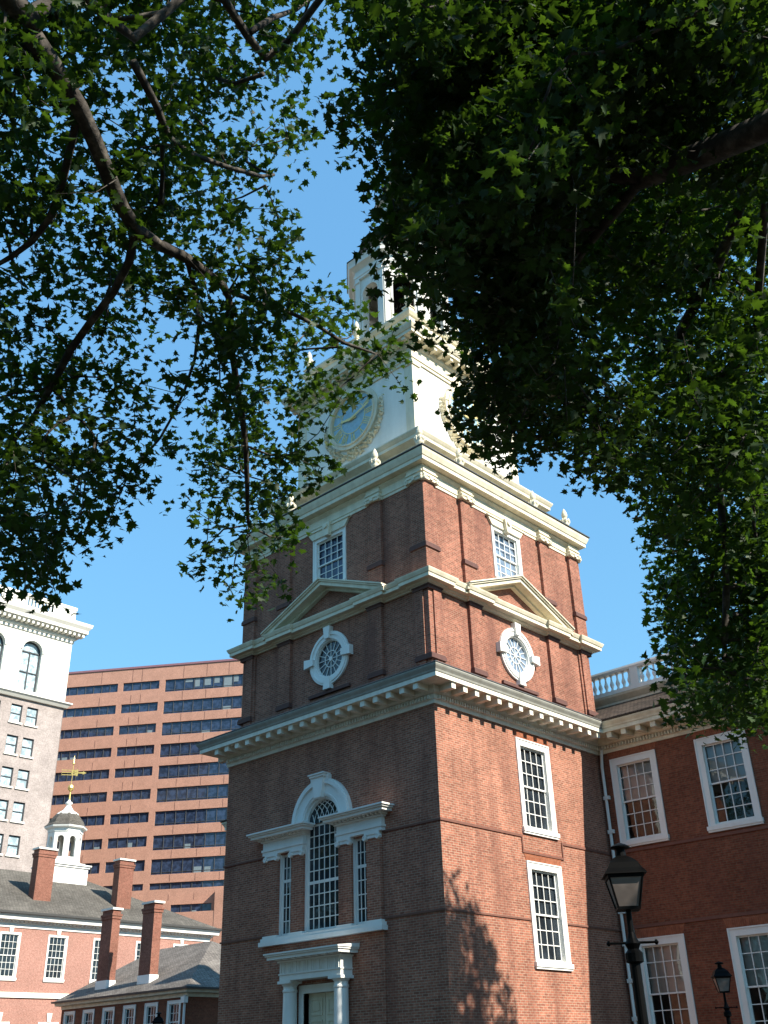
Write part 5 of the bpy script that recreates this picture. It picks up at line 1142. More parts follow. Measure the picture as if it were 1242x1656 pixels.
R_TIPS=[  # trailing sprays are unseen crown, added partly to shade the leaves in view
1322,-1406,892,1646,-1787,790,1670,-1526,995,1572,-1848,954,1646,-1752,1042,1691,-1553,1010,1573,-1713,1046,1687,-1735,1036,
1697,-1726,888,1599,-1690,1040,1381,-1654,1007,1664,-1831,897,1671,-1642,1132,1483,-1415,835,1598,-1790,1039,1758,-1760,892,
1522,-1741,866,1698,-1677,999,1650,-1646,1107,1496,-1472,718,1568,-1785,1036,1497,-1519,879,1783,-1700,990,1490,-1644,955,
1579,-1745,1037,1544,-1776,1004,1789,-1673,942,1739,-1756,897,1505,-1605,1251,1608,-1858,949,1775,-1718,922,1630,-1583,1074,
1544,-1558,1002,1658,-1561,1016,1477,-1534,976,1736,-1544,989,1696,-1508,967,1775,-1796,815,1538,-1560,728,1631,-1598,1018,
1719,-1702,1012,1529,-1579,920,1442,-1565,1225,1370,-1389,839,1738,-1798,847,1449,-1588,949,1475,-1749,1034,1544,-1561,957,
1666,-1819,828,1422,-1715,1111,1591,-1744,971,1502,-1641,749,1728,-1427,1047,1665,-1463,1137,1510,-1650,896,1333,-1441,893,
1522,-1730,1093,1268,-1476,1004,1465,-1589,988,1613,-1836,967,1427,-1707,935,1691,-1675,973,1497,-1567,860,1432,-1619,946,
1613,-1711,821,1659,-1557,1034,1404,-1452,911,1383,-1337,873,1742,-1597,1020,1424,-1656,926,1470,-1509,830,1710,-1504,1071,
1758,-1678,992,1471,-1389,824,1585,-1607,966,1805,-1765,811,1610,-1747,1079,1532,-1672,785,1626,-1657,1201,1339,-1300,887,
1603,-1779,1012,1768,-1697,838,1489,-1800,1048,1563,-1670,1160,1610,-1797,767,1711,-1715,909,1450,-1532,916,1714,-1585,968,
1575,-1787,779,1517,-1690,1084,1359,-1486,853,1542,-1761,791,1520,-1588,854,1605,-1747,1039,1551,-1778,1002,1567,-1699,842,
1699,-1742,961,1610,-1893,968,1542,-1607,1146,1609,-1806,771,1679,-1759,958,1719,-1591,1038,1566,-1570,1067,1638,-1727,898,
1576,-1745,931,1724,-1810,899,1478,-1702,939,1444,-1498,805,1367,-1410,873,1817,-1720,895,1563,-1752,856,1737,-1524,928,
1753,-1705,913,1465,-1458,948,1439,-1386,808,1605,-1696,1054,1523,-1706,1053,1533,-1840,1037,1641,-1692,967,1521,-1713,911,
1595,-1711,953,1702,-1711,1053,1539,-1681,809,1748,-1597,1055,1463,-1726,905,1538,-1624,908,1609,-1742,1105,1555,-1637,1216,
1482,-1594,921,1640,-1523,1074,1409,-1479,852,1725,-1710,897,1863,-1915,663,1782,-1627,959,1697,-1485,1012,1676,-1412,1058,
1444,-1700,1057,1572,-1613,931,1490,-1820,1049,1571,-1657,900,1729,-1622,944,1346,-1512,799,1581,-1825,1073,1463,-1638,1135,
1755,-1635,967,1601,-1699,916,1498,-1687,769,1693,-1563,1104,1590,-1645,1176,1580,-1776,923,1543,-1548,1000,1620,-1718,1027,
1819,-1778,807,1449,-1434,853,1637,-1793,1013,1292,-1363,1098,1470,-1592,920,1714,-1704,790,1648,-1587,976,1773,-1551,1012,
1454,-1540,769,1572,-1746,1045,1485,-1444,700,1470,-1529,1001,1674,-1554,1001,1633,-1651,1039,1557,-1728,841,1438,-1456,927,
1587,-1779,1021,1557,-1693,1096,1444,-1561,843,1505,-1601,871,1720,-1808,818,1766,-1802,868,1663,-1909,843,1625,-1610,1089,
1663,-1779,844,1798,-1732,917,1633,-1661,947,1687,-1635,1010,1682,-1665,1147,1469,-1563,888,1539,-1613,955,1489,-1588,1274,
1608,-1474,1081,1657,-1746,931,1446,-1664,1008,1427,-1668,1006,1441,-1658,1019,1653,-1458,1085,1479,-1616,820,1677,-1816,816,
1469,-1662,876,1621,-1722,881,1371,-1360,852,1341,-1476,955,1491,-1527,694,1311,-1313,939,1669,-1647,1034,1597,-1649,1063,
1475,-1584,873,1705,-1824,833,1704,-1799,788,1610,-1644,1214,1620,-1624,978,1697,-1726,818,1564,-1628,834,1570,-1734,1026,
1779,-1772,883,1553,-1700,914,1664,-1652,1093,1533,-1860,893,1754,-1634,943,1485,-1395,836,1581,-1828,943,1644,-1672,1152,
1444,-1505,893,1673,-1457,1092,1707,-1751,971,1705,-1655,1016,1573,-1689,889,1783,-1706,896,1601,-1756,1024,1545,-1678,931,
1597,-1639,1142,1627,-1550,1014,1500,-1626,973,1753,-1675,1024,1553,-1637,996,1602,-1763,1057,1511,-1572,772,1642,-1506,1070,
1431,-1491,967,1669,-1629,1165,1625,-1725,882,1489,-1600,732,1542,-1726,848,1581,-1712,997,1652,-1738,831,1632,-1534,963,
1432,-1403,1047,1423,-1719,956,1688,-1527,971,1517,-1831,909,1599,-1703,984,1592,-1860,693,1604,-1550,1011,1771,-1537,917,
1705,-1660,989,1529,-1645,1194,1700,-1538,988,1673,-1577,1041,1510,-1701,1088,1633,-1667,901,1417,-1709,973,1446,-1407,840,
1524,-1629,930,1496,-1798,904,1657,-1596,1187,1649,-1911,816,1679,-1784,799,1602,-1465,1040,1560,-1582,759,1488,-1720,953,
1449,-1706,1041,1577,-1759,802,1636,-1778,1038,1637,-1637,1059,1712,-1529,931,1665,-1723,914,1460,-1447,825,1770,-1581,886,
1573,-1562,686,1609,-1612,1293,1690,-1463,1065,1520,-1698,859,1576,-1825,963,1403,-1600,1045,1641,-1670,1020,1741,-1532,971,
1572,-1664,1119,1602,-1752,981,1604,-1670,1081,1506,-1630,799,1564,-1762,1155,1475,-1522,1024,1441,-1519,827,1453,-1514,915,
1524,-1690,1168,1560,-1580,925,1548,-1714,1018,1480,-1688,978,1557,-1885,996,1406,-1433,893,1556,-1617,814,1503,-1769,837,
1650,-1854,768,1587,-1879,956,1507,-1588,888,1481,-1630,1114,1387,-1421,863,1387,-1532,752,1494,-1804,1119,1567,-1801,1061,
1724,-1768,900,1692,-1687,970,1695,-1550,907,1704,-1777,990,1799,-1639,974,1507,-1769,918,1510,-1631,898,1690,-1718,908,
1537,-1495,689,1657,-1699,858,1762,-1756,865,1691,-1494,1078,1600,-1842,1027,1538,-1708,910,1636,-1534,1044,1455,-1688,772,
1797,-1646,840,1358,-1377,837,1802,-1724,898,1572,-1730,1127,1566,-1782,977,1562,-1757,940,1734,-1805,813,1712,-1485,1051,
1457,-1595,898,1503,-1573,793,1662,-1840,732,1599,-1722,923,1581,-1674,878,1607,-1724,991,1342,-1407,854,1537,-1631,940,
1632,-1831,964,1633,-1639,950,1520,-1702,871,1663,-1793,791,1529,-1546,667,1580,-1582,951,1560,-1753,1048,1504,-1711,804,
1725,-1698,975,1652,-1589,954,1628,-1815,730,1340,-1403,813,1421,-1328,799,1560,-1708,907,1485,-1578,940,1649,-1847,977,
1717,-1664,989,1616,-1811,1057,1537,-1630,937,1656,-1757,871,1658,-1658,1110,1534,-1566,856,1706,-1784,836,1604,-1865,1005,
1632,-1739,931,1377,-1633,1116,1539,-1750,1137,1433,-1532,934,1294,-1577,1190,1359,-1517,900,1598,-1768,1104,1424,-1640,1103,
1637,-1600,1139,1614,-1770,1019,1746,-1761,899,1409,-1718,1018,1559,-1837,1005,1505,-1657,929,1509,-1754,863,1472,-1708,957,
1747,-1600,1015,1699,-1709,908,1601,-1622,1147,1802,-1818,838,1585,-1748,1055,1515,-1548,883,1647,-1820,736,1533,-1674,713,
1589,-1828,990,1537,-1637,872,1596,-1716,741,1579,-1528,1132,1644,-1518,997,1512,-1543,885,1606,-1876,951,1645,-1683,1074,
1313,-1253,960,1551,-1615,840,1639,-1882,874,1620,-1768,1100,1663,-1848,960,1529,-1694,948,1764,-1810,856,1705,-1853,771,
1347,-1370,849,1570,-1700,1117,1452,-1581,1047,1756,-1580,978,1560,-1724,1020,1269,-1337,868,1803,-1599,1013,1597,-1611,1087,
1490,-1793,1008,1558,-1769,1101,1608,-1682,1115,1706,-1685,1024,1505,-1745,941,1750,-1635,961,1590,-1477,1067,1412,-1669,1145,
1518,-1734,895,1686,-1786,833,1647,-1752,799,1684,-1664,1000,1688,-1631,970,1787,-1619,974,1672,-1437,1021,1665,-1760,866,
1566,-1746,858,1682,-1713,884,1592,-1732,1136,1417,-1425,884,1429,-1639,1029,1455,-1719,987,1658,-1380,1088,1591,-1630,1094,
1786,-1435,1164,1527,-1743,934,1594,-1818,801,1821,-1664,957,1421,-1590,728,1362,-1593,1095,1621,-1909,888,1474,-1726,939,
1765,-1571,1002,1363,-1419,964,1738,-1817,799,1638,-1603,1198,1395,-1557,802,1607,-1649,957,1592,-1705,1017,1360,-1456,877,
1716,-1669,887,1434,-1634,861,1706,-1415,1068,1483,-1643,1153,1561,-1727,1007,1728,-1548,1015,1340,-1404,839,1570,-1639,858,
1539,-1594,902,1629,-1801,804,1783,-1808,863,1671,-1724,1035,1541,-1726,857,1591,-1760,862,1794,-1656,909,1776,-1603,884,
1521,-1734,1106,1781,-1680,823,1581,-1809,839,1673,-1734,903,1670,-1602,1038,1536,-1704,1087,1407,-1401,914,1408,-1571,881,
1488,-1633,1121,1503,-1583,929,1535,-1758,1030,1647,-1878,871,1699,-1551,896,1727,-1729,967,1724,-1539,1017,1477,-1504,1009,
1709,-1698,996,1555,-1736,1086,1617,-1676,1194,1567,-1801,1067,1679,-1682,1035,1561,-1446,1084,1637,-1764,803,1627,-1592,1006,
1587,-1757,833,1609,-1743,1041,1605,-1775,809,1479,-1757,1001,1429,-1525,946,1543,-1693,942,1439,-1583,768,1583,-1866,881,
1808,-1633,875,1491,-1742,1045,1746,-1529,981,1582,-1841,735,1415,-1495,831,1413,-1290,918,1608,-1432,1094,1289,-1455,883,
1660,-1681,906,1721,-1431,1126,1376,-1431,923,1687,-1556,1035,1588,-1707,1063,1720,-1591,1011,1759,-1766,923,1648,-1461,1059,
1471,-1683,911,1495,-1618,1172,1407,-1571,768,1731,-1548,899,1465,-1720,884,1564,-1762,995,1440,-1506,995,1732,-1422,1036,
1557,-1592,903,1691,-1630,911,1604,-1812,1002,1366,-1605,1045,1660,-1732,794,1749,-1733,910,1622,-1654,933,1562,-1640,1147,
1473,-1665,876,1621,-1817,994,1589,-1659,1076,1586,-1877,958,1603,-1495,1020,1433,-1577,958,1636,-1719,1079,1732,-1517,1095,
1408,-1661,1047,1596,-1668,927,1568,-1796,1015,1446,-1595,930,1613,-1684,1205,1652,-1816,782,1573,-1794,997,1667,-1685,930,
1732,-1722,870,1726,-1541,1096,1399,-1639,1065,1467,-1733,869,1483,-1482,777,1405,-1666,1013,1659,-1473,1026,1712,-1525,911,
1604,-1677,1137,1512,-1626,835,1513,-1617,827,1484,-1627,836,1750,-1838,864,1643,-1543,1018,1269,-1358,899,1521,-1722,1024,
1502,-1581,798,1656,-1741,1021,1688,-1631,999,1542,-1732,932,1686,-1797,983,1497,-1520,962,1753,-1738,963,1406,-1400,897,
1563,-1691,874,1579,-1673,861,1611,-1780,868,1603,-1806,1014,1387,-1314,861,1841,-1730,839,1776,-1619,818,1347,-1430,833,
1679,-1778,830,1727,-1527,950,1781,-1590,964,1586,-1738,985,1677,-1610,988,1483,-1396,799,1507,-1702,871,1436,-1670,1043,
1611,-1753,938,1460,-1522,812,1550,-1731,1000,1686,-1668,1030,1439,-1459,828,1372,-1726,1061,1504,-1689,949,1723,-1603,859,
1642,-1525,980,1690,-1665,926,1636,-1570,951,1661,-1737,849,1558,-1757,1091,1712,-1557,1042,1629,-1780,859,1397,-1584,947,
1774,-1608,958,1646,-1722,896,1501,-1705,846,1708,-1675,1012,1711,-1712,905,1617,-1737,872,1648,-1739,918,1594,-1781,886,
1700,-1582,899,1712,-1836,743,1535,-1769,970,1455,-1614,854,1599,-1684,678,1488,-1637,835,1615,-1842,923,1538,-1581,880,
1739,-1733,855,1598,-1874,885,1683,-1617,896,1673,-1710,1051,1677,-1773,861,1792,-1716,853,1607,-1685,1153,1460,-1474,856,
1610,-1536,996,1777,-1537,926,1320,-1193,1027,1742,-1716,977,1603,-1676,1049,1512,-1742,920,1615,-1514,1054,1743,-1623,942,
1515,-1456,755,1478,-1452,766,1709,-1467,960,1512,-1712,1028,1738,-1686,1002,1533,-1749,827,1667,-1844,747,1702,-1773,940,
1641,-1958,817,1652,-1755,1012,1464,-1394,777,1462,-1667,1090,1715,-1348,1050,1812,-1655,924,1610,-1583,973,1677,-1724,1016,
1777,-1543,991,1785,-1787,876,1727,-1759,924,1340,-1630,1056,1445,-1448,943,1588,-1446,1074,1746,-1616,832,1727,-1751,874,
1606,-1805,1015,1574,-1716,1130,1572,-1808,774,1789,-1643,929,1623,-1719,1061,1814,-1755,856,1564,-1755,909,1622,-1691,822,
1676,-1680,1089,1569,-1714,957,1712,-1567,977,1504,-1451,695,1555,-1722,960,1567,-1652,900,1697,-1423,997,1565,-1843,1008,
1384,-1306,911,1486,-1501,951,1707,-1492,1101,1405,-1560,839,1737,-1708,1002,1372,-1331,886,1601,-1902,912,1656,-1943,814,
1758,-1480,957,1568,-1794,1015,1693,-1744,915,1503,-1604,830,1564,-1767,828,1547,-1590,911,1472,-1512,939,1627,-1939,834,
1480,-1707,1102,1576,-1693,1141,1362,-1423,932,1418,-1704,896,1658,-1826,813,1564,-1699,848,1807,-1852,751,1338,-1384,963,
1643,-1530,1009,1707,-1571,1042,1406,-1695,917,1810,-1651,1006,1760,-1515,906,1494,-1703,840,1490,-1644,1056,1630,-1670,954,
1656,-1634,1078,1610,-1832,968,1586,-1672,1141,1544,-1689,880,1704,-1773,870,1524,-1620,807,1628,-1726,819,1623,-1705,1159,
1667,-1625,1185,1689,-1466,1108,1561,-1763,1122,1776,-1772,903,1527,-1773,1007,1630,-1852,971,1372,-1600,976,1429,-1536,832,
1744,-1462,930,1672,-1768,897,1624,-1693,1180,1552,-1746,892,1606,-1830,913,1816,-1779,811,1403,-1728,1073,1438,-1398,1112,
1612,-1654,1091,1711,-1708,1020,1552,-1562,951,1577,-1722,1122,1780,-1521,1140,1614,-1808,730,1714,-1593,998,1733,-1653,909,
1583,-1568,991,1642,-1692,1045,1518,-1646,697,1744,-1744,964,1650,-1601,968,1695,-1696,993,1494,-1689,1033,1754,-1698,1004,
1510,-1521,844,1642,-1791,873,1300,-1552,1098,1531,-1626,927,1588,-1535,1000,1601,-1808,998,1705,-1473,959,1558,-1664,839,
1828,-1679,965,1517,-1703,1003,1516,-1587,894,1394,-1523,858,1472,-1372,844,1420,-1636,930,1282,-1374,846,1435,-1548,874,
1473,-1625,911,1562,-1699,813,1791,-1484,1086,1561,-1648,885,1359,-1499,783,1351,-1357,960,1810,-1650,856,1413,-1665,915,
1577,-1656,899,1517,-1676,1075,1601,-1751,837,1382,-1679,956,1532,-1571,852,1611,-1601,1290,1526,-1742,984,1827,-1885,724,
1570,-1651,1180,1456,-1641,1052,1415,-1510,847,1619,-1653,1058,1656,-1638,940,1397,-1555,809,1658,-1782,1007,1597,-1665,924,
1562,-1733,1128,1509,-1559,988,1488,-1721,1019,1544,-1628,790,1667,-1682,1044,1605,-1641,1095,1521,-1636,854,1420,-1511,1031,
1434,-1615,765,1637,-1834,956,1535,-1662,1044,1809,-1800,845,1604,-1875,949,1610,-1524,1090,1428,-1609,957,1731,-1507,1042,
1708,-1532,909,1497,-1570,822,1508,-1572,763,1341,-1454,964,1609,-1738,967,1588,-1779,863,1697,-1722,992,1363,-1402,821,
1603,-1642,876,1701,-1514,1050,1640,-1777,986,1475,-1611,818,1371,-1605,948,1669,-1521,993,1536,-1755,758,1741,-1458,946,
1474,-1700,970,1708,-1613,883,1641,-1809,802,1465,-1600,688,1619,-1755,868,1397,-1460,1113,1753,-1643,961,1746,-1580,906,
1667,-1764,899,1561,-1619,1188,1606,-1543,996,1522,-1554,918,1622,-1761,881,1515,-1780,982,1392,-1634,1015,1447,-1623,825,
1640,-1698,957,1507,-1618,937,1528,-1625,857,1671,-1581,935,1670,-1775,759,1595,-1878,990,1556,-1649,885,1642,-1893,895,
1781,-1774,860,1777,-1745,889,1432,-1569,857,1539,-1746,989,1800,-1668,807,1560,-1702,950,1460,-1622,963,1704,-1660,815,
1697,-1722,1031,1575,-1770,964,1407,-1499,930,1292,-1257,937,1722,-1725,939,1740,-1465,937,1656,-1630,1123,1619,-1753,1057,
1531,-1647,1041,1476,-1709,1054,1667,-1603,1059,1677,-1684,938,1619,-1825,802,1631,-1795,771,1549,-1710,1073,1388,-1305,866,
1652,-1645,958,1513,-1629,884,1461,-1577,984,1597,-1724,1173,1528,-1687,1019,1716,-1619,897,1710,-1327,1056,1609,-1784,1061,
1499,-1697,908,1796,-1568,1012,1576,-1776,818,1694,-1764,920,1674,-1839,734,1769,-1590,892,1601,-1729,989,1597,-1590,980,
1755,-1644,984,1628,-1739,878,1378,-1680,931,1406,-1506,917,1669,-1735,1050,1613,-1711,803,1704,-1705,1053,1462,-1726,939,
1585,-1668,934,1413,-1595,890,1720,-1552,987,1606,-1699,908,1598,-1754,1088,1646,-1866,863,1595,-1625,954,1599,-1667,1097,
1376,-1312,889,1505,-1684,920,1440,-1708,1072,1583,-1772,858,1465,-1722,998,1543,-1740,985,1531,-1581,918,1506,-1628,847,
1631,-1699,920,1595,-1722,1082,1645,-1621,966,1626,-1544,1120,1730,-1596,1014,1780,-1642,1003,1591,-1871,932,1626,-1782,1003,
1597,-1649,1170,1632,-1745,1099,1606,-1585,953,1583,-1785,1081,1586,-1716,778,1760,-1633,947,1431,-1666,1109,1416,-1647,914,
1758,-1617,844,1641,-1904,920,1453,-1745,1029,1738,-1697,1000,1798,-1826,802,1463,-1463,825,1625,-1665,1206,1426,-1495,982,
1500,-1652,1022,1403,-1389,834,1602,-1728,877,1530,-1668,1036,1620,-1583,959,1478,-1658,844,1684,-1589,986,1651,-1579,1039,
1714,-1656,968,1655,-1738,903,1602,-1917,935,1402,-1511,806,1525,-1616,892,1434,-1556,814,1581,-1691,1127,1636,-1706,1121,
1596,-1768,1097,1446,-1575,914,1760,-1760,892,1458,-1527,1011,1611,-1793,1029,1485,-1605,810,1813,-1668,869,1553,-1709,1110,
1641,-1679,930,1521,-1860,1069,1715,-1565,1012,1393,-1557,758,1667,-1685,1070,1627,-1793,1033,1623,-1571,985,1485,-1721,1086,
1425,-1466,938,1719,-1578,981,1798,-1814,843,1794,-1683,993,1456,-1666,926,1544,-1725,862,1724,-1485,1091,1618,-1755,1079,
1419,-1504,832,1598,-1737,877,1668,-1734,892,1820,-1662,906,1616,-1628,1028,1688,-1664,900,1638,-1770,1075,1577,-1705,929,
1698,-1738,886,1511,-1436,746,1609,-1810,955,1733,-1610,868,1365,-1633,1057,1592,-1688,768,1418,-1543,737,1424,-1498,932,
1594,-1696,1188,1713,-1369,1166,1658,-1704,916,1598,-1807,1041,1482,-1649,924,1514,-1650,910,1702,-1459,1070,1716,-1823,792,
1707,-1506,1054,1610,-1777,983,1605,-1807,918,1586,-1714,1145,1642,-1518,977,1649,-1608,901,1508,-1705,968,1601,-1876,870,
1386,-1541,921,1500,-1655,837,1663,-1692,1041,1613,-1657,1041,1507,-1549,888,1426,-1757,1088,1617,-1600,1161,1418,-1594,922,
1621,-1791,1019,1604,-1712,946,1529,-1658,1014,1539,-1804,1034,1628,-1810,785,1602,-1686,1185,1584,-1734,796,1796,-1576,965,
1603,-1860,933,1555,-1795,979,1717,-1592,995,1726,-1665,930,1656,-1720,885,1591,-1711,997,1638,-1764,1086,1503,-1583,880,
1535,-1794,797,1705,-1769,876,1687,-1569,1047,1616,-1849,926,1415,-1538,798,1706,-1782,881,1723,-1640,886,1568,-1593,729,
1714,-1692,942,1757,-1611,853,1454,-1541,950,1725,-1547,918,1458,-1662,957,1578,-1767,893,1616,-1764,1030,1517,-1556,878,
1642,-1743,1052,1738,-1634,925,1561,-1612,1157,1552,-1620,952,1626,-1641,1061,1440,-1542,923,1584,-1690,1072,1685,-1523,952,
1681,-1757,929,1798,-1678,941,1763,-1738,852,1630,-1730,1037,1334,-1355,1015,1693,-1891,661,1670,-1787,815,1318,-1463,968,
1699,-1447,980,1573,-1741,858,1481,-1728,1026,1513,-1549,933,1522,-1725,1044,1650,-1697,1107,1686,-1750,998,1754,-1507,1059,
1696,-1692,947,1704,-1657,1104,1669,-1652,979,1658,-1610,1010,1451,-1669,859,1501,-1744,914,1499,-1659,1157,1627,-1687,1156,
1559,-1746,892,1579,-1817,1030,1575,-1687,890,1491,-1486,712,1551,-1640,927,1585,-1695,830,1625,-1877,844,1456,-1590,848,
1382,-1404,1001,1610,-1688,964,1702,-1583,1040,1559,-1771,1065,1469,-1434,858,1622,-1718,828,1711,-1848,799,1512,-1655,917,
1589,-1890,886,1698,-1624,974,1610,-1781,1099,1563,-1618,912,1407,-1562,859,1589,-1581,968,1656,-1491,1013,1584,-1521,1028,
1756,-1512,900,1755,-1639,888,1537,-1741,948,1746,-1444,996,1392,-1621,973,1645,-1732,807,1682,-1702,944,1740,-1609,861,
1527,-1687,853,1511,-1433,753,1439,-1521,800,1428,-1461,856,1502,-1578,1023,1610,-1715,928,1847,-1903,693,1562,-1677,815,
1573,-1769,875,1606,-1773,1079,1384,-1499,861,1397,-1514,819,1637,-1670,1100,1469,-1621,951,1439,-1799,1001,1619,-1793,831,
1817,-1690,862,1404,-1610,1087,1598,-1800,990,1503,-1605,730,1373,-1537,865,1690,-1484,1094,1619,-1736,915,1776,-1820,847,
1558,-1664,846,1685,-1785,947,1469,-1562,951,1517,-1873,1093,1367,-1389,865,1625,-1621,1181,1741,-1693,877,1639,-1749,991,
1704,-1588,1044,1542,-1763,1154,1367,-1370,920,1639,-1784,936,1490,-1699,945,1437,-1430,825,1628,-1778,894,1419,-1660,1089,
1639,-1674,933,1518,-1686,1003,1806,-1788,866,1612,-1810,974,1507,-1735,1007,1749,-1754,899,1587,-1697,870,1562,-1689,846,
1541,-1699,867,1603,-1737,850,1805,-1620,1037,1645,-1726,933,1581,-1746,847,1531,-1760,964,1355,-1453,840,1481,-1650,821,
1525,-1676,860,1724,-1536,1057,1660,-1690,979,1544,-1833,927,1825,-1684,853,1580,-1868,928,1531,-1767,1014,1541,-1724,842,
1465,-1645,989,1604,-1730,790,1636,-1708,1123,1458,-1458,715,1680,-1794,967,1316,-1392,884,1609,-1793,843,1570,-1782,1108,
1407,-1617,870,1692,-1491,1044,1639,-1781,792,1460,-1481,1013,1619,-1763,899,1325,-1453,953,1554,-1661,956,1828,-1759,877,
1675,-1752,1047,1757,-1556,870,1548,-1604,905,1676,-1587,969,1689,-1592,1003,1736,-1463,1087,1698,-1597,948,1643,-1746,1075,
1483,-1855,901,1526,-1735,948,1349,-1451,866,1646,-1773,958,1623,-1523,1029,1687,-1761,876,1445,-1692,1159,1424,-1431,886,
1537,-1831,1071,1673,-1783,810,1441,-1710,1091,1591,-1643,1242,1515,-1676,1239,1705,-1604,868,1517,-1511,983,1538,-1601,866,
1531,-1677,1122,1651,-1735,932,1398,-1317,868,1423,-1568,876,1614,-1643,1026,1504,-1698,1006,1452,-1543,845,1383,-1379,889,
1585,-1774,800,1428,-1610,941,1469,-1689,940,1638,-1592,1155,1730,-1699,941,1567,-1653,786,1301,-1544,1043,1480,-1537,871,
1374,-1329,947,1427,-1455,890,1573,-1813,1104,1713,-1483,961,1663,-1760,1056,1537,-1606,1036,1655,-1615,910,1601,-1816,836,
1597,-1724,1157,1539,-1676,1097,1617,-1756,815,1630,-1843,906,1599,-1768,1101,1493,-1533,890,1528,-1546,829,1652,-1652,956,
1652,-1670,1142,1515,-1720,871,1617,-1669,1091,1463,-1656,911,1518,-1728,1013,1596,-1876,969,1501,-1738,841,1638,-1738,1015,
1705,-1781,867,1646,-1673,1117,1704,-1755,875,1637,-1680,1153,1698,-1728,1030,1575,-1869,1018,1603,-1795,770,1735,-1700,948,
1461,-1558,831,1434,-1610,874,1522,-1600,827,1790,-1757,893,1549,-1630,903,1716,-1725,929,1514,-1707,1041,1641,-1764,669,
1482,-1625,870,1594,-1661,1010,1637,-1534,1080,1620,-1726,970,1658,-1825,990,1532,-1590,898,1708,-1558,923,1602,-1751,1039,
1676,-1700,933,1584,-1669,927,1632,-1750,892,1542,-1632,1003,1652,-1638,983,1571,-1772,1080,1491,-1506,975,1673,-1544,998,
1682,-1545,972,1426,-1781,1053,1502,-1554,846,1495,-1646,999,1272,-1198,972,1550,-1870,1031,1583,-1783,826,1785,-1648,874,
1472,-1561,879,1694,-1696,1033,1656,-1866,893,1724,-1369,1155,1527,-1733,1063,1403,-1649,997,1767,-1526,961,1742,-1779,877,
1682,-1736,906,1657,-1676,1077,1667,-1702,943,1528,-1692,1189,1704,-1745,939,1589,-1823,1052,1811,-1646,928,1574,-1776,805,
1611,-1718,1052,1819,-1656,944,1608,-1738,1022,1537,-1613,729,1481,-1661,887,1499,-1573,889,1311,-1360,896,1626,-1687,1048,
1510,-1661,862,1603,-1638,988,1545,-1660,873,1645,-1544,1000,1510,-1828,1023,1495,-1496,880,1517,-1765,1010,1492,-1679,907,
1486,-1782,766,1594,-1685,1047,1418,-1400,790,1586,-1489,1048,1507,-1597,872,1782,-1832,822,1612,-1673,1068,1428,-1537,750,
1475,-1698,884,1652,-1913,826,1497,-1655,889,1590,-1724,983,1686,-1601,1187,1569,-1597,912,1643,-1796,871,1717,-1551,1020,
1617,-1904,856,1575,-1850,940,1506,-1634,1099,1539,-1617,768,1677,-1643,951,1624,-1745,884,1717,-1763,987,1530,-1510,1022,
1567,-1736,953,1610,-1746,945,1589,-1906,930,1727,-1570,998,1681,-1754,825,1631,-1709,835,1710,-1650,979,1429,-1539,1108,
1731,-1570,870,1681,-1686,1034,1765,-1486,990,1486,-1537,937,1570,-1656,762,1469,-1505,885,1573,-1466,1059,1592,-1706,924,
1345,-1625,1119,1724,-1723,948,1299,-1374,925,1635,-1793,872,1661,-1519,998,1665,-1465,1129,1537,-1654,1093,1426,-1346,864,
1564,-1716,820,1604,-1554,1077,1711,-1658,1066,1764,-1541,909,1509,-1666,877,1532,-1544,957,1697,-1666,835,1597,-1751,1042,
1569,-1623,1156,1685,-1733,871,1596,-1743,995,1390,-1636,1148,1627,-1722,965,1477,-1602,878,1721,-1691,1047,1458,-1624,829,
1576,-1736,833,1455,-1680,899,1444,-1634,937,1610,-1718,1102,1542,-1767,1070,1630,-1624,1007,1453,-1573,951,1590,-1759,924,
1614,-1651,938,1363,-1480,869,1808,-1643,1004,1627,-1868,972,1565,-1605,949,1572,-1693,864,1665,-1700,866,1470,-1663,1131,
1494,-1826,1043,1711,-1792,905,1629,-1664,874,1592,-1850,943,1586,-1786,1037,1560,-1748,923,1621,-1849,979,1588,-1697,853,
1517,-1718,853,1486,-1711,807,1689,-1746,844,1653,-1852,856,1464,-1695,1075,1641,-1735,957,1793,-1754,924,1550,-1656,1068,
1594,-1640,918,1489,-1406,781,1689,-1679,1111,1643,-1926,816,1628,-1590,1048,1784,-1620,974,1497,-1736,809,1513,-1732,892,
1745,-1463,994,1657,-1704,1010,1511,-1722,884,1559,-1601,937,1686,-1572,1042,1602,-1687,862,1470,-1787,980,1705,-1689,1056,
1579,-1920,901,1593,-1414,1128,1750,-1570,908,1554,-1812,943,1338,-1301,873,1678,-1634,1065,1546,-1626,789,1705,-1759,896,
1805,-1693,792,1780,-1804,870,1658,-1717,1011,1581,-1730,1106,1475,-1539,941,1484,-1477,908,1654,-1717,820,1601,-1741,1057,
1585,-1674,996,1587,-1824,936,1712,-1462,1118,1641,-1852,924,1596,-1599,1156,1470,-1595,939,1431,-1298,784,1597,-1442,1077,
1681,-1619,944,1597,-1786,950,1464,-1584,783,1596,-1663,1143,1598,-1650,943,1713,-1747,934,1480,-1753,884,1562,-1700,1011,
1563,-1849,1024,1389,-1419,890,1613,-1797,1076,1714,-1753,927,1622,-1669,986,1394,-1645,1145,1531,-1611,673,1674,-1833,908,
1529,-1795,822,1580,-1631,919,1572,-1700,829,1686,-1672,970,1465,-1634,892,1606,-1834,1006,1451,-1477,792,1367,-1352,874,
1566,-1719,1104,1596,-1721,958,1604,-1760,1048,1652,-1667,1181,1641,-1690,1001,1750,-1770,912,1759,-1768,937,1637,-1829,737,
1692,-1968,761,1804,-1712,884,1756,-1500,924,1471,-1531,856,1644,-1698,1125,1433,-1393,924,1388,-1523,840,1528,-1753,931,
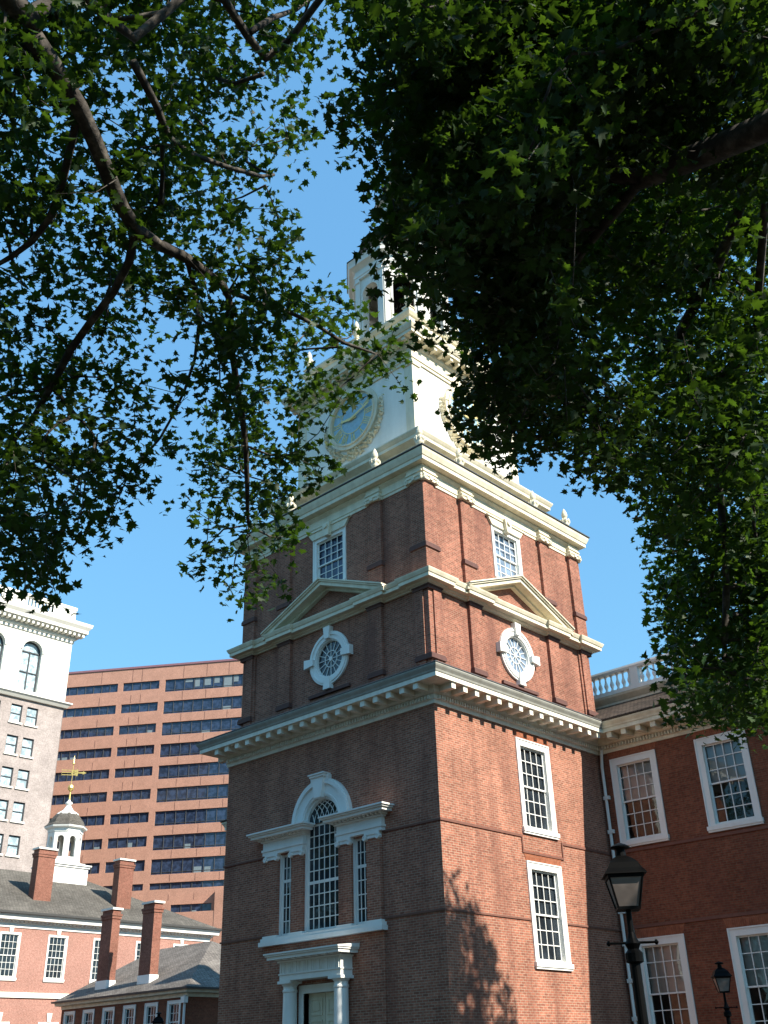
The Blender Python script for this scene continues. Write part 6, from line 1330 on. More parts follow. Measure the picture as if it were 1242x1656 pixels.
1576,-1727,970,1571,-1777,1109,1582,-1783,1045,1431,-1587,1109,1618,-1643,1134,1312,-1482,849,1667,-1830,782,1612,-1714,1069,
1732,-1649,1015,1405,-1466,897,1606,-1653,861,1446,-1585,848,1646,-1830,734,1551,-1722,1002,1724,-1464,944,1572,-1616,1214,
1611,-1801,835,1624,-1671,1073,1730,-1551,909,1562,-1789,864,1748,-1628,985,1559,-1593,911,1568,-1688,1147,1657,-1798,998,
1640,-1756,807,1364,-1408,856,1544,-1819,1016,1658,-1638,868,1733,-1583,1049,1801,-1598,1007,1433,-1449,882,1568,-1835,727,
1608,-1768,812,1780,-1641,935,1761,-1599,923,1513,-1708,964,1526,-1699,951,1608,-1526,1021,1631,-1763,864,1427,-1525,792,
1621,-1686,1183,1733,-1741,963,1414,-1480,825,1375,-1447,837,1747,-1623,846,1759,-1615,974,1675,-1757,866,1330,-1409,889,
1718,-1627,965,1693,-1784,954,1658,-1716,917,1650,-1678,1069,1745,-1566,989,1808,-1644,871,1736,-1739,909,1476,-1686,843,
1599,-1810,1048,1517,-1648,1087,1478,-1466,898,1524,-1739,977,1444,-1358,814,1671,-1705,916,1593,-1721,854,1663,-1485,1027,
1549,-1702,905,1646,-1791,1003,1622,-1887,930,1578,-1678,913,1552,-1701,983,1799,-1608,1006,1526,-1539,669,1536,-1701,1050,
1604,-1843,998,1651,-1680,960,1505,-1596,893,1370,-1444,867,1683,-1682,979,1394,-1661,988,1572,-1709,1027,1810,-1501,1153,
1465,-1768,959,1612,-1643,1156,1410,-1621,943,1736,-1686,999,1602,-1479,1059,1713,-1750,929,1655,-1677,1100,1662,-1437,1156,
1644,-1793,962,1416,-1667,881,1685,-1743,1056,1540,-1805,1012,1518,-1557,938,1468,-1739,930,1424,-1626,1142,1681,-1639,957,
1777,-1720,951,1556,-1667,1185,1491,-1813,976,1509,-1528,788,1781,-1722,917,1651,-1794,826,1739,-1481,1059,1692,-1681,919,
1699,-1443,1008,1771,-1699,940,1659,-1807,1015,1465,-1788,1083,1580,-1751,1032,1463,-1723,980,1808,-1612,926,1578,-1823,1004,
1417,-1535,923,1442,-1483,816,1689,-1749,850,1650,-1799,825,1462,-1548,868,1610,-1869,960,1778,-1593,885,1471,-1629,844,
1572,-1652,967,1460,-1612,925,1642,-1801,989,1474,-1698,910,1336,-1633,1207,1572,-1719,1006,1469,-1617,829,1520,-1766,744,
1644,-1703,907,1508,-1458,742,1318,-1592,1130,1786,-1815,855,1724,-1720,907,1591,-1851,1030,1433,-1432,779,1501,-1665,807,
1577,-1612,1001,1411,-1384,954,1488,-1419,813,1605,-1772,794,1543,-1787,1098,1519,-1729,975,1707,-1793,977,1799,-1722,948,
1791,-1678,933,1423,-1526,910,1713,-1572,955,1718,-1643,1070,1599,-1629,897,1456,-1457,712,1805,-1707,842,1714,-1461,974,
1585,-1893,918,1816,-1796,784,1525,-1507,672,1732,-1536,1026,1731,-1651,999,1772,-1618,1013,2191,-1491,1308,2057,-1566,972,
2309,-1791,1241,2000,-1543,1418,2275,-1585,1356,2513,-1702,1170,2353,-1834,1283,2580,-1750,1425,2288,-1616,1308,2060,-1388,1363,
2415,-1391,1332,2620,-1455,1420,2249,-1832,1439,1976,-1041,1350,2075,-1028,1189,1987,-1512,1209,2511,-1242,1038,2290,-1505,1249,
1828,-1570,1244,2540,-1251,996,2502,-1306,1311,1989,-1180,1473,1910,-1751,1445,2468,-1504,1193,2352,-1404,1359,2089,-1144,1281,
2205,-1696,1090,1984,-1738,1101,2442,-1464,1030,1955,-1558,1101,1848,-1618,1339,1928,-1102,1167,2178,-1474,958,2166,-1118,1031,
2100,-1771,1343,1890,-1406,1350,2491,-1443,1430,2218,-1211,1250,2346,-1794,1258,1921,-1711,1442,1713,-1723,1173,2060,-1509,1241,
2349,-1548,1002,1754,-1697,1382,2150,-1469,905,2481,-1316,962,1916,-1616,956,2216,-1269,1224,1813,-1270,1398,2231,-1530,1163,
2306,-1791,1397,2369,-1827,1368,2676,-1334,1284,2146,-1640,1595,2147,-1217,929,2323,-1478,986,2256,-1355,986,2161,-1454,1413,
2104,-1688,1291,1813,-1215,1060,2223,-1873,1542,2628,-1535,1262,2227,-1386,1104,2701,-1283,1280,2594,-1573,985,1878,-1327,1186,
2196,-1601,937,2298,-1872,1467,2012,-1506,1020,2385,-1510,1443,2385,-1265,1510,1984,-1422,956,2487,-1225,1397,2416,-1809,1494,
2103,-1443,1370,1958,-1307,1413,2176,-1712,1449,2515,-1638,1139,2595,-1412,1182,2044,-1391,1592,2322,-1418,1612,1796,-1644,1210,
2025,-1981,1137,1988,-1886,1342,2200,-1528,1120,2543,-1511,1257,2209,-1665,1190,2334,-1002,1140,2660,-1470,1152,2285,-1574,1203,
2287,-1664,1377,2582,-1477,1329,2036,-1946,1163,1811,-1531,1330,2427,-1620,1076,2241,-1467,876,2303,-1606,1381,2349,-1649,1122,
2032,-1689,1344,1954,-1335,1450,2101,-1818,1229,1984,-1875,1283,2215,-1780,980,2297,-1254,1148,1954,-1624,1346,2076,-1652,1234,
1963,-1307,1452,2401,-1183,1389,1783,-1458,1340,2313,-1496,1147,1964,-1392,1030,2406,-1779,1113,2275,-1044,1182,2146,-1218,1274,
2038,-1008,1277,2155,-1460,1242,2230,-1384,1237,1960,-1682,1426,2230,-1085,1124,2499,-1372,1136,2187,-1102,1069,2383,-1185,1526,
2241,-1283,1514,2196,-1845,1444,2596,-1281,1443,2478,-1239,1025,2365,-1961,1411,2289,-1513,1108,2544,-1491,1312,2020,-1302,1488,
1998,-1841,1378,2651,-1561,1144,2462,-1048,1125,1922,-1571,1218,1998,-1178,1396,2554,-1760,1094,2222,-1931,1153,2487,-1694,1463,
2205,-1130,1277,2198,-1293,1531,1798,-1317,1070,2065,-1346,1480,2230,-1283,1546,2126,-1325,1203,1794,-1823,1200,2502,-1667,1270,
2248,-1105,1182,2522,-1321,1385,1964,-1392,1238,2584,-1830,1149,1935,-1722,1218,2151,-1144,985,1883,-1637,1465,2401,-1123,1099,
2437,-1473,1277,2178,-1380,1265,2331,-1424,1546,2431,-1495,1411,1950,-1431,995,2085,-1165,1352,2146,-1211,1105,2641,-1261,1205,
2191,-1681,1189,2203,-1557,1445,2474,-1335,1013,2040,-1353,1192,2025,-1649,1375,2190,-1453,1569,2666,-1493,1186,2396,-1607,1199,
2700,-1412,1151,2362,-1786,1329,2044,-1227,1539,2526,-1652,1526,2683,-1680,1285,2115,-1437,1035,1871,-1572,987,2148,-1936,1315,
2539,-1150,1097,2237,-1404,1566,2421,-1550,916,2250,-1751,1533,2049,-1328,1014,2308,-1402,1362,2417,-1782,1237,2115,-1266,1543,
2519,-1285,1529,1916,-1441,1391,1922,-1375,1219,2435,-1379,1088,2106,-1295,985,2163,-1754,1587,2238,-1376,1025,1933,-1786,1262,
2043,-1702,1088,2056,-1158,1052,2554,-1425,1245,2564,-1127,1147,2336,-1629,1382,1889,-1396,1383,2171,-1915,1209,2046,-1453,1242,
2225,-1525,1138,2022,-1612,1188,2504,-1121,1289,2072,-1415,1511,1921,-1771,1200,1897,-1735,1085,2187,-1174,1485,2322,-1609,1155,
1845,-1767,1463,1857,-1390,1088,1816,-1197,1119,2054,-1411,957,1778,-1426,1455,2452,-1310,1351,2088,-1190,1164,1938,-1416,1206,
2212,-1000,1321,1860,-1663,1502,2382,-1575,916,2102,-1056,1050,2627,-1563,1156,2031,-1517,1192,2148,-1463,1125,2217,-1748,1397,
2069,-1393,1231,2574,-1468,1457,2011,-1329,1085,1858,-1314,1188,1967,-1749,1107,2292,-1582,1090,1806,-1335,1262,2064,-1584,900,
1937,-1858,1222,2594,-1723,1334,2166,-1611,1626,2141,-1595,1177,2544,-1683,1020,1814,-1574,1495,2182,-1451,1055,1936,-1586,1253,
2479,-1395,1413,2375,-1653,1155,2005,-1781,1315,2313,-1067,1255,2115,-1814,1215,2395,-1266,1262,2550,-1782,1022,2057,-1639,978,
2079,-1173,1052,1962,-1648,1326,2090,-1400,1055,1835,-1588,1086,1942,-1424,1546,1963,-1750,1543,1974,-1880,1281,2150,-1469,1250,
2305,-1784,959,1875,-1265,1340,2349,-1878,1061,1767,-1455,1452,2065,-1539,1068,2395,-1507,1031,2461,-1642,993,2651,-1706,1411,
1957,-1165,1059,2432,-1793,1218,1917,-1263,1314,2292,-1584,926,2364,-1426,1262,1810,-1183,1309,2154,-1686,1131,2481,-1590,1344,
2415,-1772,1037,2200,-1487,1018,2464,-1959,1337,2221,-1686,1257,1771,-1306,1237,2356,-1878,1336,2081,-1483,1426,2198,-1376,1612,
2313,-1759,1443,1980,-1334,1130,2131,-1460,1261,2409,-1757,1322,2045,-1625,1506,2207,-1587,1161,2331,-1648,1045,2459,-1443,1252,
2201,-1540,1428,2471,-1585,1517,2117,-1693,1148,2518,-1753,1065,2241,-1060,1212,2093,-1849,1148,2094,-1657,1065,2317,-1472,1584,
1978,-1161,1510,2146,-1308,1255,1942,-1597,986,2076,-1664,1402,2252,-1712,1039,2423,-1345,1000,2208,-1497,1403,2467,-1810,1046,
1898,-1646,1083,2513,-1445,1452,2260,-1291,1065,2062,-1764,1311,2478,-1818,1324,2312,-1556,1024,2140,-1467,1220,1906,-1496,1434,
2176,-1613,936,1903,-1677,1227,2049,-1520,1143,2307,-1315,1380,2026,-1366,1342,2070,-1995,1330,2393,-1856,1070,2108,-968,1174,
2540,-1315,1492,2278,-1052,1090,2409,-1387,1467,2207,-1774,1560,2219,-1192,1143,2429,-1854,1331,2079,-1364,1278,2245,-1699,1591,
2371,-1794,1072,2227,-1645,1533,2306,-1173,1163,2081,-1230,1367,2326,-1435,1511,2156,-1320,1596,2175,-1391,1309,2008,-1585,1410,
2328,-1381,1549,2181,-1465,1368,2480,-1214,1405,2426,-1403,1295,2378,-1604,1488,2235,-1562,1410,2406,-1698,1501,2113,-1340,1231,
2295,-1186,1010,2424,-1425,922,2439,-1875,1396,2512,-1454,1232,1968,-1717,1442,2310,-1470,1422,2342,-1376,1240,1917,-1248,1387,
2681,-1663,1375,2084,-1824,1245,2300,-1465,1294,1889,-1312,1088,1979,-1785,1406,2140,-1304,959,2200,-1810,1022,2215,-1573,1277,
2348,-1925,1080,2400,-1818,1034,2523,-1599,1430,2565,-1314,1308,2490,-1077,1141,2075,-1608,1215,2314,-1587,1628,1771,-1746,1127,
2074,-1288,1228,1883,-1804,1461,2204,-1535,1163,1746,-1482,1373,2101,-1570,1261,2164,-1961,1269,2202,-1472,1277,1886,-1330,1337,
2350,-1666,1251,1881,-1457,1201,1579,-1634,1372,1608,-1767,1372,1766,-2134,1410,1709,-1884,1464,1922,-1722,1544,1979,-2126,1533,
1675,-1763,1512,1491,-2014,1345,1899,-1617,1511,1554,-1922,1333,1748,-2111,1333,1763,-1750,1433,1812,-1853,1542,1619,-1878,1341,
1366,-1830,1459,2055,-1852,1477,1783,-1847,1617,1583,-1687,1395,1549,-1548,1540,1875,-1799,1589,1545,-1824,1451,1616,-2104,1708,
1720,-1715,1417,1680,-1965,1679,1793,-1709,1647,1692,-1922,1648,1611,-2096,1327,1829,-2139,1438,1412,-2111,1577,1948,-2022,1647,
1408,-1973,1615,1486,-1817,1620,1643,-1612,1333,1866,-2202,1425,1887,-1816,1622,1500,-2142,1547,1624,-1914,1667,1826,-1830,1454,
1636,-1682,1545,1344,-1778,1491,1618,-1886,1449,1903,-1703,1396,1688,-1933,1524,1516,-1778,1633,1685,-1819,1555,1840,-2259,1478,
2029,-1788,1546,2073,-1832,1500,1943,-2088,1570,1570,-1708,1584,1778,-1748,1526,1640,-1848,1682,1782,-2274,1547,1743,-2108,1387,
1936,-2144,1495,1864,-2180,1496,1458,-2049,1501,1621,-2050,1542,1651,-1757,1521,1418,-2071,1448,1705,-1942,1604,1598,-1860,1569,
1417,-1846,1474,1879,-1988,1476,1754,-2054,1662,1654,-1886,1547,1690,-1671,1513,1614,-1820,1698,1840,-1891,1618,1638,-1918,1497,
1852,-1982,1336,1648,-1598,1532,1679,-1982,1598,1459,-1769,1487,1888,-2206,1582,1744,-1868,1262,1774,-1866,1714,1783,-1740,1425,
1919,-1934,1511,1454,-1744,1543,1479,-2168,1537,1827,-1955,1285,1911,-1901,1327,1579,-1852,1427,1941,-2179,1581,1897,-2082,1502,
1769,-1671,1480,1624,-2100,1327,1449,-1669,1419,1555,-2142,1485,1554,-1897,1470,1925,-2182,1511,1467,-2167,1532,1380,-1911,1479,
1633,-2168,1479,1402,-1898,1557,1519,-1832,1668,1565,-1570,1439,1331,-1855,1435,1864,-1938,1716,1656,-2063,1714,1963,-2070,1502,
1337,-1812,1579,1893,-2186,1389,1956,-2098,1435,1510,-1642,1366,1719,-1781,1577,1601,-1789,1681,1853,-1988,1587,1883,-2078,1657,
1543,-2108,1551,1816,-2162,1644,1581,-1969,1552,1749,-2032,1730,1525,-1893,1525,1910,-1960,1561,1740,-1800,1618,1864,-1828,1642,
1387,-1662,1464,1642,-1981,1496]
F_TIPS=[
1329,-1004,866,1596,-1438,1000,1563,-1208,1179,1354,-915,859,1621,-1392,1015,1546,-1146,756,1619,-1486,889,1361,-931,725,
1301,-861,650,1552,-1427,1011,1564,-1504,940,1565,-1206,903,1309,-961,899,1524,-1409,925,1571,-1283,1165,1593,-1175,1154,
1424,-897,933,1347,-923,881,1613,-1278,817,1357,-941,763,1591,-1128,966,1238,-695,681,1488,-1096,628,1513,-1137,1182,
1552,-1218,1187,1428,-1048,772,1487,-1149,1161,1465,-1219,821,1273,-805,669,1455,-1261,1237,1246,-848,690,1453,-841,929,
1465,-1091,1206,1587,-1119,902,1395,-897,650,1471,-1348,1179,1543,-1360,1007,1634,-1087,1258,1452,-1191,1044,1420,-897,842,
1667,-1405,829,1464,-1033,799,1284,-917,712,1507,-1150,866,1409,-858,713,1359,-886,662,1456,-1127,1095,1511,-1172,1183,
1581,-1405,776,1299,-817,620,1252,-880,667,1445,-1179,862,1442,-1222,1058,1521,-1028,1354,1577,-1047,1274,1376,-936,727,
1640,-1249,961,1442,-1203,1024,1361,-756,740,1264,-918,838,1437,-1353,1099,1571,-1387,1034,1456,-1331,1010,1461,-1008,642,
1468,-1046,840,1452,-1233,734,1600,-1136,1162,1551,-1453,1080,1407,-1001,577,1573,-1281,963,1616,-1126,1113,1285,-780,603,
1428,-1120,842,1522,-1054,1254,1609,-1238,1158,1339,-1044,858,1374,-912,799,1473,-948,769,1455,-1084,784,1491,-903,892,
1542,-1201,916,1278,-677,728,1636,-1394,772,1356,-983,1258,1367,-1102,879,1551,-1236,839,1470,-1156,822,1521,-1324,1161,
1439,-1215,986,1479,-992,866,1362,-799,737,1303,-955,751,1500,-1169,944,1562,-1153,1053,1327,-849,774,1488,-1295,789,
1544,-1468,986,1393,-1043,672,1463,-985,766,1525,-1320,1150,1305,-862,910,1517,-1067,949,1439,-998,831,1266,-944,769,
1371,-901,677,1537,-1205,724,1391,-1220,1032,1474,-1376,1080,1559,-1328,816,1360,-1004,821,1454,-908,747,1496,-958,802,
1575,-1259,824,1336,-933,749,1261,-940,809,1412,-922,739,1556,-1086,1077,1493,-1353,1075,1417,-953,701,1414,-743,981,
1377,-810,877,1539,-1131,877,1611,-1432,1009,1322,-916,940,1488,-1461,957,1660,-1206,1113,1513,-1303,842,1486,-1430,1048,
1363,-899,819,1399,-1016,993,1186,-786,784,1381,-1189,848,1233,-658,671,1572,-1073,1121,1446,-896,815,1463,-1074,921,
1430,-1327,1142,1379,-1113,813,1463,-882,881,1452,-1227,1151,1563,-1110,826,1591,-1474,932,1498,-1267,1194,1260,-919,734,
1334,-963,648,1628,-1185,1223,1520,-1243,1255,1474,-1412,1005,1521,-1063,724,1394,-1273,1119,1494,-1056,1170,1431,-1107,1158,
1367,-792,764,1267,-960,867,1568,-1317,924,1619,-1249,1163,1216,-624,864,1296,-879,688,1345,-1208,1175,1620,-1067,1156,
1443,-1080,1075,1632,-1134,1098,1588,-1497,893,1581,-1177,909,1412,-1179,916,1458,-1215,785,1253,-880,725,1375,-852,636,
1636,-1219,1073,1652,-1197,1067,1514,-1374,1106,1523,-1400,1024,1577,-1182,928,1507,-1011,773,1339,-674,685,1461,-939,944,
1357,-777,760,1482,-1102,742,1583,-1074,1188,1658,-1272,951,1391,-1017,869,1539,-1199,1157,1350,-1124,791,1663,-1429,1005,
1569,-1317,1067,1523,-1295,1038,1298,-766,631,1205,-537,690,1309,-666,711,1497,-1333,697,1219,-769,726,1283,-690,753,
1515,-1110,896,1371,-1078,647,1300,-598,837,1582,-1312,879,1478,-1245,816,1471,-1018,666,1585,-1081,1088,1365,-1117,707,
1416,-1013,697,1540,-1022,897,1621,-1014,1301,1495,-1225,1139,1414,-1201,1258,1549,-1324,1119,1588,-1068,1104,1633,-1312,1096,
1378,-953,679,1525,-1094,739,1577,-1254,895,1427,-1192,1334,1607,-1426,1049,1393,-1127,1131,1512,-1057,808,1358,-871,864,
1566,-1212,1048,1446,-1039,922,1572,-1008,1087,1432,-1234,1162,1459,-1310,1173,1504,-1044,1100,1587,-1342,969,1564,-1311,831,
1560,-1025,979,1523,-1158,914,1284,-866,842,1425,-1203,940,1281,-524,750,1466,-1027,731,1551,-1400,994,1640,-1229,1124,
1548,-1301,1073,1484,-1353,1148,1626,-1210,1135,1539,-1314,1059,1203,-800,760,1592,-1215,826,1387,-875,814,1504,-1174,1167,
1295,-653,793,1672,-1238,1113,1604,-1321,693,1633,-1223,962,1424,-1240,1093,1464,-1171,1005,1385,-1045,835,1392,-996,572,
1235,-728,737,1408,-1046,811,1305,-729,690,1420,-1184,1026,1506,-1271,1120,1613,-1211,889,1470,-961,809,1406,-1167,1037,
1372,-1094,824,1374,-1206,1262,1580,-1363,1026,1570,-1300,725,1581,-1218,1037,1332,-920,890,1444,-1249,1153,1591,-1400,955,
1462,-1052,852,1299,-862,768,1416,-970,695,1304,-762,738,1461,-1269,927,1506,-1154,1117,1505,-1436,984,1382,-967,726,
1229,-869,838,1401,-874,705,1569,-1263,1080,1432,-1051,903,1552,-1389,977,1439,-1101,779,1308,-910,779,1498,-1137,851,
1450,-931,742,1474,-1108,1108,1465,-1383,997,1498,-1288,794,1330,-1044,610,1564,-1345,1146,1484,-1273,829,1515,-1288,1089,
1583,-1282,1091,1535,-1117,713,1329,-772,651,1403,-786,834,1446,-1304,1100,1539,-1093,867,1497,-1229,780,1481,-978,871,
1508,-1095,898,1397,-1050,660,1545,-1138,1240,1521,-1320,798,1268,-818,860,1302,-934,616,1604,-1498,718,1542,-1246,994,
1345,-982,735,1504,-1419,1047,1420,-1047,571,1438,-1387,1041,1355,-782,663,1376,-887,762,1540,-1416,1081,1406,-1078,832,
1462,-1086,732,1188,-741,908,1553,-1324,827,1497,-1113,650,1521,-1358,1028,1461,-1307,1129,1442,-1034,1190,1303,-935,724,
1428,-1340,1042,1489,-1473,921,1314,-908,772,1418,-1074,1031,1487,-1402,1085,1371,-920,738,1517,-1269,1210,1603,-1255,1189,
1592,-1191,920,1338,-1068,622,1440,-866,844,1562,-1491,986,1631,-1270,940,1446,-1007,916,1573,-1321,839,1316,-930,797,
1541,-1208,899,1491,-1226,921,1500,-1192,945,1460,-1235,1246,1549,-1064,1180,1550,-1425,1062,1523,-1303,1066,1570,-1160,918,
1258,-722,677,1549,-1463,1007,1493,-1320,1080,1460,-806,958,1540,-1233,785,1255,-723,864,1545,-1264,1006,1523,-1115,802,
1362,-1049,832,1451,-1129,1014,1370,-816,831,1407,-964,941,1447,-1398,1009,1407,-1067,865,1696,-1274,1079,1474,-1241,1188,
1352,-965,842,1416,-1006,795,1323,-937,663,1358,-839,626,1494,-1194,1228,1494,-1488,959,1474,-979,699,1512,-1199,810,
1330,-879,909,1432,-1030,881,1504,-1342,697,1646,-1270,968,1384,-821,755,1485,-954,777,1501,-1305,1021,1323,-809,600,
1469,-1388,1110,1468,-999,916,1543,-1327,895,1609,-1235,1128,1514,-1259,1065,1353,-752,670,1623,-1378,869,1430,-979,678,
1341,-966,870,1490,-1309,1178,1552,-1213,997,1279,-916,691,1495,-944,1120,1330,-1096,903,1310,-882,787,1428,-1017,730,
1275,-861,815,1388,-887,805,1436,-1091,594,1530,-1113,1095,1580,-1330,849,1439,-963,775,1399,-881,682,1579,-1061,974,
1347,-978,742,1662,-1150,1193,1442,-1047,646,1408,-934,600,1404,-1017,632,1332,-820,838,1489,-1235,1081,1655,-1254,1056,
1479,-989,706,1275,-699,729,1408,-1198,772,1258,-792,820,1610,-1232,1102,1661,-1211,1058,1481,-1080,766,1286,-912,803,
1371,-1025,715,1443,-1046,771,1415,-965,748,1401,-996,688,1600,-1249,934,1446,-894,826,1634,-1227,1021,1512,-1103,1108,
1465,-1273,855,1362,-808,892,1296,-971,742,1608,-1373,1085,1318,-716,729,1291,-967,681,1431,-1175,1345,1578,-1413,1031,
1584,-1231,981,1575,-1270,879,1431,-901,876,1574,-1168,887,1610,-1286,1104,1403,-1225,1076,1385,-817,649,1549,-1234,867,
1413,-875,763,1469,-982,805,1537,-1338,1087,1436,-1273,1264,1454,-1067,804,1403,-1220,1057,1428,-924,784,1396,-1285,1212,
1447,-953,722,1461,-1377,1025,1484,-989,763,1305,-848,632,1607,-1499,792,1455,-1218,928,1497,-1170,836,1601,-1246,1148,
1454,-1191,1150,1410,-917,600,1591,-1612,867,1528,-1231,1099,1413,-1200,547,1462,-904,941,1481,-1235,1281,1572,-1214,776,
1457,-1216,1041,1465,-923,886,1211,-842,781,1513,-1261,787,1417,-945,771,1477,-1305,1061,1496,-1010,898,1319,-772,751,
1380,-1113,570,1543,-1264,1116,1511,-1401,826,1522,-1236,893,1446,-1169,925,1448,-1208,923,1401,-999,849,1618,-1298,786,
1538,-1145,1197,1682,-1324,1064,1472,-969,839,1610,-1192,1207,1469,-1138,712,1380,-1188,1127,1538,-1446,696,1563,-1296,775,
1398,-1005,729,1303,-692,694,1398,-1007,814,1437,-1217,786,1342,-1057,1145,1401,-951,868,1431,-1223,939,1531,-1417,1084,
1357,-956,846,1328,-737,907,1485,-1063,899,1484,-999,757,1521,-1192,778,1429,-937,702,1496,-1207,1009,1599,-1147,964,
1485,-1087,1268,1465,-1061,774,1288,-801,742,1515,-1126,917,1309,-875,773,1403,-1294,1144,1239,-757,669,1513,-1111,1023,
1544,-1089,864,1382,-1015,742,1552,-1264,784,1392,-1066,1106,1443,-931,773,1326,-722,699,1401,-1179,772,1370,-1204,1196,
1504,-1087,1069,1309,-908,710,1613,-1142,1047,1428,-1155,809,1478,-1355,1179,1553,-1346,1028,1532,-1063,804,1426,-1289,1086,
1335,-730,763,1425,-980,588,1405,-1211,558,1402,-866,638,1633,-1047,1269,1390,-794,950,1617,-1358,882,1301,-879,708,
1653,-1435,785,1635,-1206,1041,1656,-1402,980,1406,-1017,829,1444,-942,881,1202,-693,841,1476,-1225,1113,1481,-1074,864,
1518,-1166,864,1492,-1088,909,1565,-1287,1033,1640,-1225,1008,1630,-1182,1032,1344,-994,907,1569,-1297,816,1486,-989,937,
1588,-1478,906,1307,-923,670,1524,-1062,781,1478,-1349,712,1394,-1018,637,1540,-1263,1084,1601,-1039,1127,1240,-802,665,
1436,-951,740,1353,-947,598,1310,-711,702,1485,-1268,1051,1314,-773,656,1408,-862,692,1320,-1120,1360,1511,-1459,993,
1447,-1197,917,1442,-1076,621,1574,-1178,953,1590,-1313,1136,1476,-1209,1090,1436,-879,835,1514,-1092,732,1285,-919,849,
1519,-1022,886,1651,-1220,1034,1358,-743,970,1407,-1120,1152,1609,-1217,945,1272,-729,654,1222,-839,875,1508,-1346,1017,
1451,-1045,884,1296,-937,716,1451,-1029,892,1483,-1210,1228,1490,-1427,1057,1443,-988,756,1563,-1316,1021,1436,-860,781,
1628,-1265,1112,1333,-803,764,1542,-1286,1154,1571,-1225,1134,1451,-1026,787,1465,-866,1041,1469,-1183,942,1518,-1239,963,
1453,-856,983,1229,-847,630,1464,-1343,1054,1489,-1438,1006,1324,-942,968,1402,-1089,908,1440,-768,1005,1356,-1172,1129,
1253,-732,719,1494,-1092,877,1469,-1274,1189,1340,-1055,585,1258,-838,625,1565,-1303,1127,1488,-1022,710,1515,-1271,802,
1671,-1350,1056,1476,-931,937,1541,-1001,990,1374,-931,761,1375,-920,851,1479,-1332,1124,1507,-1397,1114,1406,-996,776,
1422,-1178,1020,1527,-1178,664,1438,-1160,1052,1536,-1467,945,1495,-1033,712,1305,-893,616,1485,-1091,643,1391,-864,781,
1452,-1135,899,1288,-1016,669,1513,-1277,916,1378,-1091,851,1274,-898,674,1419,-1276,1114,1644,-1050,1280,1563,-1079,932,
1451,-1081,588,1574,-1055,1226,1325,-705,965,1531,-1195,1278,1510,-1180,831,1512,-1246,1019,1640,-1435,1013,1464,-1229,1296,
1644,-1268,945,1509,-1243,832,1455,-932,861,1555,-1187,874,1292,-767,759,1300,-972,825,1348,-800,830,1229,-840,865,
1544,-1230,1109,1518,-1246,885,1429,-1212,1084,1362,-1125,672,1343,-931,633,1580,-1272,1154,1478,-1083,882,1664,-1352,1027,
1499,-1071,885,1417,-862,711,1263,-639,698,1466,-1199,1172,1576,-1175,1192,1504,-1121,1251,1287,-686,752,1546,-1178,1130,
1563,-1173,879,1579,-1096,1238,1416,-948,850,1452,-1053,664,1510,-1045,714,1607,-1259,1138,1569,-1360,1070,1426,-1184,1013,
1466,-1325,1165,1621,-1204,945,1384,-1035,928,1448,-1280,1002,1288,-830,962,1300,-1006,903,1282,-922,802,1410,-1099,755,
1456,-992,830,1627,-1250,1115,1326,-685,659,1476,-1215,1005,1588,-1296,998,1461,-1408,1026,1525,-1426,1029,1276,-755,722,
1377,-877,858,1313,-1062,633,1398,-980,573,1445,-1092,907,1292,-710,716,1380,-1048,822,1555,-1458,929,1445,-1321,1012,
1511,-962,870,1367,-891,782,1538,-1184,854,1351,-1051,1072,1470,-1231,1164,1577,-1335,759,1577,-1236,925,1515,-1356,1168,
1495,-949,866,1353,-896,690,1405,-954,782,1431,-1328,1126,1424,-1248,1079,1628,-1204,938,1524,-1157,1200,1350,-976,903,
1515,-1191,1185,1550,-1225,1235,1531,-1412,1075,1238,-628,835,1593,-1332,859,1441,-1036,643,1424,-893,847,1369,-992,926,
1414,-1196,966,1548,-1285,1098,1529,-1105,701,1344,-870,956,1393,-896,797,1667,-1234,1079,1362,-789,669,1355,-839,639,
1482,-1197,867,1613,-1153,951,1726,-1409,967,1362,-1036,776,1406,-1061,761,1409,-976,731,1323,-736,925,1472,-1364,1093,
1634,-1256,1094,1518,-1254,906,1516,-1137,1112,1492,-1027,947,1538,-1169,687,1458,-1337,991,1440,-837,1026,1612,-1139,1061,
1483,-1213,963,1428,-1233,785,1395,-1060,868,1307,-1026,647,1558,-1500,930,1381,-1054,1113,1505,-1325,1169,1636,-1182,1176,
1556,-1406,1029,1490,-1361,1056,1416,-936,708,1461,-1319,1131,1455,-1194,877,1387,-1036,633,1601,-1461,978,1325,-918,614,
1548,-1243,851,1547,-1232,825,1442,-1321,1113,1566,-1287,829,1470,-1263,1108,1634,-1213,1172,1367,-1066,1134,1454,-1320,1219,
1442,-896,688,1546,-1370,774,1631,-1334,861,1433,-869,704,1445,-957,738,1408,-888,793,1499,-1231,841,1265,-835,786,
1240,-821,664,1419,-959,714,1370,-1133,902,1589,-1278,1082,1318,-867,605,1508,-976,1252,1619,-1275,792,1390,-1006,601,
1621,-1248,896,1462,-1026,650,1497,-1307,1192,1464,-1012,664,1406,-965,660,1449,-1256,1212,1466,-1360,1152,1580,-1352,832,
1375,-1157,879,1362,-1088,693,1296,-763,772,1360,-889,809,1639,-1527,881,1346,-853,888,1557,-1148,753,1641,-1185,1124,
1572,-1359,711,1450,-1178,1090,1629,-1336,882,1557,-1337,1142,1505,-920,932,1515,-1035,892,1467,-943,1384,1522,-1290,863,
1380,-1126,720,1258,-930,741,1410,-1236,836,1363,-1110,1185,1466,-1083,1102,1542,-1158,824,1412,-1096,739,1371,-964,944,
1493,-1125,897,1507,-1070,732,1627,-1141,1186,1604,-1357,816,1567,-1130,1189,1569,-1077,1218,1296,-916,613,1642,-1323,1084,
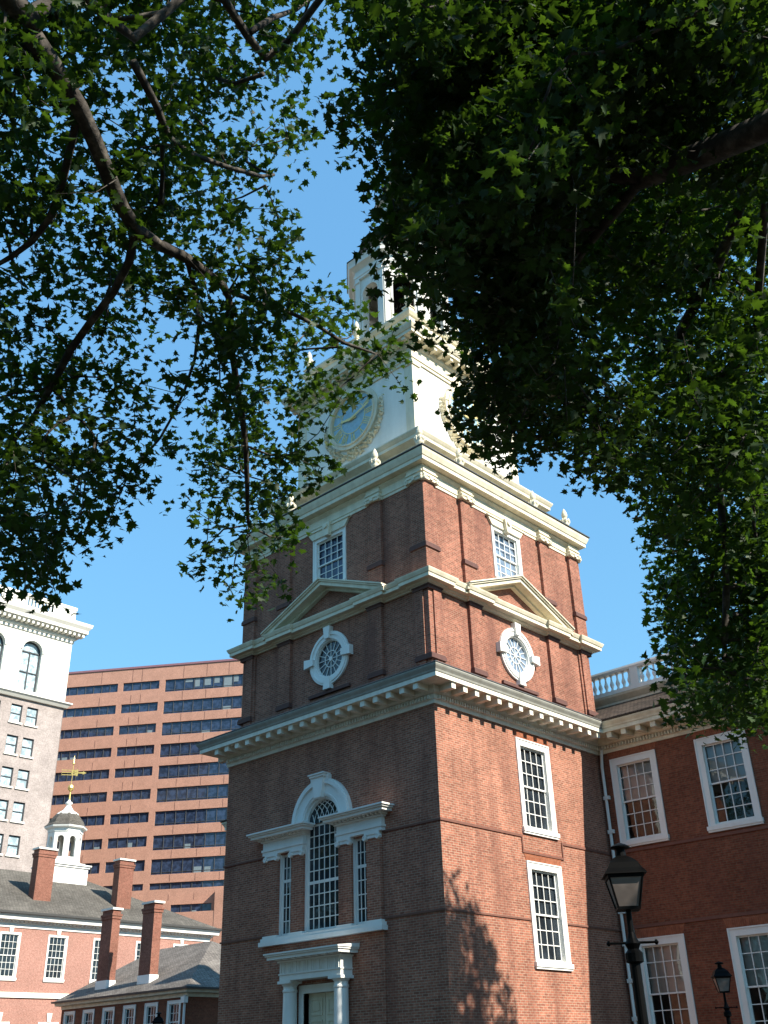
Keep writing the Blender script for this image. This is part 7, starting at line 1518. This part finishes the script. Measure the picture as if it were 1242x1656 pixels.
1457,-792,973,1474,-1420,968,1529,-1466,1059,1449,-1081,600,1459,-975,837,1557,-1254,1064,1548,-1039,891,1476,-1183,984,
1306,-738,633,1487,-1413,1014,1352,-1009,885,1383,-982,794,1381,-1067,657,1461,-1278,1246,1315,-710,693,1659,-1327,848,
1444,-1160,847,1558,-1165,1087,1447,-968,742,1514,-1015,786,1521,-1440,1054,1495,-1020,748,1462,-1088,1122,1453,-1114,884,
1385,-1044,748,1399,-888,597,1539,-1204,820,1562,-1379,1065,1621,-1133,1051,1570,-1032,1046,1385,-960,834,1538,-1165,1147,
1548,-1264,1195,1508,-1207,831,1623,-1202,1177,1459,-1322,1179,1332,-886,636,1561,-1283,1181,1455,-888,930,1590,-1445,726,
1408,-1304,1134,1494,-1016,749,1545,-1270,1095,1444,-1093,1010,1339,-754,807,1594,-1113,993,1271,-532,704,1350,-1065,988,
1573,-1223,643,1297,-791,670,1396,-1113,1139,1374,-848,702,1376,-867,896,1638,-1199,1165,1534,-1186,825,1351,-1062,1013,
1461,-1017,750,1476,-1000,890,1286,-721,732,1440,-1253,834,1316,-630,681,1585,-1501,895,1365,-906,1010,1339,-1093,575,
1593,-1273,841,1414,-951,725,1588,-1237,821,1348,-968,653,1447,-1073,904,1272,-898,885,1509,-978,928,1541,-1308,1190,
1549,-1114,812,1400,-826,689,1502,-1272,1118,1595,-1298,1130,1417,-1161,913,1421,-1086,581,1564,-1345,839,1495,-1254,1187,
1330,-727,773,1486,-1075,725,1472,-1291,765,1413,-1197,974,1321,-820,833,1665,-1142,1219,1516,-1216,957,1542,-1390,737,
1562,-1295,1131,1492,-911,961,1464,-1362,1162,1554,-1183,1228,1656,-1353,1068,1463,-1123,890,1569,-1457,972,1426,-1053,721,
1372,-798,772,1320,-757,673,1331,-994,949,1515,-1334,1027,1286,-748,957,1525,-1218,919,1522,-1218,1140,1511,-1314,1199,
1554,-1319,735,1478,-1018,1155,1383,-995,700,1443,-953,785,1426,-974,844,1250,-677,680,1281,-679,646,1445,-922,1239,
1448,-877,760,1489,-1405,1121,1591,-1313,776,1531,-1153,698,1515,-1113,896,1534,-1035,1260,1291,-602,704,1521,-1196,1087,
1569,-1325,743,1433,-1305,1130,1537,-1134,768,1374,-1125,631,1369,-1065,545,1565,-1533,877,1403,-879,773,1296,-791,771,
1620,-1365,917,1551,-1292,1150,1460,-1231,1145,1253,-797,892,1401,-963,624,1270,-929,797,1449,-916,896,1335,-1008,766,
1609,-1297,1071,1472,-1024,653,1467,-1015,638,1327,-1012,675,1424,-1073,876,1336,-996,838,1276,-816,743,1304,-768,674,
1523,-1428,1011,1469,-920,798,1497,-1026,935,1582,-1203,1135,1413,-1178,961,1415,-936,876,1626,-1378,837,1626,-1223,981,
1675,-1230,1140,1555,-1431,960,1500,-1332,1129,1453,-870,862,1314,-981,842,1441,-848,772,1648,-1196,1093,1424,-1176,754,
1437,-974,673,1487,-965,790,1371,-775,730,1454,-1326,1168,1459,-1025,771,1364,-813,876,1532,-1305,1130,1352,-790,797,
1487,-1215,1283,1429,-875,735,1602,-1224,1140,1347,-959,773,1578,-1282,1166,1283,-974,597,1434,-1209,838,1443,-1309,1185,
1430,-952,727,1457,-1050,1126,1462,-1018,898,1528,-1247,1084,1642,-1176,1064,1307,-686,880,1665,-1393,1037,1431,-944,550,
1541,-1209,823,1400,-929,783,1430,-908,915,1542,-1080,997,1285,-975,745,1567,-1263,1209,1315,-785,624,1471,-1055,779,
1537,-1273,1191,1528,-1130,859,1317,-880,728,1464,-980,778,1469,-955,941,1584,-1441,753,1523,-1173,608,1248,-811,871,
1588,-1141,1109,1419,-972,578,1492,-1153,964,1599,-1110,1106,1476,-1041,651,1435,-1217,832,1296,-924,852,1451,-896,882,
1345,-873,910,1389,-862,734,1490,-1200,819,1435,-1125,1021,1465,-793,1018,1242,-782,742,1907,-394,1384,2183,-194,943,
2721,-386,1589,2142,-26,1401,2418,-153,1237,1995,-204,1549,1859,-359,1148,2725,-176,1440,2086,-186,936,1891,-289,1233,
1815,-347,1168,2166,-739,1457,2442,-59,1244,2078,-88,1390,2521,-397,965,1769,-352,1360,2611,-645,1029,2123,-594,1328,
2290,-579,1179,2033,-700,1536,2360,-407,1172,1955,-300,1430,2770,-175,1270,2238,-117,1302,2715,-673,1436,2656,-502,1274,
2006,-491,1318,2512,-651,1616,2298,-343,937,2409,-367,1266,2472,-288,1247,2599,-395,1405,2231,-50,1426,2339,-373,1219,
2433,-138,1265,2150,-271,1464,2287,-80,1237,2469,-734,986,2726,-694,1208,1824,-660,1244,2087,-12,1164,2585,-824,1438,
2674,-359,1550,2129,-26,1279,1928,-18,1241,2447,-842,1130,2534,-507,1379,2364,-613,1194,2254,-774,1511,2424,86,1161,
1882,-533,1379,2305,-323,1210,2129,-340,942,2294,-479,1467,2542,-280,1283,2085,-837,1509,2257,-430,1297,2506,-578,935,
2105,-417,962,2642,-409,1534,2483,-507,1330,2521,-480,1483,2044,-128,1562,2199,-243,1360,1936,-186,1119,2341,-390,919,
2303,-922,1201,2710,-590,1533,1978,-75,1260,1887,-479,1391,2528,-614,1145,2210,-589,1230,2417,-529,1595,2014,-710,1568,
2190,-507,1159,2569,-127,1513,2093,-738,1071,2743,-327,1486,2446,-395,1446,2669,-308,1143,1992,-132,1578,1925,-315,1218,
2020,-589,1200,2599,-86,1030,2198,-395,1301,2577,-258,1413,2778,-606,1421,2609,-234,1555,2447,-390,1460,2614,-701,1560,
2081,-557,1084,2052,-420,1228,2295,-302,1324,2463,-69,1391,2522,-252,943,2384,26,1542,2478,76,1300,2067,-225,1083,
2303,-317,1162,2062,-385,1685,1919,-139,1282,2415,-595,1145,2286,-721,1255,1951,-590,1395,2412,-279,1295,2446,-760,1171,
2255,-269,1321,1946,-772,1169,2051,-444,1360,2031,-564,1002,1951,-172,1019,2111,-435,1200,2429,-589,1301,1956,-161,1399,
2240,-360,1287,2305,-360,1511,1871,-311,1557,2331,-310,1715,2450,-276,1022,2311,-616,1266,2301,-435,1407,2493,-217,1258,
2144,-316,1212,2485,-128,1403,2167,-777,1580,2310,-575,1447,2337,-466,1398,2140,-446,1323,2075,-340,1265,2471,-638,1099,
2115,-351,1371,2494,-194,1075,2287,-305,870,2196,79,1392,2678,-136,1199,2738,-606,1209,2240,-373,1270,2599,-382,1313,
2458,-162,923,2573,-501,1226,2209,-48,1365,2447,-471,912,2290,56,1369,1801,-428,1440,2328,-718,1366,2138,-235,1351,
2166,-668,1178,2239,-288,1692,2571,52,1299,2507,-710,974,2226,71,1090,2053,-404,1490,2065,-210,1401,1938,-433,1571,
2372,-383,1292,2585,-720,1200,2430,47,1362,2372,-731,1458,2554,-486,1505,2325,-563,1290,2138,-161,1168,2451,-401,1261,
2374,-481,1293,2261,-192,920,2506,2,1544,2249,-288,1191,2217,-309,1384,2254,-469,1109,2221,-449,1260,2527,-226,1132,
2419,-511,1418,2187,-448,881,2716,-664,1305,1893,-397,1245,2229,112,1178,2402,-517,1299,2224,-386,1610,2042,-49,1084,
2021,-268,1509,2411,-789,1518,2224,-454,1668,2128,-75,982,2383,-475,1183,2296,-479,902,2119,-653,1301,2202,-293,1025,
2333,-341,1508,2247,-720,1510,2158,-315,1678,2628,-126,1274,2163,-619,1616,2192,-565,1228,2350,-753,1328,2401,-209,1356,
2143,-148,1158,2688,-189,1175,1993,-536,1187,2466,-799,1261,2456,-607,1196,2026,-303,1377,2331,-366,897,2737,-345,1243,
2130,-378,1008,2143,-156,1183,2119,-106,1426,2124,-74,1367,2065,-439,1669,2188,-456,1732,2355,-149,1496,2280,-811,1354,
2319,-480,1532,2265,-514,1297,2292,-240,875,2307,-688,1580,2450,92,1378,2437,-364,1581,2521,-67,1405,2074,-506,1135,
2552,-833,1379,2212,-266,1212,2554,-740,1287,2378,-722,1272,2348,-765,1330,2794,-485,1320,2044,-370,1041,2106,39,1133,
2397,-371,1178,2323,-231,874,1960,-119,1096,2446,-508,1585,2618,-703,1089,2607,-739,1352,2700,-658,1292,2404,-879,1404,
2554,-487,1103,2105,-684,1314,2463,-339,1036,1908,-330,1012,2303,-323,1168,1851,-576,1108,2011,-322,1307,2482,-486,1450,
1946,-77,1125,2557,-486,1453,2185,-150,1253,2727,-205,1441,1995,-308,1518,2139,-379,1578,2029,-367,1118,2367,-3,1593,
2669,-633,1246,2477,-460,1408,2204,-780,1214,2635,-157,1441,2265,-607,1119,2174,-274,938,2348,-608,990,2264,-627,951,
2681,-587,1029,2234,-365,1075]
L_LIMBS=[[(13.44, -21.33, 10.06), (12.89, -20.84, 10.31), (12.46, -19.79, 10.18), (11.97, -19.13, 10.05), (11.54, -18.51, 9.93), (11.53, -17.8, 10.11), (11.4, -17.04, 10.1), (11.33, -16.49, 10.26), (11.48, -15.55, 10.43), (11.3, -15.09, 10.35), (11.5, -14.49, 10.46)], [(13.17, -20.41, 11.02), (12.87, -19.91, 11.04), (12.68, -19.4, 10.98), (12.45, -18.84, 10.98), (12.03, -18.56, 10.93), (12.03, -18.25, 11.06), (12.04, -17.67, 11.31), (12.01, -17.02, 11.46)], [(12.03, -18.56, 10.93), (11.43, -18.11, 10.77)], [(11.54, -18.51, 9.93), (11.28, -18.31, 9.88), (10.75, -18.21, 9.74), (9.88, -18.24, 9.42), (9.07, -18.11, 8.81)], [(11.4, -17.04, 10.1), (10.95, -16.63, 9.67), (10.5, -16.03, 9.19), (10.03, -15.52, 8.66), (9.64, -15.21, 8.18)], [(13.4, -19.19, 12.11), (13.26, -18.74, 12.1), (13.17, -18.27, 12.09), (12.86, -17.81, 12.07)], [(12.46, -19.79, 10.18), (11.52, -19.41, 10.04), (11.05, -19.23, 9.96), (10.33, -19.3, 9.84)], [(11.53, -17.8, 10.11), (11.03, -17.11, 9.79), (10.21, -16.74, 9.28)]]
R_LIMBS=[[(18.59, -17.66, 7.05), (18.18, -17.25, 7.43), (17.86, -17.02, 7.7), (17.34, -16.78, 8.04), (16.65, -16.56, 8.44), (16.17, -16.5, 8.89), (15.78, -16.47, 9.25), (15.01, -16.44, 9.39), (14.35, -16.63, 9.73)], [(16.65, -16.56, 8.44), (16.3, -16.32, 8.5), (15.67, -16.01, 8.64), (14.87, -15.54, 8.46), (13.91, -15.17, 8.35)], [(18.62, -18.01, 7.89), (17.87, -17.61, 8.49), (17.49, -17.41, 9.01), (16.48, -17.38, 9.7), (15.6, -17.48, 10.17)], [(16.48, -17.38, 9.7), (16.32, -16.57, 9.56), (15.62, -16.51, 9.49)]]
F_LIMBS=[[(17.74, -14.45, 9.97), (17.04, -14.05, 10.27), (16.5, -13.61, 10.4), (15.87, -12.94, 10.19), (15.37, -12.75, 10.07), (14.86, -12.38, 9.86)], [(15.87, -12.94, 10.19), (16.0, -12.45, 9.97)], [(14.86, -12.38, 9.86), (14.85, -11.66, 9.03), (14.53, -11.08, 8.27), (14.18, -10.66, 7.15), (13.81, -10.42, 6.18)], [(17.04, -14.05, 10.27), (16.09, -12.65, 9.59), (15.31, -11.62, 8.64), (14.69, -10.8, 7.38)]]
tree('plane_tree', 'nearer plane tree spreading sparse lobed leaves and a long bare limb over the upper left', 'tree', (8.2, -26.5, 0), [(8.2, -26.5, 0), (8.1, -26.4, 3), (8.6, -26.0, 6.5), (9.6, -25, 8.2)], L_LIMBS, dec(L_TIPS), 20, .124, M['leaf'], .30, 1, .36, .115, .0045)
tree('plane_tree', 'dense dark plane tree overhanging the top centre and right, hiding the spire', 'tree', (23.5, -15.5, 0), [(23.5, -15.5, 0), (23.4, -15.6, 3), (22.8, -16.0, 5.6)], R_LIMBS, dec(R_TIPS), 29, .108, M['leaf'], .30, 2, .32, .12)
tree('plane_tree', 'brighter green plane tree hanging down at the right edge over the hall roof', 'tree', (23, -6, 0), [(23, -6, 0), (23, -6, 4), (22, -7.5, 8.5)], F_LIMBS, dec(F_TIPS), 28, .128, M['leaf2'], .32, 3, .40, .07, .0045)
# tree beyond the right edge whose shade falls on the tower's sunny wall
rg = np.random.default_rng(11); C0 = np.array([16.5, 1.75, 14.1]); q = rg.normal(size=(620, 3)); q /= np.linalg.norm(q, axis=1)[:, None]; q = C0+q*np.array([3.4, 3.1, 4.6])*(rg.random(620)**.4)[:, None]
shade = tree('plane_tree', 'tree standing outside the right edge whose leafy shade falls across the sunny tower wall', 'tree', (17.5, 1.4, 0), [(17.5, 1.4, 0), (17.3, 1.6, 5), (16.8, 1.7, 10)], [[(16.8, 1.7, 10), (16.4, 1.8, 15)]], q, 22, .22, M['leaf'], .28, 4, .5)
# unseen plane trees added to cut skylight on the shaded wall and darken leaves
SKY_BLOCKERS = [(-19, -14, 1.0, 1), (-12, -26, 1.1, 2), (-1, -35, 1.1, 3), (10, -38, 1.15, 4), (22, -42, 1.1, .5), (34, -34, 1.15, 5), (-26, -27, 1.1, 3.3), (2, -50, 1.3, 1.4), (46, -28, 1.2, 5.5)]
rg = np.random.default_rng(5); q = rg.normal(size=(300, 3)); q /= np.linalg.norm(q, axis=1)[:, None]; q = np.array([-19, -14, 12.5])+q*np.array([6.5, 6.5, 6.5])*(rg.random(300)**.35)[:, None]
sky_blocker = tree('plane_tree', 'leafy plane tree out of frame behind the viewer, added to block skylight', 'tree', (-19, -14, 0), [(-19, -14, 0), (-19, -14, 7)], [[(-19, -14, 7), (-18.8, -14, 14)]], q, 26, .42, M['leaf'], .4, 6, .95, .22)
sky_blocker['group'] = 'added skylight-blocking trees behind the viewer'; index_kids()
for k, (x, y, s, rz) in enumerate(SKY_BLOCKERS[1:]):
    c = copy_tree(sky_blocker); c.location = (x, y, 0); c.scale = (s, s, s*.9); c.rotation_euler.z = rz; c['label'] = 'leafy plane tree out of frame behind the viewer, added to block skylight'; c['group'] = 'added skylight-blocking trees behind the viewer'
for o in S.objects:
    if '_b' in o: del o['_b']
